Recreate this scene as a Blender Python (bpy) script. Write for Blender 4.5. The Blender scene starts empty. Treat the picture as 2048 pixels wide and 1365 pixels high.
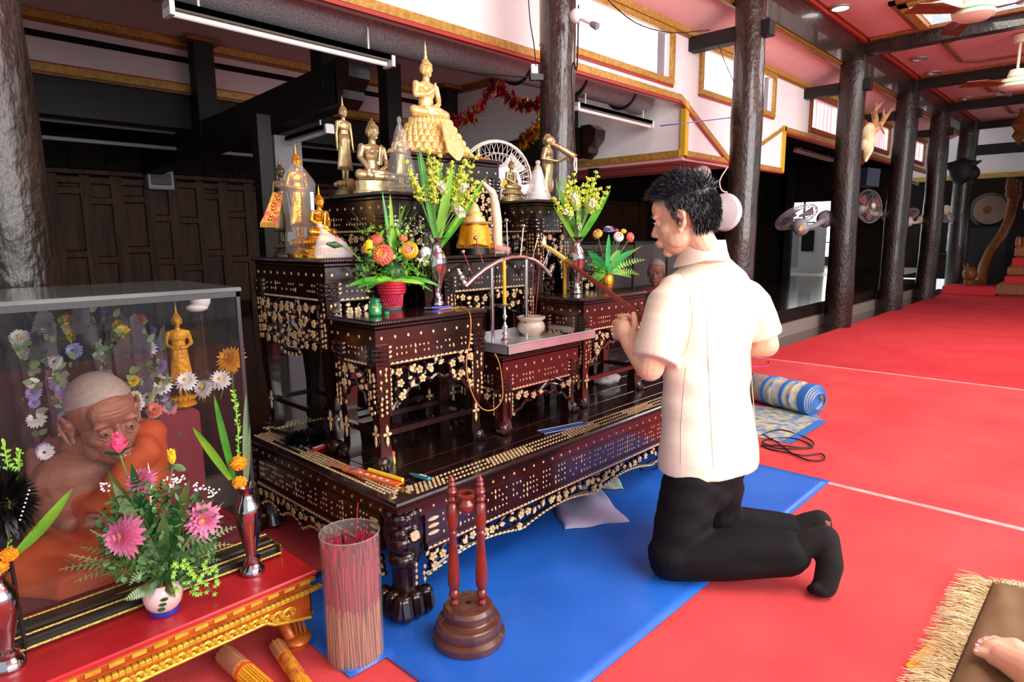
import bpy, math, random
import numpy as np
from mathutils import Vector, Matrix
random.seed(7)
# ---------------- camera ----------------
CF,CP,CR,CA=1279.4,0.160279,-0.0098076,0.760808
CAM=np.array([0,0,1.12])
_h=np.array([math.cos(CA),math.sin(CA),0]);_r=np.array([math.sin(CA),-math.cos(CA),0]);_u=np.array([0,0,1.])
FW=_h*math.cos(CP)-_u*math.sin(CP);_v=_u*math.cos(CP)+_h*math.sin(CP)
RI=_r*math.cos(CR)+_v*math.sin(CR);UP=-_r*math.sin(CR)+_v*math.cos(CR)
scene=bpy.context.scene
cd=bpy.data.cameras.new('camera');cam=bpy.data.objects.new('camera',cd);scene.collection.objects.link(cam)
cd.sensor_width=36;cd.lens=CF*36/2048;cd.clip_start=.05;cd.clip_end=100
Mx=Matrix.Identity(4)
for i in range(3):
    Mx[i][0]=RI[i];Mx[i][1]=UP[i];Mx[i][2]=-FW[i];Mx[i][3]=CAM[i]
cam.matrix_world=Mx;scene.camera=cam
# places measured from the photograph: where a line of sight meets a plane of the room
def _ray(x,y): return FW*CF+RI*(x-1024)-UP*(y-682.5)
def _hit(x,y,a,v):
    d=_ray(x,y);return CAM+d*((v-CAM[a])/d[a])
def Z(x,y,v=0): return _hit(x,y,2,v)
def YP(x,y,v): return _hit(x,y,1,v)
def XP(x,y,v): return _hit(x,y,0,v)
def D(x,y,dep): return CAM+_ray(x,y)*(dep/CF)
# ---------------- world, light, exposure ----------------
w=bpy.data.worlds.new('world');scene.world=w;w.use_nodes=True
w.node_tree.nodes['Background'].inputs[0].default_value=(.86,.93,1,1);w.node_tree.nodes['Background'].inputs[1].default_value=.75
vs=scene.view_settings;vs.view_transform='Standard';vs.look='None';vs.exposure=.35;vs.gamma=1
def area(name,loc,target,sx,sy,power,col):
    l=bpy.data.lights.new(name,'AREA');l.shape='RECTANGLE';l.size=sx;l.size_y=sy;l.energy=power;l.color=col
    o=bpy.data.objects.new(name,l);scene.collection.objects.link(o);o.location=loc
    o.rotation_euler=(Vector(target)-Vector(loc)).to_track_quat('-Z','Y').to_euler();return o
area('open_side_daylight',(2.2,-4.2,2.1),(2.6,2.4,1.0),7,2.2,330,(1,.98,.96))
area('nave_coffer_light',(2.6,-.6,3.15),(2.5,.6,0),2.6,1.6,100,(1,.98,.96))
area('nave_coffer_light',(7.5,.4,3.15),(7.5,.6,0),2.5,1.6,75,(1,.97,.95))
# ---------------- materials ----------------
def C(h,a=1):
    h=h.lstrip('#');v=[int(h[i:i+2],16)/255 for i in (0,2,4)]
    return tuple((x/12.92 if x<.04045 else ((x+.055)/1.055)**2.4) for x in v)+(a,)
def mat(name,col,rough=.5,metal=0,col2=None,ns=12,bump=0,bs=60,coat=0,emit=0,alpha=1,trans=0,sub=0,stretch=None,spec=.5,ior=None,seam=0):
    m=bpy.data.materials.new(name);m.use_nodes=True;nt=m.node_tree;N=nt.nodes;L=nt.links;b=N['Principled BSDF']
    c=C(col) if isinstance(col,str) else col
    b.inputs['Base Color'].default_value=c;b.inputs['Roughness'].default_value=rough;b.inputs['Metallic'].default_value=metal
    b.inputs['Specular IOR Level'].default_value=spec
    if coat: b.inputs['Coat Weight'].default_value=coat;b.inputs['Coat Roughness'].default_value=.08
    if emit: b.inputs['Emission Color'].default_value=c;b.inputs['Emission Strength'].default_value=emit
    if alpha<1: b.inputs['Alpha'].default_value=alpha
    if trans: b.inputs['Transmission Weight'].default_value=trans
    if ior: b.inputs['IOR'].default_value=ior
    if sub: b.inputs['Subsurface Weight'].default_value=sub;b.inputs['Subsurface Radius'].default_value=(.02,.008,.004)
    co=None
    if col2 or bump:
        t=N.new('ShaderNodeTexCoord');co=t.outputs['Object']
        if stretch:
            mp=N.new('ShaderNodeMapping');mp.inputs['Scale'].default_value=stretch;L.new(co,mp.inputs[0]);co=mp.outputs[0]
    if col2:
        n=N.new('ShaderNodeTexNoise');n.inputs['Scale'].default_value=ns;n.inputs['Detail'].default_value=4;L.new(co,n.inputs[0])
        r=N.new('ShaderNodeValToRGB');r.color_ramp.elements[0].position=.36;r.color_ramp.elements[1].position=.64
        r.color_ramp.elements[0].color=c;r.color_ramp.elements[1].color=C(col2);L.new(n.outputs[0],r.inputs[0]);L.new(r.outputs[0],b.inputs['Base Color'])
        if emit: L.new(r.outputs[0],b.inputs['Emission Color'])
    if bump:
        n=N.new('ShaderNodeTexNoise');n.inputs['Scale'].default_value=bs;n.inputs['Detail'].default_value=3;L.new(co,n.inputs[0])
        bp=N.new('ShaderNodeBump');bp.inputs['Strength'].default_value=bump;bp.inputs['Distance'].default_value=.01;L.new(n.outputs[0],bp.inputs['Height']);L.new(bp.outputs[0],b.inputs['Normal'])
    return m
K={}
def mk(k,*a,**kw): K[k]=mat(k,*a,**kw)
mk('lacquer','#24100d',.22,col2='#160909',ns=6,coat=.5,bump=.05,bs=40)
mk('lacquer_red','#3c1413',.2,col2='#260d0d',ns=6,coat=.5,bump=.05,bs=40)
mk('pearl','#e6cf9c',.3,col2='#c9a072',ns=60,coat=.4)
mk('pearl_white','#e9e2c4',.3,col2='#cbb98c',ns=60,coat=.4)
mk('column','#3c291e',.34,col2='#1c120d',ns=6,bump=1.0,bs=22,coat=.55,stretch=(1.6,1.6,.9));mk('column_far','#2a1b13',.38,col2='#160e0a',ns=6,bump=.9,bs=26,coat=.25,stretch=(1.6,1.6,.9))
mk('black_wood','#100b0a',.6,col2='#0c0a0a',ns=5)
mk('plank','#331d13',.5,spec=.2,col2='#4a3020',ns=3,bump=.4,bs=30,stretch=(6,6,.7))
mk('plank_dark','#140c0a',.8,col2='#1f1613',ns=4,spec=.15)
mk('white_wall','#f0eeee',.7,col2='#f6f4f4',ns=3)
mk('pink_wall','#ddd0d0',.7,col2='#e3d6d6',ns=3)
mk('pink_ceiling','#e3aaa9',.7,col2='#e8b4b2',ns=2)
mk('gold_trim','#c79f4c',.4,metal=.2,col2='#ab7f33',ns=30)
mk('brown_trim','#9c6230',.4,col2='#7d4420',ns=30)
mk('yellow_trim','#e4bc2e',.4,metal=.15)
mk('red_trim','#ad3a2c',.5)
mk('duct','#a3a3a6',.55,metal=.3,col2='#77777a',ns=120,bump=.35,bs=160)
mk('fixture','#e8e6dc',.4);mk('tube_glass','#f3f3ef',.2)
mk('floor_wood','#2a1a16',.16,col2='#3b2520',ns=3,coat=.6,stretch=(1,8,1))
mk('carpet','#dc4e50',.95,col2='#e45b5b',ns=2.5,bump=.5,bs=450,spec=.1)
mk('carpet_far_shaded','#cd3a40',.95,col2='#d44448',ns=2.5,bump=.4,bs=450,spec=.1)  # same carpet, colour darkened for the weaker light at the far end
mk('tape','#ef8f90',.5,col2='#f2b5b4',ns=14)
mk('blue_vinyl','#1f63c9',.33,col2='#2a6fd4',ns=3,bump=.35,bs=5,spec=.5)
mk('steel','#c9c9c9',.16,metal=1);mk('steel_dull','#d3d6d8',.28,metal=.65,col2='#c3c7ca',ns=8)
mk('chrome_vase','#aeb0b4',.09,metal=1)
mk('gold','#f0b84a',.25,metal=.8,col2='#c98c22',ns=40,bump=.2,bs=120)
mk('gold_bright','#fce6a8',.3,metal=.5,col2='#f4d27c',ns=50,bump=.25,bs=140)
mk('silver_gold','#d8cda0',.25,metal=.75,col2='#b8a878',ns=30)
mk('bronze','#bfae80',.35,metal=.65,col2='#9c8c60',ns=30)
mk('bronze_dark','#6b6048',.4,metal=.8)
mk('plastic','#eef2f2',.12,alpha=.13);mk('plastic_milky','#f3f3f0',.25,alpha=.38)
mk('clear','#dfe6e6',.04,alpha=.12);mk('case_glass','#34383a',.02,alpha=.12,spec=.8)
mk('case_lid','#6e7c78',.12,col2='#5c6966',ns=5,coat=.5)
mk('case_frame','#24272c',.3,coat=.3)
mk('frame_gilt','#20211c',.3,coat=.4);mk('gilt_edge','#b99b4e',.35,metal=.7,col2='#6f5c2a',ns=200)
mk('red_lacquer','#c3242b',.35,col2='#a51d25',ns=5,coat=.3)
mk('carved_gold','#c8721f',.42,metal=.35,col2='#a8451b',ns=14,coat=.2)
mk('carved_yellow','#d8c03c',.4,metal=.35,col2='#c79a2c',ns=40)
mk('skin','#ecc4a2',.5,sub=.08,col2='#e6b896',ns=18)
mk('skin_ear','#e4a98c',.5,sub=.2)
mk('wax_skin','#a87058',.45,sub=.1,col2='#95604b',ns=14,bump=.2,bs=120)
mk('stubble','#b2a397',.6,col2='#a39489',ns=90)
mk('hair','#15161a',.45,col2='#22242b',ns=60)
mk('hair_grey','#3c424c',.4)
mk('jacket','#eee5cf',.42,col2='#e9dec6',ns=6,bump=.12,bs=220,stretch=(1,1,8))
mk('jacket_seam','#cbbda2',.6)
mk('trousers','#060608',.8,spec=.25,col2='#0b0b0e',ns=10);mk('sock','#060608',.9,bump=.3,bs=300)
mk('robe','#c8561f',.7,col2='#b34818',ns=5,bump=.4,bs=14);mk('robe_dark','#7f2530',.7,bump=.3,bs=14)
mk('white','#f0efec',.4);mk('white_plastic','#e9eaec',.35);mk('grey_plastic','#8b8c92',.4);mk('cream','#e6dcc0',.45)
mk('black','#0a0a0b',.4);mk('black_rubber','#121215',.5)
mk('ivory','#eadfc4',.35,col2='#e1d0ab',ns=9)
mk('marble','#d9cfbb',.3,col2='#c6b294',ns=12,coat=.3);mk('ash','#b7ada0',.95,bump=1,bs=200)
mk('candle','#f4b81d',.35,sub=.2);mk('candle_pale','#f0e37a',.35)
mk('incense','#9c4a32',.8);mk('incense_red','#b01f3f',.7);mk('incense_tan','#b5795a',.8)
mk('green_leaf','#3f8f2c',.42,col2='#57a83a',ns=15,coat=.15);mk('leaf_light','#8cc63f',.42,col2='#70b234',ns=15)
mk('leaf_dark','#1f4f24',.45,col2='#2c6330',ns=15,coat=.15);mk('leaf_grey','#6f8f62',.5,col2='#87a478',ns=15)
mk('leaf_olive','#5f6b32',.5,col2='#4a5a2c',ns=15);mk('fern','#3f6a38',.5,col2='#547f45',ns=15);mk('leaf_mint','#2fae5a',.4,col2='#46c06e',ns=15)
mk('stem','#5d8a3a',.5);mk('solidago','#d8df4a',.6,col2='#c2d042',ns=60)
mk('lotus_white','#eef2d8',.5,sub=.2);mk('lotus_green','#b9d46a',.5)
mk('pink','#e58bb2',.5,col2='#d977a3',ns=20);mk('pink_pale','#f0b6cb',.5);mk('rose_pink','#e8346e',.5,col2='#ee6f95',ns=12)
mk('coral','#e9604f',.45,col2='#f08a72',ns=20);mk('yellow','#f3cf2c',.45);mk('amber','#f2a81e',.4,col2='#f7c23a',ns=25)
mk('flower_white','#f1efee',.5);mk('lilac','#a79bd6',.5);mk('marigold','#f08d0e',.6,col2='#f7ad1c',ns=60);mk('magenta','#d23a85',.5)
mk('basket_red','#c3263a',.4,coat=.2);mk('porcelain','#ecdfe0',.2,coat=.6,col2='#e3a8a2',ns=6);mk('blue_glaze','#1f2f8e',.2,coat=.6)
mk('green_glass','#1f9b66',.1,trans=.5,coat=.3);mk('green_label','#2a9a52',.5);mk('gold_print','#d3b64a',.5)
mk('red_wood','#6b2016',.25,col2='#7f2c1c',ns=10,coat=.5);mk('brown_wood','#5d372a',.28,col2='#4a2a20',ns=12,coat=.5)
mk('cloth_gold','#e8a91c',.45,metal=.25,col2='#d4921a',ns=30,bump=.4,bs=90)
mk('cloth_red','#b9322b',.6,col2='#d3a23c',ns=50);mk('orange_wrap','#e8622f',.4,coat=.3);mk('pink_wrap','#f0a99c',.3,coat=.3)
mk('rug','#8fa0ad',.85,col2='#cdc08f',ns=16,bump=.4,bs=300);mk('rug_blue','#2f74c4',.85,bump=.4,bs=300);mk('rug_gold','#c9c48a',.85,col2='#3f7fc0',ns=22)
mk('cushion','#7a6142',.85,col2='#705839',ns=5,bump=.5,bs=8);mk('fringe','#e8dcb4',.8,col2='#d9c58e',ns=30);mk('yellow_cloth','#f0a818',.8)
mk('brass','#b88f3c',.3,metal=.9);mk('purple','#4d3fae',.3);mk('teal','#127a8e',.15,coat=.5);mk('blue_paper','#2d4f9c',.5,col2='#4668b4',ns=60)
mk('silver_cloth','#8b8d99',.6,col2='#a4a5b5',ns=4);mk('lilac_cloth','#b9b9da',.6,col2='#a6a7cc',ns=4);mk('tissue','#aeb5a8',.8,bump=.6,bs=40)
mk('antler','#a9784c',.5,col2='#c9a070',ns=9);mk('bone','#dfd0a8',.5,col2='#c7b384',ns=9);mk('plaque','#6e331b',.35,coat=.3)
mk('tinsel_red','#a3102a',.2,metal=.6);mk('tinsel_gold','#c9a227',.2,metal=.7)
mk('naga_gold','#8a5a26',.5,metal=.3,col2='#6a3c1a',ns=30,bump=.6,bs=60);mk('throne_gold','#9c6f46',.5,metal=.2,col2='#80502e',ns=30,bump=.5,bs=60)
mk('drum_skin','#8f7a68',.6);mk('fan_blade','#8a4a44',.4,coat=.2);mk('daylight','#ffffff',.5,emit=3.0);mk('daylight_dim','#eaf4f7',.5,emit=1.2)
mk('lamp_on','#ffffff',.5,emit=6);mk('flame','#ff9a4a',.5,emit=9);mk('red_led','#ff2010',.5,emit=3)
mk('tile_far','#a99a92',.4);mk('cabinet','#b7b5b0',.5);mk('greyboard','#8d8077',.5)
mk('wrap_a','#6f6a72',.3,coat=.3,col2='#45444f',ns=20);mk('wrap_b','#5a5650',.3,coat=.3,col2='#34343a',ns=20)
# curtain: gathered cloth with the window's daylight put in as its own glow
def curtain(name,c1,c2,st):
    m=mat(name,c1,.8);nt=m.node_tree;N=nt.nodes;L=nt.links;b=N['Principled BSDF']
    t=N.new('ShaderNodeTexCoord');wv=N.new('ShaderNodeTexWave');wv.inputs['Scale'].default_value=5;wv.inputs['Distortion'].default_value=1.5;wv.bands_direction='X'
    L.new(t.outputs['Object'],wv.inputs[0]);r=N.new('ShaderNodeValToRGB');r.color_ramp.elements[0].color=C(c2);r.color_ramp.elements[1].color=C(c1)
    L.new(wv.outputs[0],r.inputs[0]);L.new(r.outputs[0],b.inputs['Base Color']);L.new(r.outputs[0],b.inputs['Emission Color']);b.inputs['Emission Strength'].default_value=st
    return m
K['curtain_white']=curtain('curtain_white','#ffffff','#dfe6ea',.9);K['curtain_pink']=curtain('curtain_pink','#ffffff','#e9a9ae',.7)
# ---------------- mesh helpers ----------------
def V(*a): return np.array(a,float)
def nrm(v): v=np.asarray(v,float);l=np.linalg.norm(v);return v/l if l>1e-12 else np.array([0,0,1.])
def frame(d,up=(0,0,1)):
    d=nrm(d);a=np.cross(up,d)
    if np.linalg.norm(a)<1e-4: a=np.cross((1,0,0),d)
    a=nrm(a);return a,np.cross(d,a),d
def world_of(o):
    p=np.zeros(3)
    while o is not None: p=p+np.array(o.location);o=o.parent
    return p
class MB:
    def __init__(s): s.v=[];s.f=[];s.m=[];s.cm=0;s.xf=None
    def add(s,vs,fs):
        n=len(s.v)
        if s.xf is not None: vs=[s.xf(p) for p in vs]
        s.v+= [tuple(map(float,p)) for p in vs];s.f+=[tuple(i+n for i in f) for f in fs];s.m+=[s.cm]*len(fs);return s
    def box(s,x0,x1,y0,y1,z0,z1):
        return s.add([(x0,y0,z0),(x1,y0,z0),(x1,y1,z0),(x0,y1,z0),(x0,y0,z1),(x1,y0,z1),(x1,y1,z1),(x0,y1,z1)],[(0,3,2,1),(4,5,6,7),(0,1,5,4),(1,2,6,5),(2,3,7,6),(3,0,4,7)])
    def bev(s,x0,x1,y0,y1,z0,z1,b=.004):
        V_=[];F=[];zs=[(z0,b),(z0+b,0),(z1-b,0),(z1,b)]
        for z,i in zs: V_+=[(x0+i,y0+i,z),(x1-i,y0+i,z),(x1-i,y1-i,z),(x0+i,y1-i,z)]
        for k in range(3):
            for j in range(4): F.append((k*4+j,k*4+(j+1)%4,k*4+4+(j+1)%4,k*4+4+j))
        F+=[(3,2,1,0),(12,13,14,15)];return s.add(V_,F)
    def beam(s,p,q,w,h,up=(0,0,1)):
        p=np.array(p,float);q=np.array(q,float);a,b,d=frame(q-p,up);vs=[]
        for c in (p,q):
            for i,j in ((-1,-1),(1,-1),(1,1),(-1,1)): vs.append(c+a*i*w/2+b*j*h/2)
        return s.add(vs,[(3,2,1,0),(4,5,6,7),(0,1,5,4),(1,2,6,5),(2,3,7,6),(3,0,4,7)])
    def tube(s,pts,r,n=8,caps=True,flat=1.0,up=(0,0,1)):
        pts=[np.array(p,float) for p in pts];m=len(pts);rs=r if hasattr(r,'__len__') else [r]*m
        vs=[];a=None
        for i,p in enumerate(pts):
            d=nrm(pts[min(i+1,m-1)]-pts[max(i-1,0)])
            if a is None: a,b,_=frame(d,up)
            else:
                a=a-d*(a@d);a=nrm(a);b=np.cross(d,a)
            for k in range(n):
                t=2*math.pi*k/n;vs.append(p+a*math.cos(t)*rs[i]+b*math.sin(t)*rs[i]*flat)
        fs=[(i*n+k,i*n+(k+1)%n,(i+1)*n+(k+1)%n,(i+1)*n+k) for i in range(m-1) for k in range(n)]
        if caps: fs+=[tuple(range(n-1,-1,-1)),tuple(range((m-1)*n,m*n))]
        return s.add(vs,fs)
    def lathe(s,prof,c=(0,0,0),n=24,axis=None,caps=True,sq=None):
        c=np.array(c,float)
        if axis is None: a,b,d=V(1,0,0),V(0,1,0),V(0,0,1)
        else: a,b,d=frame(axis)
        vs=[];m=len(prof)
        for r,z in prof:
            for k in range(n):
                t=2*math.pi*k/n;vs.append(c+a*math.cos(t)*r+b*math.sin(t)*r*(sq or 1)+d*z)
        fs=[(i*n+k,i*n+(k+1)%n,(i+1)*n+(k+1)%n,(i+1)*n+k) for i in range(m-1) for k in range(n)]
        if caps: fs+=[tuple(range(n-1,-1,-1)),tuple(range((m-1)*n,m*n))]
        return s.add(vs,fs)
    def ell(s,c,r,n=12,m=8,R=None):
        c=np.array(c,float);r=(r,r,r) if not hasattr(r,'__len__') else r;vs=[]
        for i in range(1,m):
            ph=math.pi*i/m
            for k in range(n):
                t=2*math.pi*k/n;vs.append(V(r[0]*math.sin(ph)*math.cos(t),r[1]*math.sin(ph)*math.sin(t),r[2]*math.cos(ph)))
        vs+=[V(0,0,r[2]),V(0,0,-r[2])]
        if R is not None: vs=[R@p for p in vs]
        vs=[c+p for p in vs];T=len(vs)-2
        fs=[(i*n+k,(i+1)*n+k,(i+1)*n+(k+1)%n,i*n+(k+1)%n) for i in range(m-2) for k in range(n)]
        fs+=[(T,k,(k+1)%n) for k in range(n)]+[(T+1,(m-2)*n+(k+1)%n,(m-2)*n+k) for k in range(n)]
        return s.add(vs,fs)
    def limb(s,pr,n=12):
        P=[np.array(p[0],float) for p in pr];r=[p[1] for p in pr]
        for p,q in zip(P,r): s.ell(p,q,n,8)
        for i in range(len(P)-1):
            L=np.linalg.norm(P[i+1]-P[i])
            if L>1e-5: s.tube([P[i],P[i+1]],[r[i],r[i+1]],n)
        return s
    def loft(s,rings,n=24):
        vs=[]
        for c,a,b in rings:
            c=np.array(c,float);a=np.array(a,float);b=np.array(b,float)
            for k in range(n):
                t=2*math.pi*k/n;vs.append(c+a*math.cos(t)+b*math.sin(t))
        m=len(rings);fs=[(i*n+k,i*n+(k+1)%n,(i+1)*n+(k+1)%n,(i+1)*n+k) for i in range(m-1) for k in range(n)]
        fs+=[tuple(range(n-1,-1,-1)),tuple(range((m-1)*n,m*n))];return s.add(vs,fs)
    def prism(s,pts,ext):
        n=len(pts);ext=np.array(ext,float);P=[np.array(p,float) for p in pts];vs=P+[p+ext for p in P]
        return s.add(vs,[tuple(range(n-1,-1,-1)),tuple(range(n,2*n))]+[(i,(i+1)%n,n+(i+1)%n,n+i) for i in range(n)])
    def blade(s,p0,pm,p1,w,n=7,side=None,fold=.15,prof=None,th=0):
        p0,pm,p1=[np.array(p,float) for p in (p0,pm,p1)];vs=[];prof=prof or (lambda t:math.sin(math.pi*min(1,t*.85+.12))**.8)
        for i in range(n+1):
            t=i/n;p=p0*(1-t)**2+pm*2*t*(1-t)+p1*t*t;d=nrm((pm-p0)*(1-t)+(p1-pm)*t)
            sd=np.array(side,float) if side is not None else np.cross(d,(0,0,1))
            sd=nrm(sd-d*(sd@d));up=np.cross(sd,d);ww=w*(prof(t) if i<n else .02)
            vs+=[p-sd*ww+up*ww*fold,p,p+sd*ww+up*ww*fold]
        fs=[]
        for i in range(n):
            b=i*3;fs+=[(b,b+1,b+4,b+3),(b+1,b+2,b+5,b+4)]
        return s.add(vs,fs)
    def petal(s,c,d,up,L,w,curl=.3,cup=.2,n=4):
        d=nrm(d);up=nrm(up-d*(up@d));sd=np.cross(d,up);vs=[]
        for i in range(n+1):
            t=i/n;p=c+d*L*t+up*L*curl*t*t;ww=w*math.sin(math.pi*(.12+.8*t))**.7*(1 if i<n else .35)
            vs+=[p-sd*ww+up*cup*ww,p,p+sd*ww+up*cup*ww]
        fs=[]
        for i in range(n): b=i*3;fs+=[(b,b+1,b+4,b+3),(b+1,b+2,b+5,b+4)]
        return s.add(vs,fs)
    def build(s,name,m,parent=None,sm=True,ang=38,kind=None,label=None):
        me=bpy.data.meshes.new(name);off=world_of(parent) if parent else np.zeros(3)
        vv=np.array(s.v,float)-off
        me.from_pydata(vv.tolist(),[],s.f)
        for x in (m if isinstance(m,(list,tuple)) else [m]): me.materials.append(K[x] if isinstance(x,str) else x)
        if isinstance(m,(list,tuple)): me.polygons.foreach_set('material_index',s.m)
        if sm:
            me.polygons.foreach_set('use_smooth',[True]*len(me.polygons));me.set_sharp_from_angle(angle=math.radians(ang))
        me.update();o=bpy.data.objects.new(name,me);scene.collection.objects.link(o)
        if parent: o.parent=parent
        if kind: o['kind']=kind
        if label: o['label']=label
        return o
def B(f,*a,**k):   # one-call mesh
    m=MB();getattr(m,f)(*a,**k);return m
def thing(name,label,cat,loc,group=None):
    o=bpy.data.objects.new(name,None);scene.collection.objects.link(o);o.location=Vector([float(x) for x in loc]);o.empty_display_size=.05
    o['label']=label;o['category']=cat
    if group:o['group']=group
    return o
def tag(o,label,cat,group=None):
    o['label']=label;o['category']=cat
    if group:o['group']=group
    return o
def struct(name,m,mt,parent=None,sm=False): return m.build(name,mt,parent,sm=sm,kind='structure')
def remesh(o,vox,it=6,fac=.5):
    md=o.modifiers.new('r','REMESH');md.mode='VOXEL';md.voxel_size=vox
    if it: sm=o.modifiers.new('s','SMOOTH');sm.iterations=it;sm.factor=fac
    dg=bpy.context.evaluated_depsgraph_get();me=bpy.data.meshes.new_from_object(o.evaluated_get(dg))
    mats=list(o.data.materials);old=o.data;o.modifiers.clear();o.data=me;me.name=old.name
    if not me.materials:
        for x in mats: me.materials.append(x)
    me.polygons.foreach_set('use_smooth',[True]*len(me.polygons));me.update();return o
def verts(o):
    n=len(o.data.vertices);a=np.empty(n*3);o.data.vertices.foreach_get('co',a);return a.reshape(-1,3)
def setverts(o,a): o.data.vertices.foreach_set('co',a.ravel());o.data.update()
def rotz(a): c,s=math.cos(a),math.sin(a);return np.array([[c,-s,0],[s,c,0],[0,0,1.]])
def rotx(a): c,s=math.cos(a),math.sin(a);return np.array([[1,0,0],[0,c,-s],[0,s,c.__float__()]])
def roty(a): c,s=math.cos(a),math.sin(a);return np.array([[c,0,s],[0,1,0],[-s,0,c]])
def U(a,b): return random.uniform(a,b)
# ================= SETTING =================
# floor: dark glossy boards, with a raised level under the aisle
for i in range(24):
    pass
fl=MB().box(-2,22,-6,2.66,-.1,-.012);fo=struct('floor',fl,'black_wood')
for i in range(9):
    y=2.02+i*.075-.0;b=MB().box(-1.5,15.5,y,y+.072,-.012,-.001);b.build('floor_board','floor_wood',fo,sm=False)
rf=struct('floor_aisle',MB().box(-2.4,13.9,2.75,7.9,.24,.275),'floor_wood')
struct('trim_step',MB().box(-2,14,2.66,2.76,-.01,.14),'greyboard')
struct('trim_riser',MB().box(-2,14,2.70,2.77,.14,.262),'plank_dark')
# carpets
def carpet(x0,x1,lab,m='carpet'):
    o=B('bev',x0,x1,-3.5,2.40,0.0,.008,.003).build('red_carpet',m,sm=False);return tag(o,lab,'carpet')
carpet(-1.2,2.975,'red carpet length nearest the camera, under the blue sheet and the fringed cushion')
carpet(2.985,5.74,'red carpet length in the middle, carrying the rolled rug and the black cable')
carpet(5.75,14.4,'red carpet length farthest away, reaching the carved gold throne','carpet_far_shaded')
for x,l in ((2.98,'pale strip of tape over the near carpet seam beside the man\'s feet'),(5.745,'pale strip of tape over the far carpet seam beyond the rolled rug')):
    tag(B('bev',x-.016,x+.016,-3.4,2.38,.008,.0095,.0005).build('seam_tape','tape',sm=False),l,'tape')
# blue sheet, wavy, with its near edge parallel to the altar
m=MB();nx,ny=60,26;vs=[];fs=[]
for i in range(nx+1):
    for j in range(ny+1):
        x=.78+(3.0-.78)*i/nx;y=.865+(1.86-.865)*j/ny
        e=min(1,j/3,i/3,(nx-i)/3)
        z=.0115+e*.002*(1+math.sin(x*7+y*9))*(.5+.5*math.sin(y*5-x*2))*(.2 if y>1.33 else 1)+e*.006*max(0,math.sin((x-y)*6))**4*(1 if x<1.6 else .2)*(.1 if y>1.33 else 1)
        if x<1.02 and y<1.43: y=y
        vs.append((x,y,z))
for i in range(nx):
    for j in range(ny):
        x=.78+(2.22)*i/nx;y=.865+.995*j/ny
        if x<.87 and y<1.30: continue
        a=i*(ny+1)+j;fs.append((a,a+ny+1,a+ny+2,a+1))
m.add(vs,fs);o=m.build('vinyl_sheet','blue_vinyl');tag(o,'bright blue vinyl sheet spread on the red carpet under the altar platform','sheet')
md=o.modifiers.new('t','SOLIDIFY');md.thickness=.0015;md.offset=1
# columns
cols=[(.365,.122,'thick dark lacquered timber column at the left edge of the photo, before the plank wall'),
(3.09,.104,'dark glossy timber column rising directly behind the altar statues'),
(5.52,.128,'dark glossy timber column just behind the kneeling man, white wall fan on it'),
(8.35,.145,'dark timber column carrying the deer skull with antlers'),
(10.8,.15,'dark timber column standing next after the one with the deer skull'),
(13.1,.15,'dark timber column, second beyond the one with the deer skull'),
(15.7,.17,'farthest dark timber column, with a black carved mask on it')]
for x,r,l in cols:
    m=MB();pts=[];rs=[];n=26;yc=2.545 if x==3.09 else 2.47
    for i in range(n+1):
        z=3.5*i/n;pts.append((x+.012*math.sin(z*2.1+x),yc+.012*math.cos(z*1.7+x),z));rs.append(r*((1.06-.03*z) if x>1 else 1)*(1+.025*math.sin(z*5+x*3)+.015*math.sin(z*13+x)))
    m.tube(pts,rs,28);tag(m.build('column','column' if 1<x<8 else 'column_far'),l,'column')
# nave beam on the column heads with its mouldings
def longtrim(name,x0,x1,y,z,w,h,mt,kind='structure'):
    return struct(name,MB().box(x0,x1,y-w/2,y+w/2,z-h/2,z+h/2),mt)
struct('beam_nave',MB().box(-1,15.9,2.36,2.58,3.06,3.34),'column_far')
for k,(y,z,w,h,mt) in enumerate([(2.33,3.30,.05,.05,'brown_trim'),(2.345,3.255,.03,.03,'red_trim'),(2.60,3.07,.05,.045,'gold_trim'),(2.61,3.035,.03,.025,'brown_trim')]):
    longtrim('trim_%d'%(k+1),-1,15.9,y,z,w,h,mt)
# sloping soffit between beam and clerestory wall
struct('ceiling_slope',MB().add([(-1,2.58,3.10),(15.9,2.58,3.10),(15.9,3.02,2.90),(-1,3.02,2.90),(-1,2.58,3.14),(15.9,2.58,3.14),(15.9,3.02,2.94),(-1,3.02,2.94)],[(0,3,2,1),(4,5,6,7),(0,1,5,4),(1,2,6,5),(2,3,7,6),(3,0,4,7)]),'pink_ceiling')
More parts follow.
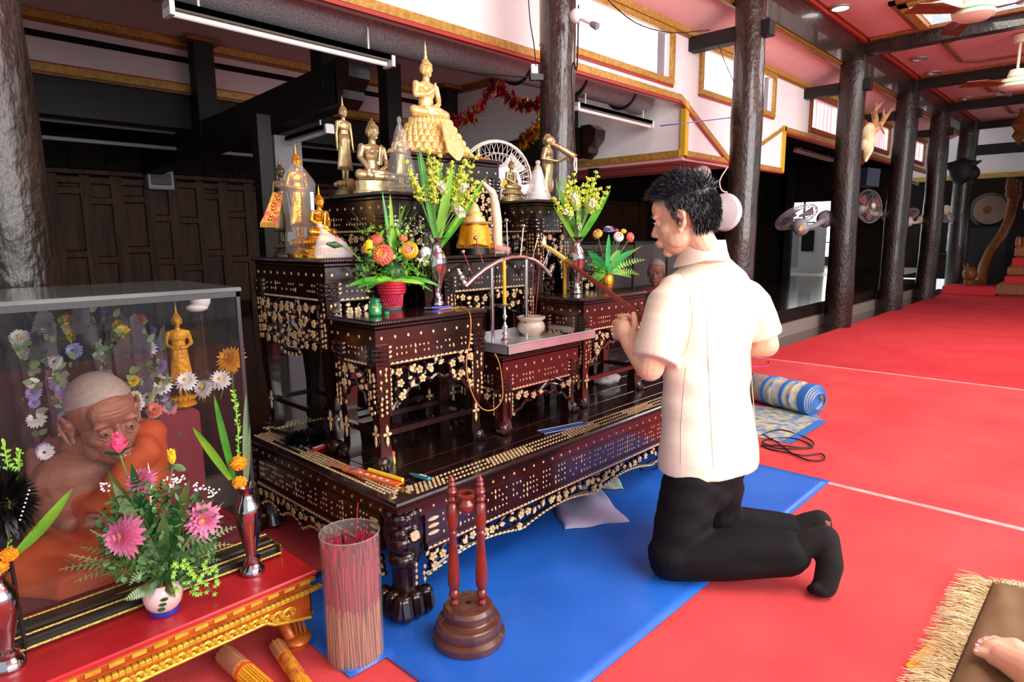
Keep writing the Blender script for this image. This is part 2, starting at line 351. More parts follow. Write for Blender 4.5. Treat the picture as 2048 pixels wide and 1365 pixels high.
# clerestory wall with windows
WY=3.0
wins=[(3.5,5.14,2.46,2.82,1),(5.72,7.35,2.46,2.82,1),(8.55,9.55,2.44,2.79,0),(10.95,12.1,2.46,2.80,0),(13.3,14.6,2.47,2.80,0)]
wins.sort()
m=MB();xs=[-1];
for a,b,z0,z1,_ in wins: xs+=[a,b]
xs.append(16.2);top=2.95
for i in range(0,len(xs),2): m.box(xs[i],xs[i+1],WY,WY+.1,2.30,top)
for a,b,z0,z1,_ in wins: m.box(a,b,WY,WY+.1,2.30,z0);m.box(a,b,WY,WY+.1,z1,top)
wall=struct('wall_clerestory',m,'white_wall')
for i,(a,b,z0,z1,kk) in enumerate(wins):
    wn=MB().bev(a-.05,b+.05,WY-.03,WY,z0-.055,z0,.006).bev(a-.05,b+.05,WY-.03,WY,z1,z1+.045,.006).bev(a-.05,a,WY-.03,WY,z0,z1,.006).bev(b,b+.05,WY-.03,WY,z0,z1,.006)
    w_=struct('window_%d'%(i+1),wn,'gold_trim' if kk else 'brown_trim')
    MB().box(a-.055,b+.055,WY-.018,WY-.001,z0-.07,z0-.055).build('sill_strip','red_trim',w_,sm=False)
    MB().box(a,b,WY+.075,WY+.085,z0,z1).build('pane','daylight',w_,sm=False)
    c=MB();n=60;A=.014;vs=[];x1=b-(.14 if kk else .02)
    for j in range(n+1):
        x=a+.01+(x1-a-.01)*j/n;y=WY+.045+A*math.sin(j*.9)+.004*math.sin(j*2.3);vs+=[(x,y,z0),(x,y,z1)]
    c.add(vs,[(2*j,2*j+2,2*j+3,2*j+1) for j in range(n)]);c.build('curtain','curtain_white' if kk else 'curtain_pink',w_)
    if kk: MB().box(b-.13,b-.01,WY+.04,WY+.05,z0,z1).build('dark_pane','grey_plastic',w_,sm=False)
for k,(z,h,mt,dy) in enumerate([(2.895,.05,'gold_trim',.03),(2.86,.025,'brown_trim',.02)]): longtrim('trim_%d'%(10+k),-1,16.2,WY-dy/2,z,dy,h,mt)
for k,(x0,x1) in enumerate([(-1,5.32),(7.7,16.2)]):
    longtrim('trim_%d'%(12+k),x0,x1,WY-.015,2.325,.03,.05,'gold_trim');longtrim('trim_%d'%(14+k),x0,x1,WY-.012,2.29,.025,.025,'red_trim')
# the dropped box of the clerestory wall round the column behind the man
bx=struct('wall_dropped_box',MB().box(5.42,7.7,WY-.004,WY+.1,1.84,2.31),'white_wall')
def bar(a,b,w,mt,name='trim_rail',d=.03):
    mm=MB().beam(a,b,d,w,up=(0,0,1));return mm.build(name,mt,bx,sm=False)
yy=WY-.012
bar((5.31,yy,2.335),(6.38,yy-.001,1.85),.045,'gold_trim');bar((5.30,yy-.004,2.30),(6.36,yy-.005,1.82),.016,'red_trim')
bar((6.46,yy,1.85),(7.7,yy,2.335),.04,'gold_trim');bar((5.44,yy,1.86),(7.72,yy,1.86),.05,'gold_trim');bar((5.44,yy-.003,1.83),(7.72,yy-.003,1.83),.018,'red_trim')
MB().box(5.40,5.46,WY-.03,WY+.02,1.84,2.31).build('corner_post','yellow_trim',bx,sm=False);MB().box(7.68,7.74,WY-.03,WY+.02,1.84,2.36).build('corner_post','yellow_trim',bx,sm=False)
cw=struct('wall_cross',MB().box(5.42,5.5,WY+.1,7.8,1.84,2.95),'white_wall')
MB().box(5.39,5.42,WY+.02,7.8,1.83,1.89).build('trim_rail','gold_trim',cw,sm=False)
sof=struct('ceiling_soffit_low',MB().box(5.42,6.4,WY,7.8,1.80,1.838),'pink_ceiling')
for a,b in (((5.62,3.2,1.797),(6.22,3.2,1.797)),((5.62,3.2,1.797),(5.62,6.5,1.797)),((6.22,3.2,1.797),(6.22,6.5,1.797))): MB().beam(a,b,.035,.008).build('moulding_strip','brown_trim',sof,sm=False)
for yb in (3.9,): MB().box(5.36,5.42,yb,yb+.12,1.70,1.80).build('bracket_end','black_wood',sof,sm=False)
# aisle: soffit with gilded mouldings, fascia, roof beams, plank wall
struct('ceiling_aisle',MB().box(-1.7,5.42,3.05,6.33,2.90,2.94),'pink_wall')
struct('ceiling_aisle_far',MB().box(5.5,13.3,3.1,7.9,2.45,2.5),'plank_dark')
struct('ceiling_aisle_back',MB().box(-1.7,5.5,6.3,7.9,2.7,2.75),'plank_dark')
fa=struct('wall_fascia',MB().box(-1.7,5.42,6.31,6.37,2.45,2.92),'pink_wall')
def rails(y,z,mt1,mt2,x0=-1.7,x1=5.42):
    MB().box(x0,x1,y-.055,y,z-.03,z+.03).build('moulding_strip',mt1,fa,sm=False);MB().box(x0,x1,y-.03,y,z-.05,z-.03).build('moulding_strip',mt2,fa,sm=False);MB().box(x0,x1,y-.045,y,z+.03,z+.045).build('moulding_strip','red_trim',fa,sm=False)
rails(6.31,2.86,'gold_trim','brown_trim');rails(6.31,2.47,'gold_trim','brown_trim')
MB().box(5.36,5.42,3.1,6.3,2.83,2.90).build('moulding_strip','brown_trim',cw,sm=False)
for x0,x1 in ((-.56,2.15),(2.8,4.7)): MB().box(x0,x1,4.98,5.02,2.885,2.90).build('moulding_strip','red_trim',fa,sm=False)
MB().beam((4.7,5.0,2.895),(4.85,3.7,2.895),.03,.01).build('moulding_strip','red_trim',fa,sm=False)
tag(MB().box(-1.7,5.42,6.33,6.5,2.13,2.44).build('eave_beam','black_wood',sm=False),'long black eave beam below the gilded fascia on the left','beam')
for z,l in ((2.15,'upper grey pipe running under the black eave beam'),(2.00,'lower grey pipe running under the black eave beam')):
    tag(B('tube',[(-1.7,6.75,z),(5.4,6.75,z)],.018,8).build('wall_pipe','grey_plastic'),l,'pipe')
PY=7.8
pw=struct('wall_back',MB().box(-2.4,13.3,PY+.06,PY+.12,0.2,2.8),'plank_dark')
struct('wall_aisle_near',MB().box(-2.5,-2.4,2.6,7.9,0,2.9),'plank_dark')
x=-2.0
while x<12.5:   # stiles and staggered panels, each its own board
    wd=U(.15,.2)
    if x<4.9:
        MB().bev(x,x+wd*.55,PY+.0,PY+.062,.25,1.80,.007).build('stile','plank',pw,sm=False)
        zz=.3+U(0,.3)
        while zz<1.7:
            h=min(U(.45,.68),1.78-zz)
            MB().bev(x+wd*.55,x+wd*1.6,PY+.035,PY+.063,zz,zz+h-.07,.009).build('panel','plank',pw,sm=False)
            MB().bev(x+wd*.55,x+wd*1.6,PY+.004,PY+.062,zz+h-.07,zz+h,.006).build('cross_rail','plank',pw,sm=False)
            zz+=h
        x+=wd*1.6
    else:
        MB().bev(x,x+wd*.96,PY+U(.01,.03),PY+.063,.25,1.8,.006).build('plank','plank',pw,sm=False);x+=wd
MB().bev(-2.2,12.6,PY-.04,PY+.05,1.80,1.85,.006).build('top_rail','plank',pw,sm=False)
x=-2.2
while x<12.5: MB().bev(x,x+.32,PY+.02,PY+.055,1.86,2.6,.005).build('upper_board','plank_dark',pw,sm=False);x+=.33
# bracket beams with posts
def carved_end(m,x,y,z,s=1):
    pts=[(y,z+.16),(y-.11,z+.16),(y-.18,z+.11),(y-.17,z+.02),(y-.10,z-.05),(y-.09,z-.10),(y-.02,z-.15),(y,z-.15)]
    m.prism([(x-.08,p[0],p[1]) for p in pts],(.16,0,0))
def bracket(x,y0,z0,y1,z1,posts,lab):
    t=thing('bracket_beam',lab,'beam',(x,y1,z1));m=MB().beam((x,y0,z0),(x,y1,z1),.16,.27);m.build('beam','black_wood',t,sm=False)
    m=MB();carved_end(m,x,y0+.02,z0-.01);m.build('carved_end','lacquer',t,sm=False)
    for yp,zp in posts: MB().box(x-.085,x+.085,yp-.07,yp+.07,z0+(z1-z0)*(yp-y0)/(y1-y0),zp).build('post','black_wood',t,sm=False)
    MB().box(x-.15,x+.15,posts[-1][0]-.11,posts[-1][0]+.11,posts[-1][1]-.035,posts[-1][1]-.001).build('cap','brown_trim',t,sm=False)
    return t
bracket(2.49,3.86,2.14,7.8,1.96,[(4.09,2.89),(6.18,2.89)],'big black bracket beam with carved end jutting above the statues on the left')
bracket(5.25,3.95,2.04,7.8,1.93,[(4.2,2.89),(6.0,2.89)],'black bracket beam with carved end showing right of the column behind the altar')
tag(MB().bev(2.16,2.26,4.5,4.6,0.275,2.0,.006).build('post','black_wood',sm=False),'slim black post standing left of the gold standing figure','post')
tag(MB().bev(2.38,2.60,4.7,4.9,0.275,1.90,.006).build('post','duct',sm=False),'grey post behind the gold standing figure','post')
tag(MB().bev(4.08,4.26,5.6,5.75,0.275,2.89,.006).build('post','black_wood',sm=False),'black post behind the red tinsel garland','post')
# duct
m=MB();pts=[(-1.5,3.36,2.4)];rs=[.165];x=-1.4
while x<5.1: pts.append((x,3.36,2.40-.02*math.sin(x)));rs.append(.165);x+=.3
pts+=[(5.18,3.36,2.39),(5.28,3.40,2.39),(5.31,3.5,2.40)];rs+=[.165,.16,.13]
t=thing('air_duct','long grey insulated air duct under the white clerestory wall','duct',(2,3.36,2.4));m.tube(pts,rs,28).build('duct_run','duct',t)
for x in (.8,2.15,3.6,4.25,4.95): B('tube',[(x,3.36,2.39),(x+.012,3.36,2.39)],.167,28).build('band','black_rubber',t)
# tie beams from columns to wall
for (x,_,_),l in zip([c for c in cols[2:6]],['black tie beam from the column behind the man to the white wall','black tie beam at the column with the deer skull','black tie beam at the column after the deer skull','black tie beam at the second column after the deer skull']):
    tag(MB().bev(x-.06,x+.06,2.28,3.02,2.74,2.86,.005).build('tie_beam','black_wood',sm=False),l,'beam')
# nave ceiling with cross beams, coffer, mouldings
CZ=3.28
cm_=MB();
for (x0,x1,y0,y1) in [(-1,6.75,-4,2.34),(9.0,15.8,-4,2.34),(6.75,9.0,1.75,2.34),(6.75,7.25,-4,1.75)]: cm_.box(x0,x1,y0,y1,CZ,CZ+.04)
ce=struct('ceiling',cm_,'pink_ceiling')
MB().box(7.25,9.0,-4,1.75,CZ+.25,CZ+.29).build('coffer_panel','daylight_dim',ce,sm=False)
MB().box(7.25,7.29,-4,1.75,CZ,CZ+.25).build('coffer_side','white_wall',ce,sm=False);MB().box(7.25,8.2,1.71,1.75,CZ,CZ+.25).build('coffer_side','white_wall',ce,sm=False)
MB().box(7.20,7.28,-4,1.80,CZ-.05,CZ).build('coffer_moulding','gold_trim',ce,sm=False);MB().box(7.20,8.15,1.72,1.80,CZ-.05,CZ).build('coffer_moulding','gold_trim',ce,sm=False)
MB().box(7.14,7.20,-4,1.86,CZ-.03,CZ).build('coffer_moulding','brown_trim',ce,sm=False);MB().box(7.14,8.2,1.80,1.86,CZ-.03,CZ).build('coffer_moulding','brown_trim',ce,sm=False)
for x,l in ((8.35,'black cross beam of the nave ceiling nearest the camera'),(10.8,'black cross beam of the nave ceiling behind the deer skull column'),(13.1,'black cross beam of the nave ceiling, third from the camera'),(15.7,'farthest black cross beam of the nave ceiling')):
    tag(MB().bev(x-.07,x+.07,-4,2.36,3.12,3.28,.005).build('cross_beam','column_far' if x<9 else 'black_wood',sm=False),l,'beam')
    for dx in (-.1,.1): MB().box(x+dx-.03,x+dx+.03,-4,2.3,CZ-.035,CZ).build('moulding_strip','brown_trim',ce,sm=False)
for x0,x1 in ((8.9,10.3),(11.3,12.7),(13.5,15.2)):
    for k,(a,b,c,d) in enumerate([(x0,x1,1.75,-1.5),(x0+.4,x1-.4,1.0,-1.5)]):
        cc=.18
        for p,q in (((a,c-cc),(a,d)),((a,c-cc),(a+cc,c)),((a+cc,c),(b-cc,c)),((b-cc,c),(b,c-cc)),((b,c-cc),(b,d))):
            MB().beam((p[0],p[1],CZ-.012),(q[0],q[1],CZ-.012),.05,.024).build('moulding_strip','brown_trim',ce,sm=False)
DL=[(6.95,2.22,'glowing round downlight in the pink ceiling nearest the column behind the man',1),(8.75,2.13,'dark round downlight just past the nearest black cross beam',0),(9.6,2.1,'round downlight beside the second black cross beam',0),(10.55,2.13,'round downlight left of the third ceiling moulding',0),(12.9,2.1,'farthest round downlight in the pink ceiling',0),(8.0,.9,'round downlight at the top right corner of the photo, right of the fan',0)]
for x,y,l,on in DL:
    t=thing('downlight',l,'downlight',(x,y,CZ));r=.075
    MB().lathe([(r+.02,-.004),(r+.02,-.018),(r,-.022),(r,-.004)],(x,y,CZ),20).build('ring','steel_dull',t);B('lathe',[(r,-.012),(r*.7,-.016)],(x,y,CZ),20).build('lens','lamp_on' if on else 'steel_dull',t)
# end of the nave and aisle
ew=struct('wall_end',MB().box(18.2,18.3,-3,6,2.35,4.2),'pink_wall');MB().box(18.15,18.2,-3,6,2.35,2.45).build('trim_rail','gold_trim',ew,sm=False)
struct('wall_end_dark',MB().box(19.0,19.1,-4,6.9,0,2.6),'plank_dark')
tag(MB().bev(16.6,16.75,-3,2.5,2.72,2.92,.006).build('cross_beam','black_wood',sm=False),'black lintel beam across the dark end of the hall','beam')
struct('ceiling_end',MB().add([(15.8,-4,3.3),(15.8,2.6,3.3),(18.3,2.6,4.1),(18.3,-4,4.1)],[(0,1,2,3)]),'pink_wall')
ea=struct('wall_aisle_end',MB().box(13.2,13.3,3.0,4.12,0.26,2.5).box(13.2,13.3,4.9,7.9,.26,2.5).box(13.2,13.3,4.12,4.9,1.75,2.5),'plank_dark')
# beyond the aisle door: tiled floor, cabinets, glowing pane standing in for daylight outside
struct('floor_far',MB().box(13.3,19,3.6,7.5,.2,.262),'tile_far')
pn=struct('window_9',MB().box(18.0,18.05,5.0,7.6,.9,.93).box(18.0,18.05,5.0,7.6,1.42,1.46).box(18.0,18.05,6.3,6.35,.3,2.4).box(18.0,18.05,7.2,7.25,.3,2.4),'black_wood')
MB().box(18.1,18.15,5.0,8.2,.55,2.1).build('pane','daylight',pn,sm=False)
t=thing('office_cabinet','pale grey cabinet with dark window seen through the far doorway','cabinet',(15.6,5.2,.26))
MB().bev(15.4,15.9,5.05,5.85,.26,1.33,.01).build('body','cabinet',t,sm=False);MB().bev(15.38,15.4,5.15,5.42,.75,1.22,.004).build('door_panel','black',t,sm=False);MB().bev(15.38,15.4,5.5,5.75,.4,1.22,.004).build('door_panel','grey_plastic',t,sm=False)
for y,l in ((4.86,'black post right of the far bright doorway'),(5.5,'black post standing in the middle of the far bright doorway')):
    tag(MB().bev(13.0,13.12,y-.06,y+.06,.27,2.45,.005).build('post','black_wood',sm=False),l,'post')
# narrow lit window in the dark end wall
w3=struct('window_10',MB().box(18.9,18.95,3.0,3.8,.6,.64),'black_wood');MB().box(18.92,18.96,3.05,3.2,.7,1.4).build('pane','daylight_dim',w3,sm=False)
# ================= ALTAR FURNITURE =================
def disc(m,P,uv,r,ry=None,n=8,th=.0016,rot=0,shape=None):
    ry=ry or r;pts=[]
    if shape=='half': pts=[(r*math.cos(math.pi*i/6),ry*math.sin(math.pi*i/6)) for i in range(7)]
    elif shape=='leaf': pts=[(0,-ry),(r*.8,-ry*.35),(r*.9,ry*.2),(0,ry),(-r*.9,ry*.2),(-r*.8,-ry*.35)]
    else: pts=[(r*math.cos(2*math.pi*i/n),ry*math.sin(2*math.pi*i/n)) for i in range(n)]
    c,s=math.cos(rot),math.sin(rot)
    pts=[(uv[0]+x*c-y*s,uv[1]+x*s+y*c) for x,y in pts]
    a=[P(x,y,th) for x,y in pts];b=[P(x,y,-.002) for x,y in pts];n=len(a)
    m.add(b+a,[tuple(range(n,2*n))]+[(i,(i+1)%n,n+(i+1)%n,n+i) for i in range(n)])
def flower(m,P,uv,r,rot=0):
    for k in range(5):
        a=rot+2*math.pi*k/5;disc(m,P,(uv[0]+math.cos(a)*r*.62,uv[1]+math.sin(a)*r*.62),r*.36,n=6)
    disc(m,P,uv,r*.2,n=5)
def dots_band(m,P,u0,u1,v0,v1,s=.011):
    s*=U(.9,1)
    nx=int((u1-u0)/(s*2.1));ny=max(1,int((v1-v0)/(s*2.2)))
    for i in range(nx):
        g=(i%9)
        if g==8 or random.random()<.06: continue
        for j in range(ny):
            if random.random()<.25: continue
            u=u0+(i+.5)*(u1-u0)/nx+U(-.001,.001);v=v0+(j+.5)*(v1-v0)/ny
            if g==4: disc(m,P,(u,v),s*.45,s*1.0,shape='leaf',rot=U(-.3,.3))
            else: disc(m,P,(u,v),s*.36,s*U(.4,.62),n=6)
def hangers(m,P,u0,u1,v0,v1,s=.012):
    n=max(2,int((u1-u0)/(s*1.7)));
    for i in range(n):
        u=u0+(i+.5)*(u1-u0)/n;v=v1-U(0,s)
        while v>v0:
            if random.random()<.82:
                disc(m,P,(u+U(-.002,.002),v),s*.36,s*.5,n=6)
                if random.random()<.4: disc(m,P,(u,v-s*.7),s*.07,s*.4,n=4)
            v-=s*1.5
def scallops(m,P,p,q,s=.009):
    p=V(*p);q=V(*q);L=np.linalg.norm(q-p);n=max(1,int(L/(2*s)));d=(q-p)/L;rot=math.atan2(d[1],d[0])
    for i in range(n): disc(m,P,tuple(p+d*L*(i+.5)/n),s*.92,s*.8,shape='half',rot=rot)
def cross4(m,P,uv,s):
    for k,(l) in enumerate((1.0,.55,1.3,.55)):
        a=math.pi/2-k*math.pi/2;disc(m,P,(uv[0]+math.cos(a)*s*l*.55,uv[1]+math.sin(a)*s*l*.55),s*.2,s*l*.5,shape='leaf',rot=a-math.pi/2)
def vines(W,I,P,u0,u1,v0,v1,arch,sc=1.0,th=.012):
    # W carved wood, I inlay. openwork: stems joining flowers and leaves
    s=.042*sc;pts=[];ny=max(1,round((v1-v0)/s));nx=max(2,round((u1-u0)/s))
    um=(u0+u1)/2
    for i in range(nx):
        for j in range(ny):
            u=u0+(i+.5)*(u1-u0)/nx+U(-.2,.2)*s;v=v0+(j+.5)*(v1-v0)/ny+U(-.2,.2)*s
            if v<arch(u)+.012*sc: continue
            pts.append((u,v))
    def tb(p,q,r,bend=None):
        p=V(*p);q=V(*q);d=q-p;nn=V(-d[1],d[0])*(bend if bend is not None else U(-.35,.35));mid=(p+q)/2+nn
        W.tube([P(p[0],p[1],-th*.7),P(mid[0],mid[1],-th*.35),P(q[0],q[1],-th*.7)],[r,r*.9,r*.8],5,False)
    for k,(u,v) in enumerate(pts):
        o=sorted(pts,key=lambda z:(z[0]-u)**2+(z[1]-v)**2)[1:3]
        for q in o: tb((u,v),q,.0048*sc)
        tb((u,v),(u+U(-1,1)*s*.7,v+U(-1,1)*s*.7),.003*sc)
        if k%5<3:
            W.ell(P(u,v,-.004),(.0145*sc,)*3,8,5);PP=lambda a,b,c:P(a,b,c+.0105*sc);flower(I,PP,(u,v),.0145*sc,U(0,6))
        else:
            r=U(0,6.28);W.ell(P(u,v,-.004),(.012*sc,)*3,7,5);PP=lambda a,b,c:P(a,b,c+.0085*sc);disc(I,PP,(u,v),.0085*sc,.0135*sc,shape='leaf',rot=r)
        if random.random()<.8:
            r=U(0,6.28);a=(u+math.cos(r)*s*.48,v+math.sin(r)*s*.48)
            if a[1]>arch(a[0]):
                W.ell(P(a[0],a[1],-.006),(.008*sc,)*3,6,4);PP=lambda x,y,c:P(x,y,c+.003*sc);disc(I,PP,a,.006*sc,.0095*sc,shape='leaf',rot=r)
    # border stems along the arch
    n=24;arc=[(u0+(u1-u0)*i/n) for i in range(n+1)]
    W.tube([P(u,max(v0,arch(u)+.006*math.sin(i*1.6)),-th*.5) for i,u in enumerate(arc)],.0075*sc,6,False)
def side_map(x0,x1,y0,y1,side,z0):
    if side=='front': return (lambda u,v,n:V(x0+u,y0-n,z0+v)),x1-x0
    if side=='back': return (lambda u,v,n:V(x1-u,y1+n,z0+v)),x1-x0
    if side=='left': return (lambda u,v,n:V(x0-n,y1-u,z0+v)),y1-y0
    return (lambda u,v,n:V(x1+n,y0+u,z0+v)),y1-y0
def altar_table(label,x0,x1,y0,y1,z0,z1,drop=.2,lw=.05,red=False,detail=('front','left'),stretch=True,quat=(),over=.006):
    wood='lacquer_red' if red else 'lacquer';H=z1-z0
    t=thing('altar_table',label,'table',((x0+x1)/2,(y0+y1)/2,z0))
    m=MB().bev(x0-over,x1+over,y0-over,y1+over,z1-.012,z1,.004).bev(x0-over+.008,x1+over-.008,y0-over+.008,y1+over-.008,z1-.03,z1-.0125,.006)
    m.build('tabletop',wood,t,sm=False)
    m=MB()   # beaded edge, too fine to pick apart
    for side in ('front','left','right','back'):
        P,L=side_map(x0-over,x1+over,y0-over,y1+over,side,z1);n=int(L/.0095)
        for i in range(n): m.ell(P((i+.5)*L/n,-.009,.001),(.0048,.0048,.0055),6,4)
    m.build('bead_edge','lacquer',t,kind='stuff')
    m=MB().box(x0+.004,x1-.004,y0+.004,y1-.004,z1-.075,z1-.03);m.build('frieze',wood,t,sm=False)
    W=MB();I=MB();Fr=MB()
    for side in ('front','left','right','back'):
        P,L=side_map(x0,x1,y0,y1,side,z0)
        a,b=lw*.9,L-lw*.9;vt=H-.075
        Pf=lambda u,v,n:P(u,v,n-.004);n=max(3,int(L/.05))
        if side in detail:
            for i in range(n): disc(I,Pf,((i+.5)*L/n,H-.055),.0045,.0055,n=6)
        # carved band board under the frieze
        for (c,d,e,f) in ((a-.01,b+.01,vt-.055,vt),):
            q=[P(c,e,-.008),P(d,e,-.008),P(d,f,-.008),P(c,f,-.008)];ext=P(0,0,-.022)-P(0,0,-.008);Fr.prism(q,ext)
        if side in detail:
            Pb=lambda u,v,n:P(u,v,n-.008);dots_band(I,Pb,a+.03,b-.03,vt-.047,vt-.008,.0085)
            for uu,sg in ((a+.004,1),(b-.004,-1)):
                for j in range(3): disc(I,Pb,(uu+sg*.008,vt-.012-j*.015),.009,.004,n=8,rot=.3*sg)
        p1=vt-.055
        ext=P(0,0,-.02)-P(0,0,-.006)
        for q in ([P(a,p1-.016,-.006),P(b,p1-.016,-.006),P(b,p1,-.006),P(a,p1,-.006)],[P(a,p1-drop,-.006),P(a+.009,p1-drop,-.006),P(a+.009,p1,-.006),P(a,p1,-.006)],[P(b-.009,p1-drop,-.006),P(b,p1-drop,-.006),P(b,p1,-.006),P(b-.009,p1,-.006)]): Fr.prism(q,ext)
        vb=p1-drop;um=(a+b)/2;hw=(b-a)/2
        if side in quat: arch=lambda u:vb+.02+.045*(1-min(1,abs(u-um)/hw*2.2)) *-1 if abs(u-um)<hw*.45 else vb+.05
        else: arch=lambda u:vb+(drop*.55)*max(0,1-((abs(u-um)/hw))**2.2)
        if side in detail:
            Pb=lambda u,v,n:P(u,v,n-.006);scallops(I,Pb,(a+.01,p1-.012),(b-.01,p1-.012))
            scallops(I,Pb,(a+.009,p1-.02),(a+.009,vb+.01),.007);scallops(I,Pb,(b-.008,vb+.01),(b-.008,p1-.02),.007)
        if side in detail or side in ('right','back'):
            vines(W,I if side in detail else MB(),P,a+.012,b-.012,vb,p1-.018,arch)
        if side in quat:
            q=[];r=min(hw*.62,drop*.5);cu,cv=um,p1-.02-r*.9
            for i in range(33):
                th=math.pi*(.15-1.3*i/32)+0;rr=r*(1+.12*abs(math.sin(2.5*(th+.3))));q.append(P(cu+rr*math.cos(th),cv+rr*math.sin(th),-.001))
                if i%2: disc(I,lambda x,y,n:P(x,y,n+.005),(cu+rr*math.cos(th),cv+rr*math.sin(th)),.007,n=7)
            W.tube(q,.007,6)
            for k in (-1,1):
                for j in range(2): flower(I,lambda x,y,n:P(x,y,n+.004),(um+k*hw*(.55+.25*j),vb+.03),.015)
    Fr.build('apron_frame',wood,t,sm=False);W.build('apron_carving',wood,t,kind='stuff')
    legs=[]
    for cx,sx in ((x0,1),(x1,-1)):
        for cy,sy in ((y0,1),(y1,-1)):
            m=MB();c=lambda u,v:(cx+sx*u,cy+sy*v)
            zz=[0,.018,.05,.1,.16,.26,H-.14,H-.075];of=[.012,.006,.014,.017,.012,.004,.0,.0];wd=[.042,.05,.042,.036,.038,lw,lw,lw]
            if H<.45: zz=[0,.015,.04,.08,.12,.17,H-.12,H-.075]
            vs=[];
            for z,o_,w_ in zip(zz,of,wd):
                xa,ya=cx+sx*o_,cy+sy*o_;xb,yb=cx+sx*(o_+w_),cy+sy*(o_+w_)
                vs+=[(xa,ya,z0+z),(xb,ya,z0+z),(xb,yb,z0+z),(xa,yb,z0+z)]
            fs=[(3,2,1,0)]+[(i*4+j,i*4+(j+1)%4,i*4+4+(j+1)%4,i*4+4+j) for i in range(7) for j in range(4)]+[(28,29,30,31)]
            if sx*sy<0: fs=[tuple(reversed(f)) for f in fs]
            m.add(vs,fs)
            m.ell((cx+sx*.022,cy+sy*.022,z0+.024),(.026,.026,.022),10,6)
            for k in range(3): m.ell((cx+sx*.004+sx*k*.013,cy+sy*.004,z0+.012),(.008,.009,.011),6,4);m.ell((cx+sx*.004,cy+sy*.006+sy*k*.013,z0+.012),(.009,.008,.011),6,4)
            for k in range(4):   # carved mask at the shoulder
                m.ell((cx+sx*(.006+.01*(k%2)),cy+sy*.006,z0+H-.09-.014*k),(.014,.014,.010),8,5);m.ell((cx+sx*.034,cy+sy*.004,z0+H-.088-.016*k),(.018,.009,.008),8,5);m.ell((cx+sx*.004,cy+sy*.034,z0+H-.088-.016*k),(.009,.018,.008),8,5)
            m.build('leg',wood,t)
    for side in detail:
        P,L=side_map(x0,x1,y0,y1,side,z0)
        for ua in (.006,L-lw+.004):
            hangers(I,P,ua,ua+lw-.012,H-.3 if H>.45 else .12,H-.15,.0115)
            if H>.4: cross4(I,lambda u,v,n:P(u,v,n-.012),(ua+lw/2-.004+(.012 if ua<L/2 else -.012),.115),.03)
    I.build('inlay','pearl',t,kind='stuff')
    if stretch and H>.4:
        zs=z0+.115
        for p,q in (((x0+.03,y0+.03),(x1-.03,y0+.03)),((x0+.03,y1-.03),(x1-.03,y1-.03)),((x0+.03,y0+.03),(x0+.03,y1-.03)),((x1-.03,y0+.03),(x1-.03,y1-.03))):
            MB().beam((p[0],p[1],zs),(q[0],q[1],zs),.022,.018).build('stretcher',wood,t,sm=False)
    return t
PX0,PX1,PY0,PY1,PZ=.985,3.33,1.385,2.41,.393
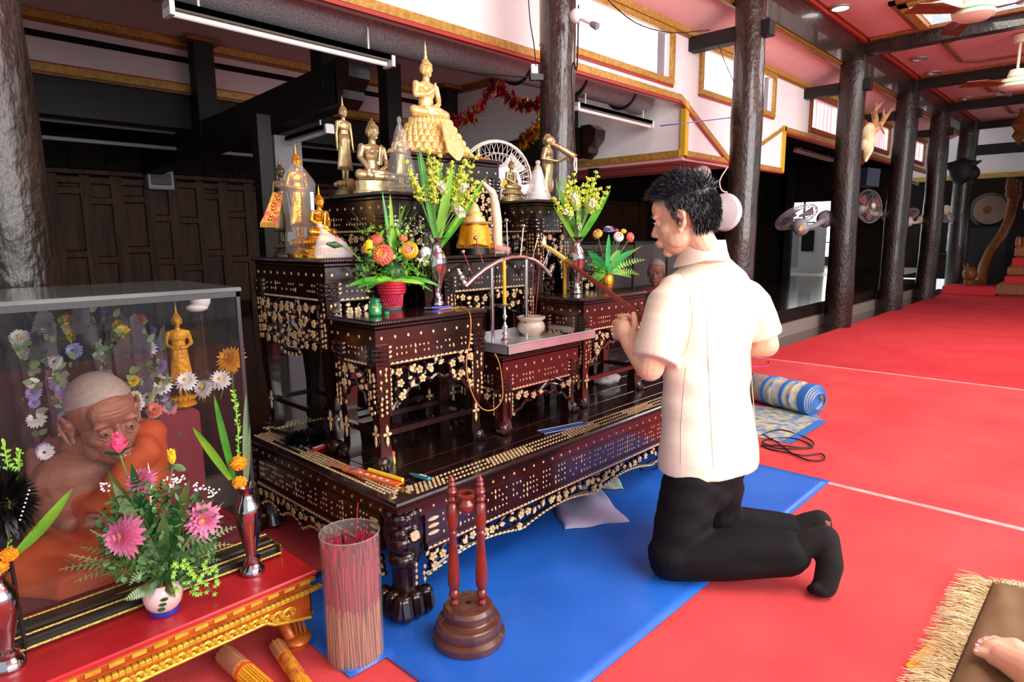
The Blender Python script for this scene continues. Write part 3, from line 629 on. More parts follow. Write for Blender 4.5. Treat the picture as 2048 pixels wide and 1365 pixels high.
# platform
def platform():
    t=thing('altar_platform','long dark carved platform inlaid with pearl that carries all the altar tables','platform',((PX0+PX1)/2,(PY0+PY1)/2,0))
    x0,x1,y0,y1,z1=PX0,PX1,PY0,PY1,PZ
    m=MB().bev(x0,x1,y0,y1,z1-.016,z1-.0005,.006).bev(x0+.01,x1-.01,y0+.01,y1-.01,z1-.04,z1-.016,.006);m.build('rim','lacquer',t,sm=False)
    n=7;bw=(y1-y0-.26)/n
    for i in range(n): MB().bev(x0+.12,x1-.12,y0+.13+i*bw,y0+.13+(i+1)*bw-.003,z1-.012,z1+.0012,.001).build('board','lacquer',t,sm=False)
    I=MB()
    Pt=lambda u,v,n:V(x0+u,y0+v,z1+n);L=x1-x0;Wd=y1-y0
    def rows(P,L_):
        u=.1
        while u<L_-.1:
            for j in range(5):
                if (int(u/.2)%2==0) or j%2==0: disc(I,P,(u+(j%2)*.008,.03+j*.0135),.0065,.0042,n=6,rot=.4)
            u+=.0165
    rows(Pt,L);rows(lambda u,v,n:V(x0+v,y1-u,z1+n),Wd);rows(lambda u,v,n:V(x0+u,y1-v,z1+n),L)
    for k in range(9): disc(I,Pt,(.03+.01*k,.03+.012*(k%5)+.02),.010,.004,n=6,rot=k)
    m=MB()
    for side in ('front','left'):
        P,LL=side_map(x0,x1,y0,y1,side,z1);nn=int(LL/.0095)
        for i in range(nn): m.ell(P((i+.5)*LL/nn,-.010,.0005),(.0046,.0046,.006),6,4)
    m.build('bead_edge','lacquer',t,kind='stuff')
    W=MB();Fr=MB()
    m=MB().box(x0+.03,x1-.03,y0+.03,y1-.03,z1-.075,z1-.04);m.build('frieze','lacquer_red',t,sm=False)
    for side in ('front','left','right','back'):
        P,LL=side_map(x0+.03,x1-.03,y0+.03,y1-.03,side,0);a,b=.09,LL-.09
        ext=P(0,0,-.02)-P(0,0,0)
        Fr.prism([P(a,z1-.165,.004),P(b,z1-.165,.004),P(b,z1-.075,.004),P(a,z1-.075,.004)],ext)
        Fr.prism([P(a,z1-.185,.012),P(b,z1-.185,.012),P(b,z1-.165,.012),P(a,z1-.165,.012)],ext)
        um=(a+b)/2;arch=lambda u:z1-.265+(.03*abs(math.sin(math.pi*(u-a)/(b-a)*5)))
        vines(W,I if side in('front','left') else MB(),P,a,b,z1-.27,z1-.188,arch,1.0)
        if side in('front','left'):
            for i in range(int(LL/.05)): disc(I,P,((i+.5)*.05,z1-.057),.0045,n=6)
            Pb=lambda u,v,n:P(u,v,n+.004);dots_band(I,Pb,a+.06,b-.06,z1-.158,z1-.082,.0085)
            for k in range(3):
                disc(I,Pb,(a+.03,z1-.095-.022*k),.022,.006,n=8);disc(I,Pb,(b-.03,z1-.095-.022*k),.022,.006,n=8)
            scallops(I,lambda u,v,n:P(u,v,n+.012),(a,z1-.18),(b,z1-.18),.009)
            n=int((b-a)/.02)
            for i in range(n):
                u=a+(i+.5)*(b-a)/n;disc(I,lambda x,y,n:P(x,y,n+.004),(u,arch(u)-.004),.0085,.007,shape='half')
    Fr.build('apron_frame','lacquer_red',t,sm=False);W.build('apron_carving','lacquer',t,kind='stuff')
    for cx,sx in ((x0+.035,1),(x1-.035,-1)):
        for cy,sy in ((y0+.035,1),(y1-.035,-1)):
            m=MB();zz=[.0145,.03,.06,.11,.16,.21,.27,z1-.045];wd=[.075,.10,.085,.06,.065,.09,.105,.10];vs=[]
            for k in range(len(zz)-1): pass
            m.loft([((cx+sx*(.05-.008*math.sin(z*12)),cy+sy*(.05-.008*math.sin(z*12)),z),(w_*.62,0,0),(0,w_*.62,0)) for z,w_ in zip(zz,wd)],12)
            for k in range(9): m.ell((cx+sx*(.0+.022*(k%3)),cy+sy*(-.002),.33-.035*(k//3)-.01*(k%2)),(.026,.018,.022),10,6);m.ell((cx-sx*.002,cy+sy*(.0+.022*(k%3)),.33-.035*(k//3)-.01*(k%2)),(.018,.026,.022),10,6)
            m.ell((cx+sx*.01,cy+sy*.01,.255),(.04,.04,.035),12,8);m.ell((cx+sx*.02,cy+sy*.02,.20),(.045,.045,.03),12,8)
            for k in range(3): m.limb([((cx+sx*(.0+.04*k),cy-sy*.006,.075),.024),((cx+sx*(.0+.04*k),cy-sy*.014,.038),.022)],8);m.limb([((cx-sx*.006,cy+sy*(.0+.04*k),.075),.024),((cx-sx*.014,cy+sy*(.0+.04*k),.038),.022)],8)
            m.ell((cx+sx*.04,cy+sy*.03,.06),(.06,.055,.035),12,8)
            m.build('leg','lacquer',t)
            P=lambda u,v,n:V(cx+sx*.05-.05+u,cy+sy*.05-.066-n,v)
            if sy>0: hangers(I,P,.025,.085,.11,.19,.013)
            Pm=lambda u,v,n:V(cx+u,cy-.03-n,v)
            if sy>0: disc(I,Pm,(.03*sx,.28),.018,.02,shape='leaf',rot=1)
    I.build('inlay','pearl',t,kind='stuff')
platform()
Z0=PZ+.001
T={}
T['fl']=altar_table('low inlaid altar table at front left, holding the red basket of flowers',1.10,1.56,1.62,1.865,Z0,.874,.17)
T['ml']=altar_table('tall inlaid altar table at the left end, holding the gold standing figure',1.10,1.328,1.89,2.40,Z0,1.058,.20,quat=('left',))
T['ul']=altar_table('upper left inlaid altar table, holding the standing and seated bronze figures',1.352,1.583,1.91,2.40,Z0,1.287,.24,quat=('left',))
T['tc']=altar_table('tallest inlaid altar table at the back centre, under the big golden seated figure',1.607,2.138,2.10,2.40,Z0,1.462,.24)
T['mc']=altar_table('middle inlaid altar table behind the steel arch, holding the gold cloth tray',1.608,2.138,1.885,2.075,Z0,1.053,.19)
T['ur']=altar_table('upper right inlaid altar table, holding the figure with a horn shaped object',2.162,2.405,1.905,2.40,Z0,1.287,.24)
T['mr']=altar_table('tall inlaid altar table at the right end, half hidden behind the gold flower vase',2.43,2.66,1.89,2.40,Z0,1.058,.2)
T['fr']=altar_table('low inlaid altar table at front right, holding the gold vase of flowers',2.135,2.61,1.615,1.865,Z0,.866,.17,red=True)
T['fc']=altar_table('lowest inlaid altar table at front centre, under the steel tray',1.63,2.085,1.60,1.84,Z0,.70,.12,red=True,stretch=False)
# ================= STATUES =================
def xf_of(base,h,az):
    R=rotz(az);b=V(*base);return lambda p:b+R@(V(*p)*h)
def head_parts(m,c,s=1.0,ushn=True,flame=True):
    c=V(*c);m.ell(c,(.075*s,.085*s,.10*s),16,12);m.ell(c+V(0,-.02,-.045)*s,(.055*s,.06*s,.06*s),14,10)
    m.limb([(c+V(0,-.085,.005)*s,.008*s),(c+V(0,-.100,-.028)*s,.014*s)],8)
    for k in (-1,1):
        m.ell(c+V(.078*k,0,-.02)*s,(.012*s,.02*s,.05*s),8,8);m.ell(c+V(.03*k,-.078,.006)*s,(.018*s,.012*s,.008*s),8,6);m.ell(c+V(.03*k,-.075,.028)*s,(.024*s,.012*s,.006*s),8,6)
    m.ell(c+V(0,-.086,-.052)*s,(.024*s,.012*s,.009*s),8,6);m.ell(c+V(0,-.072,-.085)*s,(.022*s,.022*s,.02*s),8,6)
    if ushn: m.ell(c+V(0,.01,.09)*s,(.045*s,.045*s,.045*s),12,8)
def hair_curls(t,f,c,s,mt,flame=.2):
    m=MB();c=V(*c);n=150;m.xf=f
    for i in range(n):
        z=1-1.35*i/n;a=i*2.39996;r=math.sqrt(max(0,1-z*z));p=V(r*math.cos(a),r*math.sin(a),z)
        if p[1]<-.45 and z<.42: continue
        if z<-.1 and p[1]<.1: continue
        m.ell(c+p*V(.08,.09,.105)*s,.012*s,6,4)
    for i in range(40):
        z=1-1.1*i/40;a=i*2.4;r=math.sqrt(max(0,1-z*z));m.ell(c+V(0,.01,.095)*s+V(r*math.cos(a),r*math.sin(a),z)*.047*s,.009*s,6,4)
    m.build('hair_curls',mt,t)
    if flame:
        m=MB();m.xf=f;z0=.135*s;F=flame
        m.lathe([(.022*s,z0),(.028*s,z0+.12*F),(.016*s,z0+.25*F),(.022*s,z0+.36*F),(.012*s,z0+.5*F),(.014*s,z0+.62*F),(.006*s,z0+.8*F),(.001,z0+F)],tuple(c+V(0,.01,0)),12);m.build('flame_finial',mt,t)
def seated(label,base,h,mt,az=0,ped=None,mudra='earth',group=None,flame=.22,sash=True,vox=.011,loc0=None,hairmt=None):
    """seated cross legged figure, h = height of body unit"""
    t=thing('seated_statue',label,'statue',base,group);pz=ped[1] if ped else 0
    f=xf_of((base[0],base[1],base[2]+pz*h),h,az)
    m=MB()
    m.ell((0,0,.09),(.2,.15,.09),16,8)
    for k in (-1,1): m.limb([((.10*k,.02,.08),.085),((.30*k,-.06,.075),.075),((.20*k,-.15,.06),.055)],12)
    m.limb([((.28,-.07,.09),.06),((.05,-.18,.10),.05),((-.17,-.15,.12),.035)],12);m.limb([((-.28,-.08,.06),.06),((-.02,-.19,.05),.05),((.18,-.16,.05),.035)],12)
    m.ell((0,.02,.22),(.125,.09,.14),16,10);m.ell((0,.01,.36),(.145,.09,.13),16,10);m.ell((0,.0,.44),(.17,.075,.07),16,8)
    m.ell((-.06,-.05,.40),(.06,.04,.05));m.ell((.06,-.05,.40),(.06,.04,.05));m.limb([((0,.01,.46),.055),((0,.0,.56),.048)])
    L=[((.19,.01,.45),.05),((.235,.0,.30),.04),((.10,-.14,.20),.032),((-.01,-.17,.155),.028)]
    Rr=[((-.19,.01,.45),.05),((-.24,.0,.31),.04),((-.235,-.11,.20),.032),((-.23,-.16,.13),.027)]
    if mudra=='chest': Rr=[((-.19,.01,.45),.05),((-.235,-.02,.30),.04),((-.10,-.13,.31),.032),((.01,-.15,.40),.026),((.03,-.15,.47),.016)]
    if mudra=='lap': Rr=[((-.19,.01,.45),.05),((-.235,.0,.30),.04),((-.10,-.14,.20),.032),((.02,-.18,.165),.028)]
    m.limb(L);m.limb(Rr);e=V(*Rr[-1][0])
    if mudra=='earth':
        for q in (-.03,-.01,.01,.03): m.limb([(e+V(q,-.01,-.01),.011),(e+V(q*1.2,-.025,-.05),.010),(e+V(q*1.2,-.02,-.085),.008)],6)
    head_parts(m,(0,-.01,.66));
    m.xf=None;m.v=[tuple(f(p)) for p in m.v]
    o=m.build('body',mt,t);remesh(o,vox*h,3)
    hair_curls(t,f,(0,-.01,.665),1.0,hairmt or mt,flame)
    if sash:
        m=MB();m.xf=f
        m.loft([((.08,-.085,.47),(.045,0,0),(0,.01,0)),((.07,-.105,.40),(.05,0,0),(0,.012,0)),((.05,-.10,.30),(.04,0,0),(0,.012,0)),((.03,-.11,.22),(.035,0,0),(0,.012,0))],10)
        m.tube([f_ for f_ in [(-.16,-.03,.36),(-.08,-.095,.42),(.04,-.1,.47),(.13,-.04,.50)]],.009,6);m.build('robe_sash',mt,t)
    if ped:
        m=MB();m.xf=lambda p:V(*base)+rotz(az)@(V(*p)*h);kind,H,Rw=ped
        if kind=='plain': m.loft([((0,-.02,z*H),(Rw*a,0,0),(0,Rw*a*.62,0)) for z,a in ((0,1.08),(.12,1.08),(.2,1.0),(.5,.96),(.8,1.0),(1,.98))],20)
        else:
            m.loft([((0,-.02,z*H),(Rw*a,0,0),(0,Rw*a*.66,0)) for z,a in ((0,1.3),(.1,1.3),(.18,1.15),(.35,1.1),(.42,.95),(.55,.9),(.62,1.05),(.8,1.12),(.95,1.0),(1,.97))],28)
            for rr,zz in ((1.1,.30),(1.08,.72)):
                for i in range(28):
                    a=2*math.pi*i/28;m.ell((Rw*rr*math.cos(a),-.02+Rw*rr*.66*math.sin(a),zz*H),(.032,.022,.045),6,5)
        m.build('pedestal',mt,t)
    return t
def standing(label,base,h,mt,az=0,ped=.14,pose='down',group=None,hairmt=None,pedr=.10,fat=1):
    t=thing('standing_statue',label,'statue',base,group);f0=xf_of((base[0],base[1],base[2]+ped*h),h*(1-ped),az);f=lambda p:f0(V(p[0]*fat,p[1]*fat,p[2]));m=MB()
    for k in (-1,1):
        m.limb([((.035*k,0,.52),.055),((.033*k,-.005,.28),.034),((.03*k,.01,.03),.020)]);m.ell((.032*k,-.03,.012),(.018,.045,.014))
        if pose=='down': m.limb([((.10*k,0,.74),.028),((.125*k,.0,.60),.022),((.13*k,-.01,.47),.017),((.135*k,-.015,.42),.016)]);
        if pose=='down':
            for q in (-.01,.003,.014): m.limb([((.135*k+q*.3,-.015+q,.42),.007),((.14*k,-.02+q,.375),.005)],6)
    if pose=='bowl':
        for k in (-1,1): m.limb([((.10*k,0,.74),.028),((.135*k,.02,.61),.022),((.07*k,-.08,.575),.018),((.02*k,-.10,.575),.016)])
    if pose=='horn':
        m.limb([((-.10,0,.74),.030),((-.135,.02,.60),.024),((-.06,-.10,.57),.019),((.0,-.13,.60),.017)]);m.limb([((.10,0,.74),.028),((.14,.0,.60),.022),((.11,-.12,.60),.018),((.10,-.17,.64),.016)])
    m.ell((0,0,.60),(.075,.05,.11));m.ell((0,-.005,.70),(.095,.055,.08));m.ell((0,0,.755),(.105,.04,.03));m.limb([((0,0,.76),.032),((0,-.005,.82),.027)])
    head_parts(m,(0,-.008,.875),.62 if fat==1 else .72)
    if pose!='horn': m.ell((0,.0,.54),(.072,.055,.05))
    m.v=[tuple(f(p)) for p in m.v];o=m.build('body',mt,t);remesh(o,.0065*h,2)
    if pose!='horn': hair_curls(t,f,(0,-.008,.878),.62,hairmt or mt,.13)
    m=MB();m.xf=f    # robe skirt with side panels
    n=28
    def ring(z,a,b,fl): 
        return [(a*math.cos(2*math.pi*i/n)*(1+fl*(abs(math.cos(2*math.pi*i/n))**6)),b*math.sin(2*math.pi*i/n)*(1+.05*math.cos(2*math.pi*i/n*7)),z) for i in range(n)]
    rows=[(.60,.078,.052,0),(.50,.080,.056,.1),(.35,.082,.052,.25),(.2,.088,.05,.4),(.14,.092,.05,.5)];vs=[]
    for r in rows: vs+=ring(*r)
    m.add(vs,[(i*n+k,(i+1)*n+k,(i+1)*n+(k+1)%n,i*n+(k+1)%n) for i in range(len(rows)-1) for k in range(n)]);o=m.build('robe',mt,t)
    sd=o.modifiers.new('t','SOLIDIFY');sd.thickness=.006*h
    if ped:
        m=MB();b=V(*base);H=ped*h;r=pedr*h
        m.lathe([(r*1.25,0),(r*1.25,H*.12),(r*1.1,H*.2),(r*1.15,H*.35),(r*.8,H*.45),(r*.85,H*.6),(r*1.1,H*.78),(r*.95,H*.95),(r*.8,H)],tuple(b),20)
        for i in range(14): a=2*math.pi*i/14;m.ell(b+V(math.cos(a)*r*1.05,math.sin(a)*r*1.05,H*.75),(r*.2,r*.2,H*.16),6,5)
        m.build('pedestal',mt,t)
    return t
def at_y(px,py,y): p=YP(px,py,y);return p
AZ=.15
# ---- left end table
zt=1.0585
p=at_y(590,290,2.22);g1=standing('tall gold standing figure wrapped in clear plastic, holding a bowl, on the left table',(p[0],2.22,zt),(p[2]-zt)/1.06,'gold',AZ,.17,'bowl',pedr=.09)
m=MB();h=(p[2]-zt)
m.loft([((p[0],2.22,zt+h*z),(a*h,0,0),(0,a*h*.8,0)) for z,a in ((.03,.15),(.3,.13),(.5,.15),(.66,.17),(.7,.15),(.8,.07),(.84,.045))],20);m.build('plastic_wrap','plastic',g1)
MB().box(p[0]-.004,p[0]+.008,2.125,2.13,zt+h*.33,zt+h*.57).build('silver_strip','steel_dull',g1,sm=False)
p=at_y(558,320,2.33);g2=standing('dark bronze standing figure behind the gold one, draped with a red embroidered sash',(p[0],2.33,zt),(p[2]-zt)/1.02,'bronze_dark',AZ,.14,'down')
m=MB();a=V(*YP(556,385,2.27));b_=V(*YP(538,445,2.24));n=10;vs=[];w_=.028
for i in range(n+1):
    t=i/n;c=a*(1-t)+b_*t+V(0,-.006*math.sin(t*3),0);vs+=[c-V(w_,0,0)*(.7+.4*t),c+V(w_,0,0)*(.7+.4*t),c+V(w_*(.7+.4*t),.004,0),c+V(-w_*(.7+.4*t),.004,0)]
m.add(vs,[(i*4+j,i*4+(j+1)%4,i*4+4+(j+1)%4,i*4+4+j) for i in range(n) for j in range(4)]);m.build('embroidered_sash','cloth_red',g2)
m=MB()
for i in range(12): q=b_+V(-w_*1.1+i*w_*.2,0,0);m.tube([q,q+V(-.003,-.002,-.018)],.0016,4)
m.build('gold_fringe','cloth_gold',g2,kind='stuff')
m=MB();
for i in range(9): q=a*(1-i/9)+b_*(i/9)+V(U(-.012,.012),-.012,0);m.ell(q,(.006,.003,.006),8,5)
m.build('sequins','gold',g2,kind='stuff')
p=at_y(645,365,2.03);seated('small gold seated figure on the left table, meditating above the plastic bag',(p[0],2.06,zt),(p[2]-zt)/1.45,'gold',AZ+.1,('lotus',.42,.33),'lap',flame=.2)
# plastic bag with artificial lotus
c=V(*YP(668,495,1.95));c[2]=zt+.001
t=thing('bagged_lotus','pink artificial lotus in a tied clear plastic bag, green leaf on its stem','flower',c)
m=MB();m.loft([(c+V(0,0,0),(.070,0,0),(0,.03,0)),(c+V(0,0,.01),(.075,0,0),(0,.034,0)),(c+V(-.01,0,.05),(.055,0,0),(0,.032,0)),(c+V(-.03,0,.08),(.02,0,0),(0,.018,0)),(c+V(-.042,0,.095),(.004,0,0),(0,.004,0)),(c+V(-.046,0,.10),(.010,0,0),(0,.010,0)),(c+V(-.05,0,.112),(.008,0,0),(0,.008,0))],18);m.build('bag','plastic_milky',t)
m=MB()
for k in range(14): a=k*2.4;m.petal(c+V(-.01,-.01,.02),V(math.cos(a)*.45+.3,math.sin(a)*.4-.1,.9),V(math.cos(a),math.sin(a),0.1),.05,.016,-.15,.4)
m.build('petals','pink_wrap',t)
s0=c+V(.03,-.045,.02);lf=V(*YP(655,487,1.86));st=V(*Z(725,530,1.0))
m=MB();e2=V(*YP(720,520,1.72));l0=V(*YP(683,492,1.72));m.tube([e2,(e2+l0)/2+V(0,0,.006),l0],.0022,6);m.build('stem','stem',t)
m=MB();l1=V(*YP(655,488,1.72));m.limb([(l0,.004),((l0+l1)/2,.011),(l1,.004)],10);m.build('leaf','leaf_dark',t)
# ---- upper left table
zt=1.2875
p=at_y(684,200,2.26);standing('slim bronze standing figure with arms down, leftmost on the upper left table',(p[0],2.26,zt),(p[2]-zt)/1.03,'bronze',AZ,.17,'down',pedr=.11)
q=V(*YP(703,372,2.2));t=thing('round_fan','small woven bronze fan leaning against the foot of the slim standing figure','fan',q);m=MB().lathe([(.001,0),(.028,.002),(.028,.005),(.001,.006)],tuple(q),18,axis=(.2,-1,.15));m.build('fan_plate','bronze',t)
p=at_y(737,228,2.08);seated('largest bronze seated figure with beaded hair, touching its right knee, upper left table',(p[0]+.025,2.10,zt),(p[2]-zt)/1.05,'silver_gold',AZ,('plain',.17,.34),'earth',flame=.05,hairmt='bronze')
p=at_y(803,232,1.985);g=standing('bronze standing figure inside a tall tied plastic bag, right of the largest seated one',(p[0],2.0,zt),(p[2]-zt)/1.18,'bronze',AZ,.14,'bowl')
m=MB();h=(p[2]-zt);c=V(p[0],2.0,zt)
m.loft([(c+V(0,0,h*z),(a*h,0,0),(0,a*h,0)) for z,a in ((0,.26),(.02,.27),(.3,.19),(.6,.12),(.8,.07),(.9,.03),(.905,.02),(.93,.03),(.97,.032),(1,.015))],16);m.build('plastic_bag','plastic',g)
# ---- big golden figure
zt=1.4625;p=at_y(829,80,2.25);H=p[2]-zt;cx=YP(862,250,2.25)[0]
big=seated('largest golden seated figure at the top of the altar with one hand raised',(cx-.02,2.25,zt+H*.345),H*.655/1.02,'gold_bright',AZ-.05,None,'chest',flame=.25,sash=False)
m=MB();cy=2.25
for k in range(6):
    z=zt+H*(.0+.058*k);r=.215-.022*k
    m.loft([((cx,cy,z),(r,0,0),(0,r*.62,0)),((cx,cy,z+H*.02),(r*.98,0,0),(0,r*.6,0)),((cx,cy,z+H*.045),(r*.90,0,0),(0,r*.56,0)),((cx,cy,z+H*.0585),(r*.93,0,0),(0,r*.58,0))],32)
    nn=30
    for i in range(nn):
        a=2*math.pi*(i+.5*(k%2))/nn;m.ell((cx+r*.97*math.cos(a),cy+r*.60*math.sin(a),z+H*.03),(.011,.011,.018),6,5);m.ell((cx+r*1.0*math.cos(a),cy+r*.62*math.sin(a),z+H*.012),(.007,.007,.007),5,4)
o=m.build('tiered_pedestal','gold_bright',big)
m=MB();az=-.25
m.xf=lambda q:V(cx-.005,cy-.115,zt+H*.26)+rotz(az+.25)@V(*q)
vs=[];n=10
for i in range(n+1):
    t_=i/n;z=.02-.165*t_;y=.012-.068*t_;w_=.032+.014*t_;w_=w_ if i<n-1 else w_*(.6 if i==n-1 else .2);vs+=[(-w_,y,z),(w_,y,z),(w_,y-.008,z),(-w_,y-.008,z)]
m.add(vs,[(i*4+j,i*4+(j+1)%4,i*4+4+(j+1)%4,i*4+4+j) for i in range(n) for j in range(4)]+[(0,1,2,3)]);m.build('hanging_cloth','gold_bright',big)
m=MB().bev(cx-.225,cx+.225,cy-.14,cy+.14,zt,zt+.012,.003);m.build('wooden_base','throne_gold',big,sm=False)
p=at_y(957,290,2.2);c=V(p[0],2.2,zt);t=tag(B('lathe',[(.018,0),(.018,.006),(.012,.012),(.014,.02),(.007,.03),(.008,.036),(.004,.046),(.0045,.055),(.001,p[2]-zt)],tuple(c),14).build('small_spire','gold_bright'),'tiny gold spire at the right end of the tallest table','ornament')
# ---- upper right table
zt=1.2875
p=at_y(1024,303,2.1);seated('small bronze seated figure left on the upper right table, before the white fan',(p[0]+.015,2.12,zt),(p[2]-zt)/1.36,'bronze',AZ,('lotus',.32,.32),'lap',flame=.2)
p=at_y(1073,320,1.99);c=V(p[0]+.01,1.99,zt);h=p[2]-zt
t=thing('wrapped_pagoda','small white pagoda in a tied cone of clear plastic on the upper right table','ornament',c)
m=MB().lathe([(.05,0),(.05,.01),(.042,.02),(.044,.03),(.03,.04),(.033,.055),(.022,.07),(.025,.085),(.012,.1),(.014,.115),(.006,.13),(.001,h*.85)],tuple(c),16);m.build('pagoda','white',t)
m=MB().lathe([(.062,0),(.06,.02),(.04,h*.4),(.022,h*.7),(.012,h*.86),(.007,h*.88),(.012,h*.93),(.010,h*.98),(.002,h)],tuple(c),16);m.build('plastic_bag','plastic_milky',t)
p=at_y(1085,263,2.05);c=V(YP(1095,330,2.05)[0],2.05,zt)
g=standing('matt gold standing disciple blowing a long bundled horn, right of the wrapped pagoda',c,(p[2]-zt)/.99,'bronze',AZ+.35,0,'horn',fat=1.45)
h=p[2]-zt;R_=rotz(AZ+.35);L=lambda x,y,z:c+R_@(V(x*1.4,y*1.2,z)*h)
a=L(.0,-.065,.84);b=L(.11,-.30,.66);m=MB();m.tube([a,a*.75+b*.25,a*.5+b*.5,b],[.016*h/.35*.4,.036*h,.045*h,.05*h],12)
for k in (.3,.6,.9): q=a*(1-k)+b*k;d=nrm(b-a);m.tube([q-d*.003,q+d*.003],[.052*h]*2,12)
m.build('horn_bundle','bronze',g);m=MB()
for k in range(9): q=b+V(0,-.005,-.008*k);m.ell(q+V(.002*math.sin(k),0,0),.0045,8,5);m.ell(q+V(.012,-.003,-.01),.0045,8,5)
m.build('jasmine_garland','flower_white',g);m=MB()
for k in range(12): m.ell(b+V(U(-.01,.01),U(-.012,0),U(-.004,.012)),.004,6,4)
m.build('orange_blossoms','orange_wrap',g)
m=MB();m.loft([(L(0,0,.76),(.09*h,0,0),(0,.05*h,0)),(L(0,-.01,.66),(.088*h,0,0),(0,.055*h,0)),(L(0,0,.55),(.078*h,0,0),(0,.052*h,0))],18);m.build('pleated_robe','bronze',g)
# ---- middle table: cloth tray, tusk, bag
zt=1.0535;c=V(YP(948,450,1.985)[0],1.985,zt)
t=thing('offering_stand','gold cloth draped offering stand with fringe on the middle table','stand',c)
MB().lathe([(.062,0),(.06,.03),(.045,.04),(.05,.06)],tuple(c),20).build('base','black',t)
m=MB();n=40;vs=[];rows=[(.045,.125),(.060,.12),(.066,.09),(.072,.06),(.078,.04)]
for r,z in rows:
    for i in range(n): a=2*math.pi*i/n;rr=r*(1+(.13-z)*1.3*math.sin(a*7)*.6);vs.append(c+V(rr*math.cos(a),rr*.95*math.sin(a),z+.004*math.sin(a*5)))
m.add(vs,[(i*n+k,(i+1)*n+k,(i+1)*n+(k+1)%n,i*n+(k+1)%n) for i in range(4) for k in range(n)]);m.build('draped_cloth','cloth_gold',t)
m=MB()
for i in range(70): a=2*math.pi*i/70;r=.078*(1+.05*math.sin(a*7));q=c+V(r*math.cos(a),r*.95*math.sin(a),.041);m.tube([q,q+V(0,0,-.016)],.0013,4)
m.build('fringe','cloth_gold',t,kind='stuff')
MB().lathe([(.05,.122),(.07,.126),(.075,.132),(.05,.135),(.045,.15),(.035,.155),(.038,.17),(.028,.175),(.02,.20),(.006,.215)],tuple(c),24).build('gold_top','gold_bright',t)
b0=V(YP(995,498,1.97)[0],1.97,zt);b1=V(*YP(994,440,1.97));b2=V(*YP(985,385,1.98));b3=V(*YP(963,362,1.99))
t=thing('ivory_tusk','curved ivory tusk standing on a wooden block beside the gold cloth stand','ornament',b0);MB().bev(b0[0]-.032,b0[0]+.022,1.95,1.995,zt,zt+.022,.003).build('block','cream',t,sm=False)
m=MB();cr=[b0+V(0,0,.02),b1,b2*.6+b1*.4+V(.004,0,0),b2,b3];m.tube(cr,[.022,.021,.019,.016,.005],14);m.build('tusk','ivory',t)
c=V(YP(1008,492,1.92)[0],1.925,zt);t=thing('orange_packet','crumpled clear bag holding an orange packet beside the tusk','packet',c)
MB().beam(c+V(-.05,.01,.03),c+V(.028,-.005,.016),.022,.018).build('orange_pack','orange_wrap',t)
m=MB();m.loft([(c+V(0,0,.0),(.045,0,0),(0,.02,0)),(c+V(0,0,.02),(.044,0,0),(0,.022,0)),(c+V(-.02,0,.045),(.02,0,0),(0,.012,0)),(c+V(-.03,0,.06),(.006,0,0),(0,.006,0))],10);m.build('bag','plastic',t)
# ---- steel tray and its things
tz=.702
t=thing('steel_tray','shallow stainless steel tray with raised rim on the lowest front table','tray',(1.88,1.70,tz));x0,x1,y0,y1=1.617,2.143,1.56,1.86
m=MB().box(x0,x1,y0,y1,tz,tz+.004);
for a in ((x0,x1,y0,y0+.003),(x0,x1,y1-.003,y1),(x0,x0+.003,y0,y1),(x1-.003,x1,y0,y1)): m.box(*a,tz,tz+.036)
m.tube([(x0,y0,tz+.037),(x1,y0,tz+.037),(x1,y1,tz+.037),(x0,y1,tz+.037),(x0,y0,tz+.037)],.003,6);m.build('tray_body','steel_dull',t,sm=False)
tz+=.0045
c=Z(1073,672,tz);c=V(c[0],c[1]+.03,tz)
t=thing('incense_pot','cream marble incense pot filled with ash, three sticks burning in it','pot',c);s=.001
MB().lathe([(.038,0),(.040,.006),(.055,.02),(.060,.036),(.056,.052),(.048,.060),(.052,.066),(.060,.072),(.062,.08),(.054,.082),(.050,.074)],tuple(c),32).build('pot','marble',t)
m=MB();m.lathe([(.001,.079),(.03,.080),(.052,.077),(.052,.07)],tuple(c),24);
for k in range(60): a=U(0,6.3);r=U(0,.05);m.ell(c+V(r*math.cos(a),r*math.sin(a),.079),(.004,.004,.003),5,4)
m.build('ash','ash',t)
for k,(px,py,bx,yo) in enumerate(((1053,500,1062,.012),(1068,512,1070,0),(1082,505,1084,-.01))):
    b=c+V(-.014+.015*k,yo,.078);tp=V(*YP(px,py,c[1]+.01+yo));g=tag(MB().tube([b,b*.75+tp*.25],.0016,6).build('incense_stick','incense_red'),['burning incense stick, leftmost of three in the marble pot','burning incense stick, middle of three in the marble pot','burning incense stick, rightmost of three in the marble pot'][k],'incense')
    MB().tube([b*.75+tp*.25,tp],.0021,6).build('coated_tip','incense',g)
def candlestick(px,py,top_px,lab1,lab2):
    b=Z(px,py,tz);b=V(b[0],b[1],tz);zc=YP(px,top_px[0],b[1])[2]-tz;ztop=YP(px,top_px[1],b[1])[2]-tz
    pr=[(.020,0),(.020,.003),(.012,.008),(.008,.014),(.012,.022),(.006,.03),(.010,.04),(.013,.046),(.007,.054),(.005,.066),(.008,.074),(.011,.08),(.006,.088),(.006,zc-.01),(.022,zc-.002),(.023,zc),(.010,zc+.001)]
    s=zc/.12;pr=[(r,z*s if z<.1 else z) for r,z in pr]
    tag(B('lathe',pr,tuple(b),20).build('candlestick','steel'),lab1,'candlestick')
    c=tag(MB().tube([b+V(0,0,zc-.002),b+V(.0,0,(zc+ztop)/2),b+V(0,0,ztop-.008),b+V(0,0,ztop-.003)],[.0078,.0075,.0070,.004],12).build('candle','candle'),lab2,'candle')
    MB().tube([b+V(0,0,ztop-.004),b+V(.001,0,ztop+.005)],.001,5).build('wick','black',c)
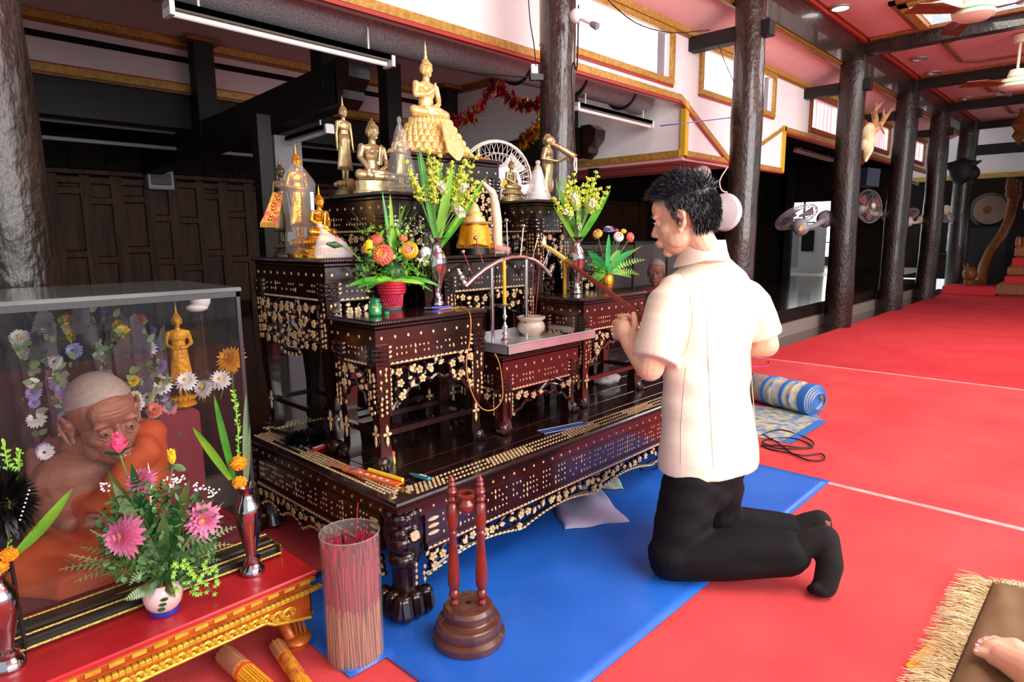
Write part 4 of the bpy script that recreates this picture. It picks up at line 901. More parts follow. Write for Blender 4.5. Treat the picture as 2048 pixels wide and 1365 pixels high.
candlestick(1010,682,(608,519),'steel candlestick on the tray, left of the marble pot','yellow candle on the left candlestick of the tray')
candlestick(1129,655,(600,520),'steel candlestick on the tray, right of the marble pot','yellow candle on the right candlestick of the tray')
# steel arch with pins
yA=1.80;t=thing('steel_arch','curved steel arch on two posts with seven ball headed pins above the tray','stand',(1.9,yA,tz))
P0=[(930,574),(946,558),(968,540),(995,524),(1022,515),(1045,514),(1068,521),(1086,534),(1101,552)];q=[YP(a,b,yA) for a,b in P0]
MB().tube(q,.0095,12).build('arch_tube','steel',t)
for x,y in ((983,530),(1052,520)): a=YP(x,y,yA);MB().tube([(a[0],yA,tz),a],.0085,12).build('post','steel',t)
for (a,b),(c_,d) in zip([(944,547),(966,526),(991,513),(1016,511),(1041,513),(1064,522),(1085,536)],[(926,504),(951,476),(983,452),(1013,441),(1047,452),(1076,472),(1100,496)]):
    p0=YP(a,b,yA);p1=YP(c_,d,yA);pn=MB().tube([p0,p1],.0022,6).build('pin','steel',t);B('ell',p1,.0085,12,8).build('ball_head','steel',pn)
for (a,b),(c_,d),s in (((930,570),(916,540),1),((1098,548),(1108,528),1)):
    a=YP(a,b,yA);b=YP(c_,d,yA);L=np.linalg.norm(b-a);MB().lathe([(.006,0),(.012,L*.15),(.008,L*.3),(.014,L*.5),(.009,L*.62),(.012,L*.75),(.004,L*.95),(.001,L*1.1)],tuple(a),14,axis=b-a).build('finial','steel',t)
tag(MB().bev(1.66,1.72,1.845,1.875,.74,.80,.004).build('pink_card','magenta',sm=False),'small bright pink card behind the left candlestick','card')
bpy.data.objects['pink_card'].location.z-=.032
# ================= FLOWERS =================
def strawflower(t,c,d,r,mo,mi,name='flower',squash=.7):
    a,b,d=frame(d);m=MB();m.cm=0
    R=np.stack([a,b,d],1)
    m.ell(c,(r*.8,r*.8,r*squash*.8),16,10,R)
    for ring,(ph,n) in enumerate(((-.35,18),(-.1,20),(.15,20),(.4,18),(.62,15))):
        for i in range(n):
            th=2*math.pi*(i+.5*(ring%2))/n;pd=a*math.cos(th)*math.cos(ph)+b*math.sin(th)*math.cos(ph)+d*math.sin(ph)*squash
            Rp=np.stack([nrm(np.cross(pd,d)),nrm(np.cross(pd,np.cross(pd,d))),nrm(pd)],1)
            m.ell(np.array(c)+pd*r*.86,(r*.13,r*.19,r*.12),6,4,Rp)
    m.cm=1
    for k in range(9):
        th=k*2.4;q=np.array(c)+d*r*.62*squash+(a*math.cos(th)+b*math.sin(th))*r*.26*math.sqrt(k/9+.1);m.petal(q,a*math.cos(th)*.6+b*math.sin(th)*.6+d*.7,d,r*.35,r*.16,.0,.3,3)
    m.ell(np.array(c)+d*r*.6*squash,(r*.2,)*3,8,6);return m.build(name,[mo,mi],t)
def mum(t,c,d,r,mp,mc,rings=5,name='flower',w=.13):
    a,b,d=frame(d);m=MB();c=np.array(c,float)
    for k in range(rings):
        n=18-k*2;el=-.25+.33*k;L=r*(1-.12*k)
        for i in range(n):
            th=2*math.pi*(i+.5*(k%2))/n+U(-.08,.08);dr=(a*math.cos(th)+b*math.sin(th))*math.cos(el)+d*math.sin(el);up=nrm(d-dr*(d@dr))
            m.petal(c+d*r*.06*k,dr,up,L*U(.92,1.05),r*w,.12,.25,3)
    m.cm=1;m.ell(c+d*r*.35,(r*.16,)*3,8,6);return m.build(name,[mp,mc],t)
def marigold(t,c,r,mt='marigold',name='marigold'):
    m=MB();c=np.array(c,float);m.ell(c,r*.8,14,10)
    for i in range(150):
        z=1-2*(i+.5)/150;a=i*2.39996;q=math.sqrt(1-z*z);p=V(q*math.cos(a),q*math.sin(a),z*.85);e=nrm(p+V(U(-.4,.4),U(-.4,.4),U(-.4,.4)));m.petal(c+p*r*.78,nrm(p+e*.3),e,r*.3,r*.13,.3,.3,2)
    return m.build(name,mt,t)
def lotus(t,c,d,r,mt='lotus_white',open_=.35,mg='lotus_green',name='lotus_bud'):
    a,b,d=frame(d);m=MB();c=np.array(c,float)
    m.ell(c+d*r*.8,(r*.42,r*.42,r*.75),12,8,np.stack([a,b,d],1))
    for k,(n,o) in enumerate(((5,.05),(6,.3),(7,.75))):
        m.cm=1 if k==2 else 0
        for i in range(n):
            th=2*math.pi*(i+.5*k)/n;rad=a*math.cos(th)+b*math.sin(th);m.petal(c+rad*r*.22,nrm(d+rad*(o*open_*2.2)),-rad,r*(2.0-.35*k),r*.46,.35-.1*k,.5,5)
    return m.build(name,[mt,mg],t)
def solidago(t,base,tips,mt='solidago'):
    m=MB();s=MB()
    tips=list(tips)+[np.array(q_)+V(U(-.02,.02),U(-.02,.02),U(-.035,.0)) for q_ in tips]
    for tp in tips:
        b=np.array(base,float);tp=np.array(tp,float);mid=(b+tp)/2+V(U(-.01,.01),0,.02);cv=[b*(1-u)**2+mid*2*u*(1-u)+tp*u*u for u in np.linspace(0,1,9)];s.tube(cv,.0015,5)
        for i in range(5,9):
            for j in range(8):
                e=cv[i]+V(U(-1,1),U(-1,1),U(-.5,.9))*.022*(1.15-(i-5)/4);s.tube([cv[i],e],.0007,4)
                for k in range(5): m.ell(cv[i]*(1-k/5)+e*(k/5)+V(U(-1,1),U(-1,1),U(-1,1))*.003,.0036,5,3)
    m.build('tiny_yellow_blossoms',mt,t,kind='stuff');s.build('sprig_stem','stem',t)
def leafblade(t,p0,p1,w,mt='green_leaf',sag=0,side=None,name='leaf',prof=None):
    p0=V(*p0);p1=V(*p1);pm=(p0+p1)/2+V(0,0,sag);m=MB().blade(p0,pm,p1,w,9,side,.2,prof);o=m.build(name,mt,t);return o
def vase(t,c,h,r,mt,name='vase',prof=None):
    prof=prof or [(.55,0),(.62,.01),(.62,.04),(.5,.07),(.52,.10),(.40,.13),(.36,.17),(.34,.22),(.55,.35),(.9,.52),(1,.62),(.96,.70),(.72,.78),(.5,.84),(.46,.9),(.6,.96),(.9,.995),(.95,1),(.85,1),(.42,.93)]
    return B('lathe',[(a*r,b*h) for a,b in prof],tuple(c),36).build(name,mt,t)
NB=(math.sin(CA),-math.cos(CA),0)   # a level direction across the view, for turning broad leaves face on
# red basket arrangement
zt=.8745;c=Z(795,620,zt);c=V(c[0],c[1]+.03,zt)
t=thing('flower_basket','red woven basket of strawflowers and leaves on the low front left table','flowers',c);yb=c[1]
B('lathe',[(.033,0),(.036,.012),(.03,.014)],tuple(c),20).build('glass_foot','clear',t)
m=MB();hb=.085
for s_ in (1,-1):
    for i in range(22):
        a0=2*math.pi*i/22;m.tube([c+V(math.cos(a0+s_*.9*u)*(.034+.013*u),math.sin(a0+s_*.9*u)*(.034+.013*u),.012+hb*u) for u in np.linspace(0,1,7)],.0017,5,False)
for z in (.012,.06,.07,.08,.09,.097):
    r=.034+.013*(z-.012)/.085+(.004 if z>.055 else 0);m.tube([c+V(r*math.cos(a),r*math.sin(a),z) for a in np.linspace(0,2*math.pi,25)],.0045 if z>.055 else .002,6,False)
m.build('woven_basket','basket_red',t);B('lathe',[(.030,.02),(.042,.092)],tuple(c),16).build('liner','magenta',t)
def at(px,py,dy=0): return V(*YP(px,py,yb+dy))
def vd(x,y,z): return V(*RI)*x+V(*UP)*y-V(*FW)*z     # direction given across / up / towards the viewer side of the table
strawflower(t,at(766,510,-.05),vd(-.15,.15,1),.037,'coral','amber');strawflower(t,at(819,501,-.05),vd(.1,.1,1),.032,'amber','pink')
strawflower(t,at(752,481,-.01),vd(-.4,.8,.6),.026,'coral','coral');strawflower(t,at(737,494,-.02),vd(-1,.2,.4),.025,'yellow','amber');strawflower(t,at(852,507,-.01),vd(.7,.1,.7),.025,'flower_white','flower_white');strawflower(t,at(806,478,.0),vd(0,.8,.5),.017,'coral','amber')
for (x,y,dy) in ((697,415,.02),(692,440,0),(700,470,.0),(733,408,.03),(764,383,.04),(780,387,.05),(812,408,.03),(822,412,.0),(838,420,.02),(878,428,-.02),(875,465,-.03),(745,425,.03),(800,405,.02)):
    leafblade(t,at(785+U(-15,15),520,0),at(x,y,dy),.0075 if U(0,1)<.6 else .004,random.choice(['leaf_light','green_leaf']),U(.0,.02))
for (x,y,w_,s) in ((692,575,.014,.02),(715,577,.018,.02),(727,588,.016,.03),(850,568,.022,.02),(884,575,.016,.04),(866,584,.012,.04),(738,580,.012,.03)):
    leafblade(t,at(785,560,-.03),at(x,y,-.07),w_,random.choice(['green_leaf','leaf_light']),s,side=(-NB[1],NB[0],.4))
m=MB()
for k in range(230):
    x=U(712,862);y=U(505,568)+abs(x-787)*.05;q=at(x,y,U(-.06,.05));m.petal(q,nrm(V(U(-1,1),U(-1,.2),U(-.3,1))),V(0,-.4,1),U(.012,.02),U(.004,.007),.2,.3,3)
m.build('small_leaves','green_leaf',t,kind='stuff');m=MB()
for k in range(180):
    x=U(725,850);y=U(455,565);q=at(x,y,U(-.05,.04));m.petal(q,nrm(V(U(-1,1),U(-1,.3),U(0,1))),V(0,-.4,1),U(.012,.02),U(.005,.008),.2,.3,3)
m.build('small_leaves','leaf_light',t,kind='stuff');m=MB()
for k in range(60):
    q=at(U(780,850),U(440,470),U(-.03,.02)) if k<30 else at(U(835,858),U(515,530),-.04);m.petal(q,nrm(V(U(-1,1),U(-1,1),U(0,1))),V(0,0,1),.009,.004,.2,.3,2)
m.build('white_blossoms','flower_white',t,kind='stuff');B('ell',at(787,545,0),(.05,.04,.03),12,8).build('floral_foam','leaf_dark',t)
# silver vases with lotus on the altar
def lotus_vase(px,py,zt,toppx,label,lot,blades,tips):
    c=Z(px,py,zt);c=V(c[0],c[1]+.022,zt);y=c[1];h=YP(px,toppx,y)[2]-zt;t=thing('flower_vase',label,'flowers',c);A=lambda x,yy,dy=0:V(*YP(x,yy,y+dy))
    vase(t,c,h,.040,'chrome_vase');mth=c+V(0,0,h*.92)
    for x,yy,dy,d,r in lot:
        q=A(x,yy,dy);lotus(t,q,d,r);MB().tube([mth,(mth+q)/2+V(0,0,.004),q],.0022,6).build('stem','stem',t)
    for x,yy,dy,w_,mt_,sg in blades: leafblade(t,mth+V(U(-.01,.01),U(-.01,.01),-.02),A(x,yy,dy),w_,mt_,sg,side=(-NB[1]*.2+NB[0],NB[1],.1))
    solidago(t,mth,[A(*q) for q in tips]);m=MB()
    for k in range(120):
        u=U(.05,.6);q=mth*(1-u)+A(px+U(-25,25),toppx-90,0)*u;m.petal(q,nrm(V(U(-1,1),U(-1,1),U(0,1))),V(0,0,1),.012,.003,.2,.3,2)
    m.build('filler_leaves','leaf_dark',t,kind='stuff')
lotus_vase(883,612,.8745,476,'tall silver vase with lotus buds and blade leaves on the low front left table',
 [(906,408,-.04,vd(.5,-.6,.5),.036),(893,395,-.01,vd(-.2,.5,.6),.033),(915,392,.0,vd(.5,.5,.5),.028)],
 [(838,292,.0,.013,'green_leaf',.0),(834,302,.01,.010,'green_leaf',0),(905,336,-.05,.017,'leaf_light',0),(963,370,.03,.016,'green_leaf',-.01),(882,322,.02,.009,'green_leaf',0),(974,352,.03,.008,'leaf_light',0),(912,325,.03,.008,'green_leaf',0)],
 [(812,325,.02),(822,350,0),(856,300,.02),(868,318,0),(880,312,.03),(905,325,.02),(928,322,.02),(940,345,.03),(955,365,.0),(965,380,.02),(925,350,-.02),(940,310,.04),(895,345,.0),(860,345,-.02),(915,372,.0)])
lotus_vase(1160,588,.8665,474,'tall silver vase with three open lotuses on the low front right table',
 [(1153,420,-.02,vd(-.2,.9,.4),.037),(1172,425,-.03,vd(.5,.7,.5),.033),(1146,430,-.03,vd(-.8,.2,.5),.026),(1160,447,-.03,vd(-.1,-.6,.5),.018)],
 [(1221,380,.03,.017,'green_leaf',-.005),(1107,412,.0,.010,'leaf_light',.02),(1110,357,.02,.008,'green_leaf',0),(1122,348,.03,.009,'green_leaf',0),(1160,385,.02,.01,'leaf_light',0)],
 [(1107,398,.0),(1125,385,.02),(1148,350,.03),(1150,375,0),(1175,358,.02),(1192,345,.02),(1185,372,.0),(1200,378,.02),(1217,376,.02),(1140,365,.02),(1130,400,-.02),(1195,395,0),(1165,372,.03)])
# gold vase
c=Z(1222,578,.8665);c=V(c[0],c[1]+.025,.8665);yb=c[1]
t=thing('gold_flower_vase','round gold vase of strawflowers and green ferns on the low front right table','flowers',c)
vase(t,c,.075,.034,'gold',prof=[(.6,0),(.65,.03),(.8,.15),(.98,.4),(1,.6),(.9,.78),(.7,.88),(.72,.95),(.82,1),(.65,.98),(.6,.9)])
for p_,d_,r_,a_,b_ in ((at(1237,474,-.03),vd(.1,.3,1),.027,'flower_white','amber'),(at(1260,475,-.01),vd(.7,-.1,.7),.026,'coral','pink'),(at(1195,468,-.02),vd(-.4,.5,.7),.025,'amber','lilac'),(at(1247,463,.0),vd(0,.8,.5),.016,'yellow','yellow'),(at(1233,461,.01),vd(0,.8,.5),.012,'magenta','magenta')):
    strawflower(t,p_,d_,r_,a_,b_);MB().tube([c+V(0,0,.06),(c+p_)/2+V(0,0,.035),p_],.0018,6).build('stem','stem',t)
mum(t,at(1218,460,.01),vd(0,.9,.4),.032,'lilac','yellow',3);mum(t,at(1196,470,.02),vd(-.6,.5,.3),.030,'lilac','yellow',3)
for (x,y,w_,mt_) in ((1175,500,.02,'leaf_mint'),(1183,515,.016,'leaf_mint'),(1285,492,.014,'leaf_light'),(1218,468,.012,'leaf_mint'),(1265,500,.022,'leaf_mint'),(1180,540,.018,'green_leaf'),(1240,500,.02,'green_leaf')):
    leafblade(t,c+V(0,0,.075),at(x,y,-.04),w_,mt_,.02,side=(NB[0],NB[1],.3))
def frond(t,p0,p1,w,mt,sag=.02,n=14,name='fern_frond'):
    p0=V(*p0);p1=V(*p1);pm=(p0+p1)/2+V(0,0,sag);m=MB();cv=[p0*(1-u)**2+pm*2*u*(1-u)+p1*u*u for u in np.linspace(0,1,n+1)]
    m.tube(cv,.0011,4)
    for i in range(2,n+1):
        d=nrm(cv[i]-cv[i-1]);sd=nrm(np.cross(d,V(*FW)));L=w*math.sin(math.pi*(.12+.85*i/n))**.7
        for k in (-1,1): m.petal(cv[i],nrm(sd*k+d*.45),np.cross(d,sd),L,L*.2,.15,.2,3)
    return m.build(name,mt,t)
for (x,y) in ((1290,520),(1278,550),(1262,555),(1180,560),(1190,568),(1176,530),(1245,540),(1255,530),(1200,545)): frond(t,c+V(0,0,.075),at(x,y,U(-.05,0)),.018,random.choice(['green_leaf','leaf_light']),.03)
m=MB()
for k in range(90): q=at(U(1180,1270),U(490,545),U(-.02,.04));m.petal(q,nrm(V(U(-1,1),U(-1,.3),U(0,1))),V(0,-.4,1),.016,.005,.2,.3,3)
m.build('filler_leaves','leaf_dark',t,kind='stuff')
# small things on the low table and the platform
zt=.8745;c=Z(755,632,zt);c=V(c[0],c[1]+.012,zt)
t=thing('balm_jar','green glass balm jar with green label beside the red basket','jar',c)
B('lathe',[(.019,0),(.0205,.002),(.0205,.036),(.016,.042),(.015,.044),(.0165,.046),(.015,.05),(.0165,.052),(.0165,.056),(.0145,.056),(.0145,.045),(.018,.038),(.018,.004),(.001,.003)],tuple(c),24).build('jar','green_glass',t)
B('lathe',[(.0209,.006),(.0209,.034)],tuple(c),24,caps=False).build('label','green_label',t)
a=math.atan2(-c[1],-c[0])
B('lathe',[(.001,0),(.006,.0004),(.006,.0009),(.001,.001)],tuple(c+V(math.cos(a+.3),math.sin(a+.3),0)*.0206+V(0,0,.019)),14,axis=(math.cos(a+.3),math.sin(a+.3),0)).build('emblem','white',t)
m=MB()
for k in range(7): b=a-.35+k*.12;q=c+V(math.cos(b),math.sin(b),0)*.0211;m.box(q[0]-.0012,q[0]+.0012,q[1]-.0012,q[1]+.0012,c[2]+.0265,c[2]+.031+.001*(k%2))
m.build('gold_lettering','gold_print',t,sm=False)
q=Z(776,630,zt);tag(B('lathe',[(.0085,0),(.009,.001),(.009,.009),(.008,.010)],(q[0],q[1]+.008,zt),20).build('jar_lid','green_label'),'small green screw lid lying beside the balm jar','lid')
a=Z(848,620,zt);b=Z(902,617,zt);t=thing('marker_pen','purple marker pen with black cap lying before the silver vase','pen',a);a=V(a[0],a[1],zt+.005);b=V(b[0],b[1],zt+.005);MB().tube([a*.7+b*.3,b],.0048,10).build('barrel','purple',t);MB().tube([a,a*.7+b*.3],.0053,10).build('cap','black',t)
pts=[Z(880,619,zt+.006),Z(910,616,zt+.002),Z(930,617,zt+.002)]
yv=1.585;pts=[V(*p_) for p_ in pts]+[V(*YP(x,y,yv)) for x,y in ((941,634),(940,680),(933,720),(936,760),(950,800),(968,820),(990,818),(1005,795),(1003,750),(998,725),(990,708))]
cv=[];
for i in range(len(pts)-1):
    p0,p1,p2,p3=pts[max(i-1,0)],pts[i],pts[i+1],pts[min(i+2,len(pts)-1)]
    for u in (0,.25,.5,.75): cv.append(.5*((2*p1)+(-p0+p2)*u+(2*p0-5*p1+4*p2-p3)*u*u+(-p0+3*p1-3*p2+p3)*u**3))
cv.append(pts[-1]);tag(MB().tube(cv,.0021,6).build('cable','fan_blade'),'thin orange cord looping down from the front left table','cord')
bpy.data.objects['cable'].data.materials[0]=mat('cord_orange','#c98a3a',.5)
zt=PZ+.0015
a=Z(655,928,zt);b=Z(800,972,zt);d=nrm(V(*b)-V(*a));a=V(a[0],a[1],zt+.004);b=V(b[0],b[1],zt+.004);n_=np.cross(d,(0,0,1))
t=thing('incense_packet','orange paper packet of incense with a yellow candle beside it on the platform','packet',a)
MB().beam(a*.72+b*.28,b,.036,.007).build('paper_sleeve',mat('packet_print','#d5532b',.4,col2='#e07c3a',ns=60),t,sm=False)
m=MB()
for k in range(9): q=n_*(k-4)*.0032;m.tube([a+q,a*.6+b*.4+q],.0013,5)
m.build('stick_ends','incense_tan',t,kind='stuff')
MB().tube([a*.45+b*.55-n_*.014+V(0,0,.010),b-n_*.012+V(0,0,.010)],.0062,10).build('yellow_candle','yellow',t)
q=a*.62+b*.38+V(0,0,.0042)
B('lathe',[(.001,0),(.011,.0002),(.011,.0006),(.001,.0008)],tuple(q),14).build('emblem','blue_paper',t)
m=MB()
for k in range(5): q=a*(.5-.09*k)+b*(.5+.09*k)+V(0,0,.0045)+n_*.006;m.beam(q-d*.005,q+d*.005,.008,.0008)
m.build('white_lettering','white',t,sm=False)
c=Z(787,932,zt);c=V(c[0]+.004,c[1]+.016,zt);t=thing('small_jar','small glass jar with orange lid and yellow label behind the table foot','jar',c)
B('lathe',[(.012,0),(.013,.002),(.013,.024),(.010,.028)],tuple(c),20).build('glass','plastic_milky',t);B('lathe',[(.0133,.004),(.0133,.02)],tuple(c),20,caps=False).build('label','yellow',t);B('lathe',[(.0125,.028),(.013,.03),(.013,.041),(.012,.042)],tuple(c),20).build('lid','orange_wrap',t)
a=V(*Z(826,955,zt));b=V(*Z(860,964,zt));a[2]=b[2]=zt+.008;t=thing('lighter','translucent blue lighter lying on the platform edge','lighter',a)
MB().tube([a,a*.9+b*.1,b*.97+a*.03,b],[.006,.009,.009,.006],12,flat=.75).build('body','teal',t);MB().tube([a-nrm(b-a)*.012,a],[.005,.006],10).build('metal_tip','steel',t);MB().beam(a*.6+b*.4+V(0,0,.0068),a*.2+b*.8+V(0,0,.0068),.006,.0008).build('sticker','white',t,sm=False)
a=V(*Z(627,903,zt));b=V(*Z(648,896,zt));a[2]=b[2]=zt+.006;tag(MB().beam(a,b,.016,.011).build('matchbox','red_lacquer',sm=False),'small red and white box lying on the dark platform','box');MB().beam(a+V(0,0,.0056),b+V(0,0,.0056),.012,.001).build('white_top','white',bpy.data.objects['matchbox'],sm=False)
a=V(*Z(1082,866,zt));b=V(*Z(1172,848,zt));a[2]=b[2]=zt+.0012;t=tag(MB().beam(a,b,.05,.0015).build('blue_strip','blue_paper',sm=False),'blue patterned paper strip taped flat on the platform before the tray','paper')
m=MB();
for s_ in (-.023,.023): n2=nrm(np.cross(b-a,(0,0,1)));m.beam(a+n2*s_+V(0,0,.001),b+n2*s_+V(0,0,.001),.003,.001)
m.build('white_edge','white',t,sm=False)
# black feather duster lying under the left tables
c=V(*Z(618,880,zt));c=V(1.0+.16,2.02,zt);t=thing('feather_duster','black feather duster lying on the platform under the left tables','duster',c);m=MB();cc=V(*Z(612,878,zt+.03))
for k in range(380):
    dr=nrm(V(U(-1,1),U(-1,1),U(-.35,.8)));p_=cc+dr*V(.03,.03,.005);e=cc+dr*V(.09,.07,.035);e[2]=max(e[2],zt+.004);m.blade(p_,(p_+e)/2+V(0,0,.006),e,.004,3)
m.build('feathers','black',t,kind='stuff');MB().tube([cc,cc+V(-.03,.20,.0)],.006,8).build('handle','black_rubber',t)
# bag of white plastic under the front right table
c=V(*Z(1240,775,zt));t=thing('plastic_bag','crumpled white plastic bag lying under the front right table','bag',c);m=MB();m.ell(c+V(.02,.09,.026),(.08,.055,.026),22,12);o=m.build('bag','plastic_milky',t);vv=verts(o)
vv=vv*(1+.0)+np.stack([.006*np.sin(vv[:,1]*180+vv[:,2]*90),.006*np.sin(vv[:,0]*160),.004*np.sin(vv[:,0]*210+vv[:,1]*130)],1);vv[:,2]=np.maximum(vv[:,2],0);setverts(o,vv)
# flame at the top of the pole and garland etc. come with the man and the room
# ================= FLOOR THINGS =================
c=Z(712,1308,0);c=V(.845,1.40,.008)
t=thing('incense_tube','clear plastic tube packed with red tipped incense sticks on the floor by the platform','tube',c);HT=.355;RT=.077
m=MB();m.lathe([(RT,0),(RT,HT),(RT-.002,HT),(RT-.002,.004),(.001,.004)],tuple(c),40);m.build('clear_tube',mat('tube_clear','#c9bdb8',.06,alpha=.10,spec=.8),t)
B('tube',[c+V((RT)*math.cos(a),RT*math.sin(a),HT) for a in np.linspace(0,2*math.pi,41)],.0018,6,False).build('rim','clear',t)
m=MB()
for k in range(300):
    a=U(0,6.283);r=(RT-.006)*math.sqrt(U(0.35,1));b=c+V(r*math.cos(a),r*math.sin(a),.006);a2=a+U(-.25,.25);r2=(RT-.006)*math.sqrt(U(.3,1));e=c+V(r2*math.cos(a2),r2*math.sin(a2),HT*U(.80,.95));md=b*.5+e*.5
    m.cm=0;m.tube([b,md],.0022,4,False);m.cm=1;m.tube([md,e],.0016,4,False)
e=c+V(.03,.0,HT*1.2);m.cm=1;m.tube([c+V(0,.02,.1),e],.0013,4)
m.build('incense_sticks',['incense_tan','incense_red'],t,kind='stuff')
# turned wooden stand
c=V(1.098,1.222,.0125)
t=thing('wooden_stand','turned red wooden stand with two posts and a cup between them','stand',c)
B('lathe',[(.097,0),(.100,.004),(.100,.022),(.094,.026),(.088,.030),(.090,.040),(.092,.052),(.086,.064),(.070,.068),(.066,.072),(.070,.082),(.071,.096),(.064,.106),(.052,.108),(.001,.108)],tuple(c),48).build('stepped_base','brown_wood',t)
B('lathe',[(.009,.1085),(.001,.109)],tuple(c),20).build('peg_hole','black',t)
dv=V(*_r)
pr=[(.012,0),(.014,.006),(.008,.014),(.016,.028),(.014,.04),(.010,.046),(.017,.06),(.018,.09),(.014,.15),(.010,.215),(.014,.222),(.008,.228),(.014,.24),(.0155,.26),(.0155,.305),(.010,.312),(.016,.322),(.010,.33),(.016,.345),(.012,.356),(.007,.36),(.013,.366),(.009,.374),(.011,.379),(.004,.388),(.001,.392)]
PB=c+V(0,0,.1085)
for s_ in (-1,1): B('lathe',[(r*.95,z*.95) for r,z in pr],tuple(PB+dv*s_*.038+nrm(V(*_h))*(-.006)),22).build('post','red_wood',t)
B('lathe',[(.008,0),(.018,.008),(.025,.02),(.025,.03),(.019,.038),(.018,.044),(.028,.052),(.029,.058),(.022,.060),(.014,.058),(.012,.03)],tuple(PB+V(0,0,.262)),26).build('cup','red_wood',t)
# cloths under the platform edge
def cloth(name,lab,cat,pts,hgt,mt,seed,n=26):
    m=MB();P=[V(*p) for p in pts];vs=[]
    for i in range(n+1):
        for j in range(n+1):
            u,v=i/n,j/n;p=P[0]*(1-u)*(1-v)+P[1]*u*(1-v)+P[2]*u*v+P[3]*(1-u)*v
            z=hgt*(math.sin(math.pi*u)*math.sin(math.pi*v))**.5*(.75+.25*math.sin(u*9+seed+v*4)+.12*math.sin(v*13+u*5));vs.append((p[0]+.006*math.sin(v*12+seed),p[1]+.006*math.sin(u*11+seed),.0155+z))
    m.add(vs,[(i*(n+1)+j,(i+1)*(n+1)+j,(i+1)*(n+1)+j+1,i*(n+1)+j+1) for i in range(n) for j in range(n)]);o=m.build(name,mt);md=o.modifiers.new('t','SOLIDIFY');md.thickness=.002;md.offset=1;return tag(o,lab,cat)
cloth('folded_cloth','folded pale lilac and grey cloth lying on the blue sheet at the platform edge','cloth',[Z(1130,1069),Z(1256,1052),Z(1200,985)+V(.06,.1,0),Z(1105,1010)+V(.1,.12,0)],.05,'lilac_cloth',1)
cloth('crumpled_tissue','crumpled pale green tissue lying behind the lilac cloth','tissue',[Z(1165,1002)+V(.1,.03,0),Z(1250,985),Z(1238,960)+V(.02,.06,0),Z(1180,985)+V(.12,.12,0)],.045,'tissue',4)
# rolled rug
y0=1.30;t=thing('rolled_rug','patterned blue and cream rug, rolled up beside the platform end','rug',(4.2,1.65,.008));m=MB();E=MB()
def spiral(k): 
    a=k;return .05+.011*a/(2*math.pi)
n=96;turn=4.0;vs=[];AX_=nrm(V(.28,.96,0));AXp=V(AX_[1],-AX_[0],0);L_=.62;st=V(4.085,1.30,.008+.098)
for i in range(n+1):
    a=turn*2*math.pi*i/n;r=.050+.0115*a/(2*math.pi)
    for yy in (0,L_): 
        off=.035*(1-i/n) if yy==0 else 0
        vs.append(st+AX_*(yy-off)+AXp*r*math.cos(a)*1.08+V(0,0,1)*r*math.sin(a)*.95)
m.add(vs,[(2*i,2*i+2,2*i+3,2*i+1) for i in range(n)]);o=m.build('roll','rug',t);md=o.modifiers.new('t','SOLIDIFY');md.thickness=.006
m=MB();q=[st+AX_*(-.035*(1-i/n)-.001)+AXp*(.050+.0115*turn*i/n)*math.cos(turn*2*math.pi*i/n)*1.08+V(0,0,(.050+.0115*turn*i/n)*math.sin(turn*2*math.pi*i/n)*.95) for i in range(n+1)]
m.tube(q,.0055,5);m.build('blue_edge','rug_blue',t)
m=MB();m.loft([(st+AX_*(.0+d_),AXp*r_*1.08,V(0,0,r_*.95)) for d_,r_ in ((0.0,.102),(.05,.1025))],40);m.build('blue_border','rug_blue',t)
m=MB()
for j,(d_,mm) in enumerate(((.10,0),(.16,1),(.25,0),(.30,1))):
    m.cm=mm;m.loft([(st+AX_*d_,AXp*.1035*1.08,V(0,0,.1035*.95)),(st+AX_*(d_+.02),AXp*.1035*1.08,V(0,0,.1035*.95))],40)
m.build('pattern_band',['rug_gold','rug_blue'],t)
fl_=MB();a=Z(1600,841);b=Z(1530,862);
fl_.add([(3.42,1.20,.010),(3.95,1.20,.010),(4.15,1.32,.010),(4.0,1.9,.010),(3.42,1.9,.010),(3.42,1.20,.014),(3.95,1.20,.014),(4.15,1.32,.014),(4.0,1.9,.014),(3.42,1.9,.014)],[(4,3,2,1,0),(5,6,7,8,9),(0,1,6,5),(1,2,7,6),(2,3,8,7),(3,4,9,8),(4,0,5,9)]);fl_.build('flat_part','rug_gold',t,sm=False)
MB().box(3.42,3.98,1.19,1.24,.0142,.016).build('blue_border','rug_blue',t,sm=False)
# black cable loops on the carpet
P_=[(1525,870),(1560,862),(1600,872),(1628,890),(1600,897),(1560,893),(1525,888),(1545,878),(1590,880),(1625,895),(1595,900),(1550,897),(1522,893),(1560,905),(1600,912),(1640,910),(1648,920),(1615,923),(1580,905),(1550,885),(1522,868)]
pts=[V(*Z(x,y,.0125)) for x,y in P_];cv=[]
for i in range(len(pts)-1):
    p0,p1,p2,p3=pts[max(i-1,0)],pts[i],pts[i+1],pts[min(i+2,len(pts)-1)]
    for u in (0,.2,.4,.6,.8): cv.append(.5*((2*p1)+(-p0+p2)*u+(2*p0-5*p1+4*p2-p3)*u*u+(-p0+3*p1-3*p2+p3)*u**3))
cv=[V(p[0],p[1],.0125+.006*abs(math.sin(i*.35))) for i,p in enumerate(cv)]
t=tag(MB().tube(cv,.0042,8).build('black_cable','black_rubber'),'loose loops of black cable on the red carpet by the rug','cable')
cv=[V(*Z(x,y,.0125)) for x,y in ((1270,925),(1285,942),(1310,940),(1330,925))];tag(MB().tube(cv,.004,6).build('black_cable','black_rubber'),'short bend of black cable on the blue sheet by the platform','cable')
a,b=Z(1500,735,.012),Z(1540,728,.012);tag(MB().tube([a,(V(*a)+V(*b))/2+V(0,-.05,0),b,V(*b)+V(.1,.05,0)],.006,6).build('cable','magenta'),'pink cord lying on the carpet behind the man','cord')
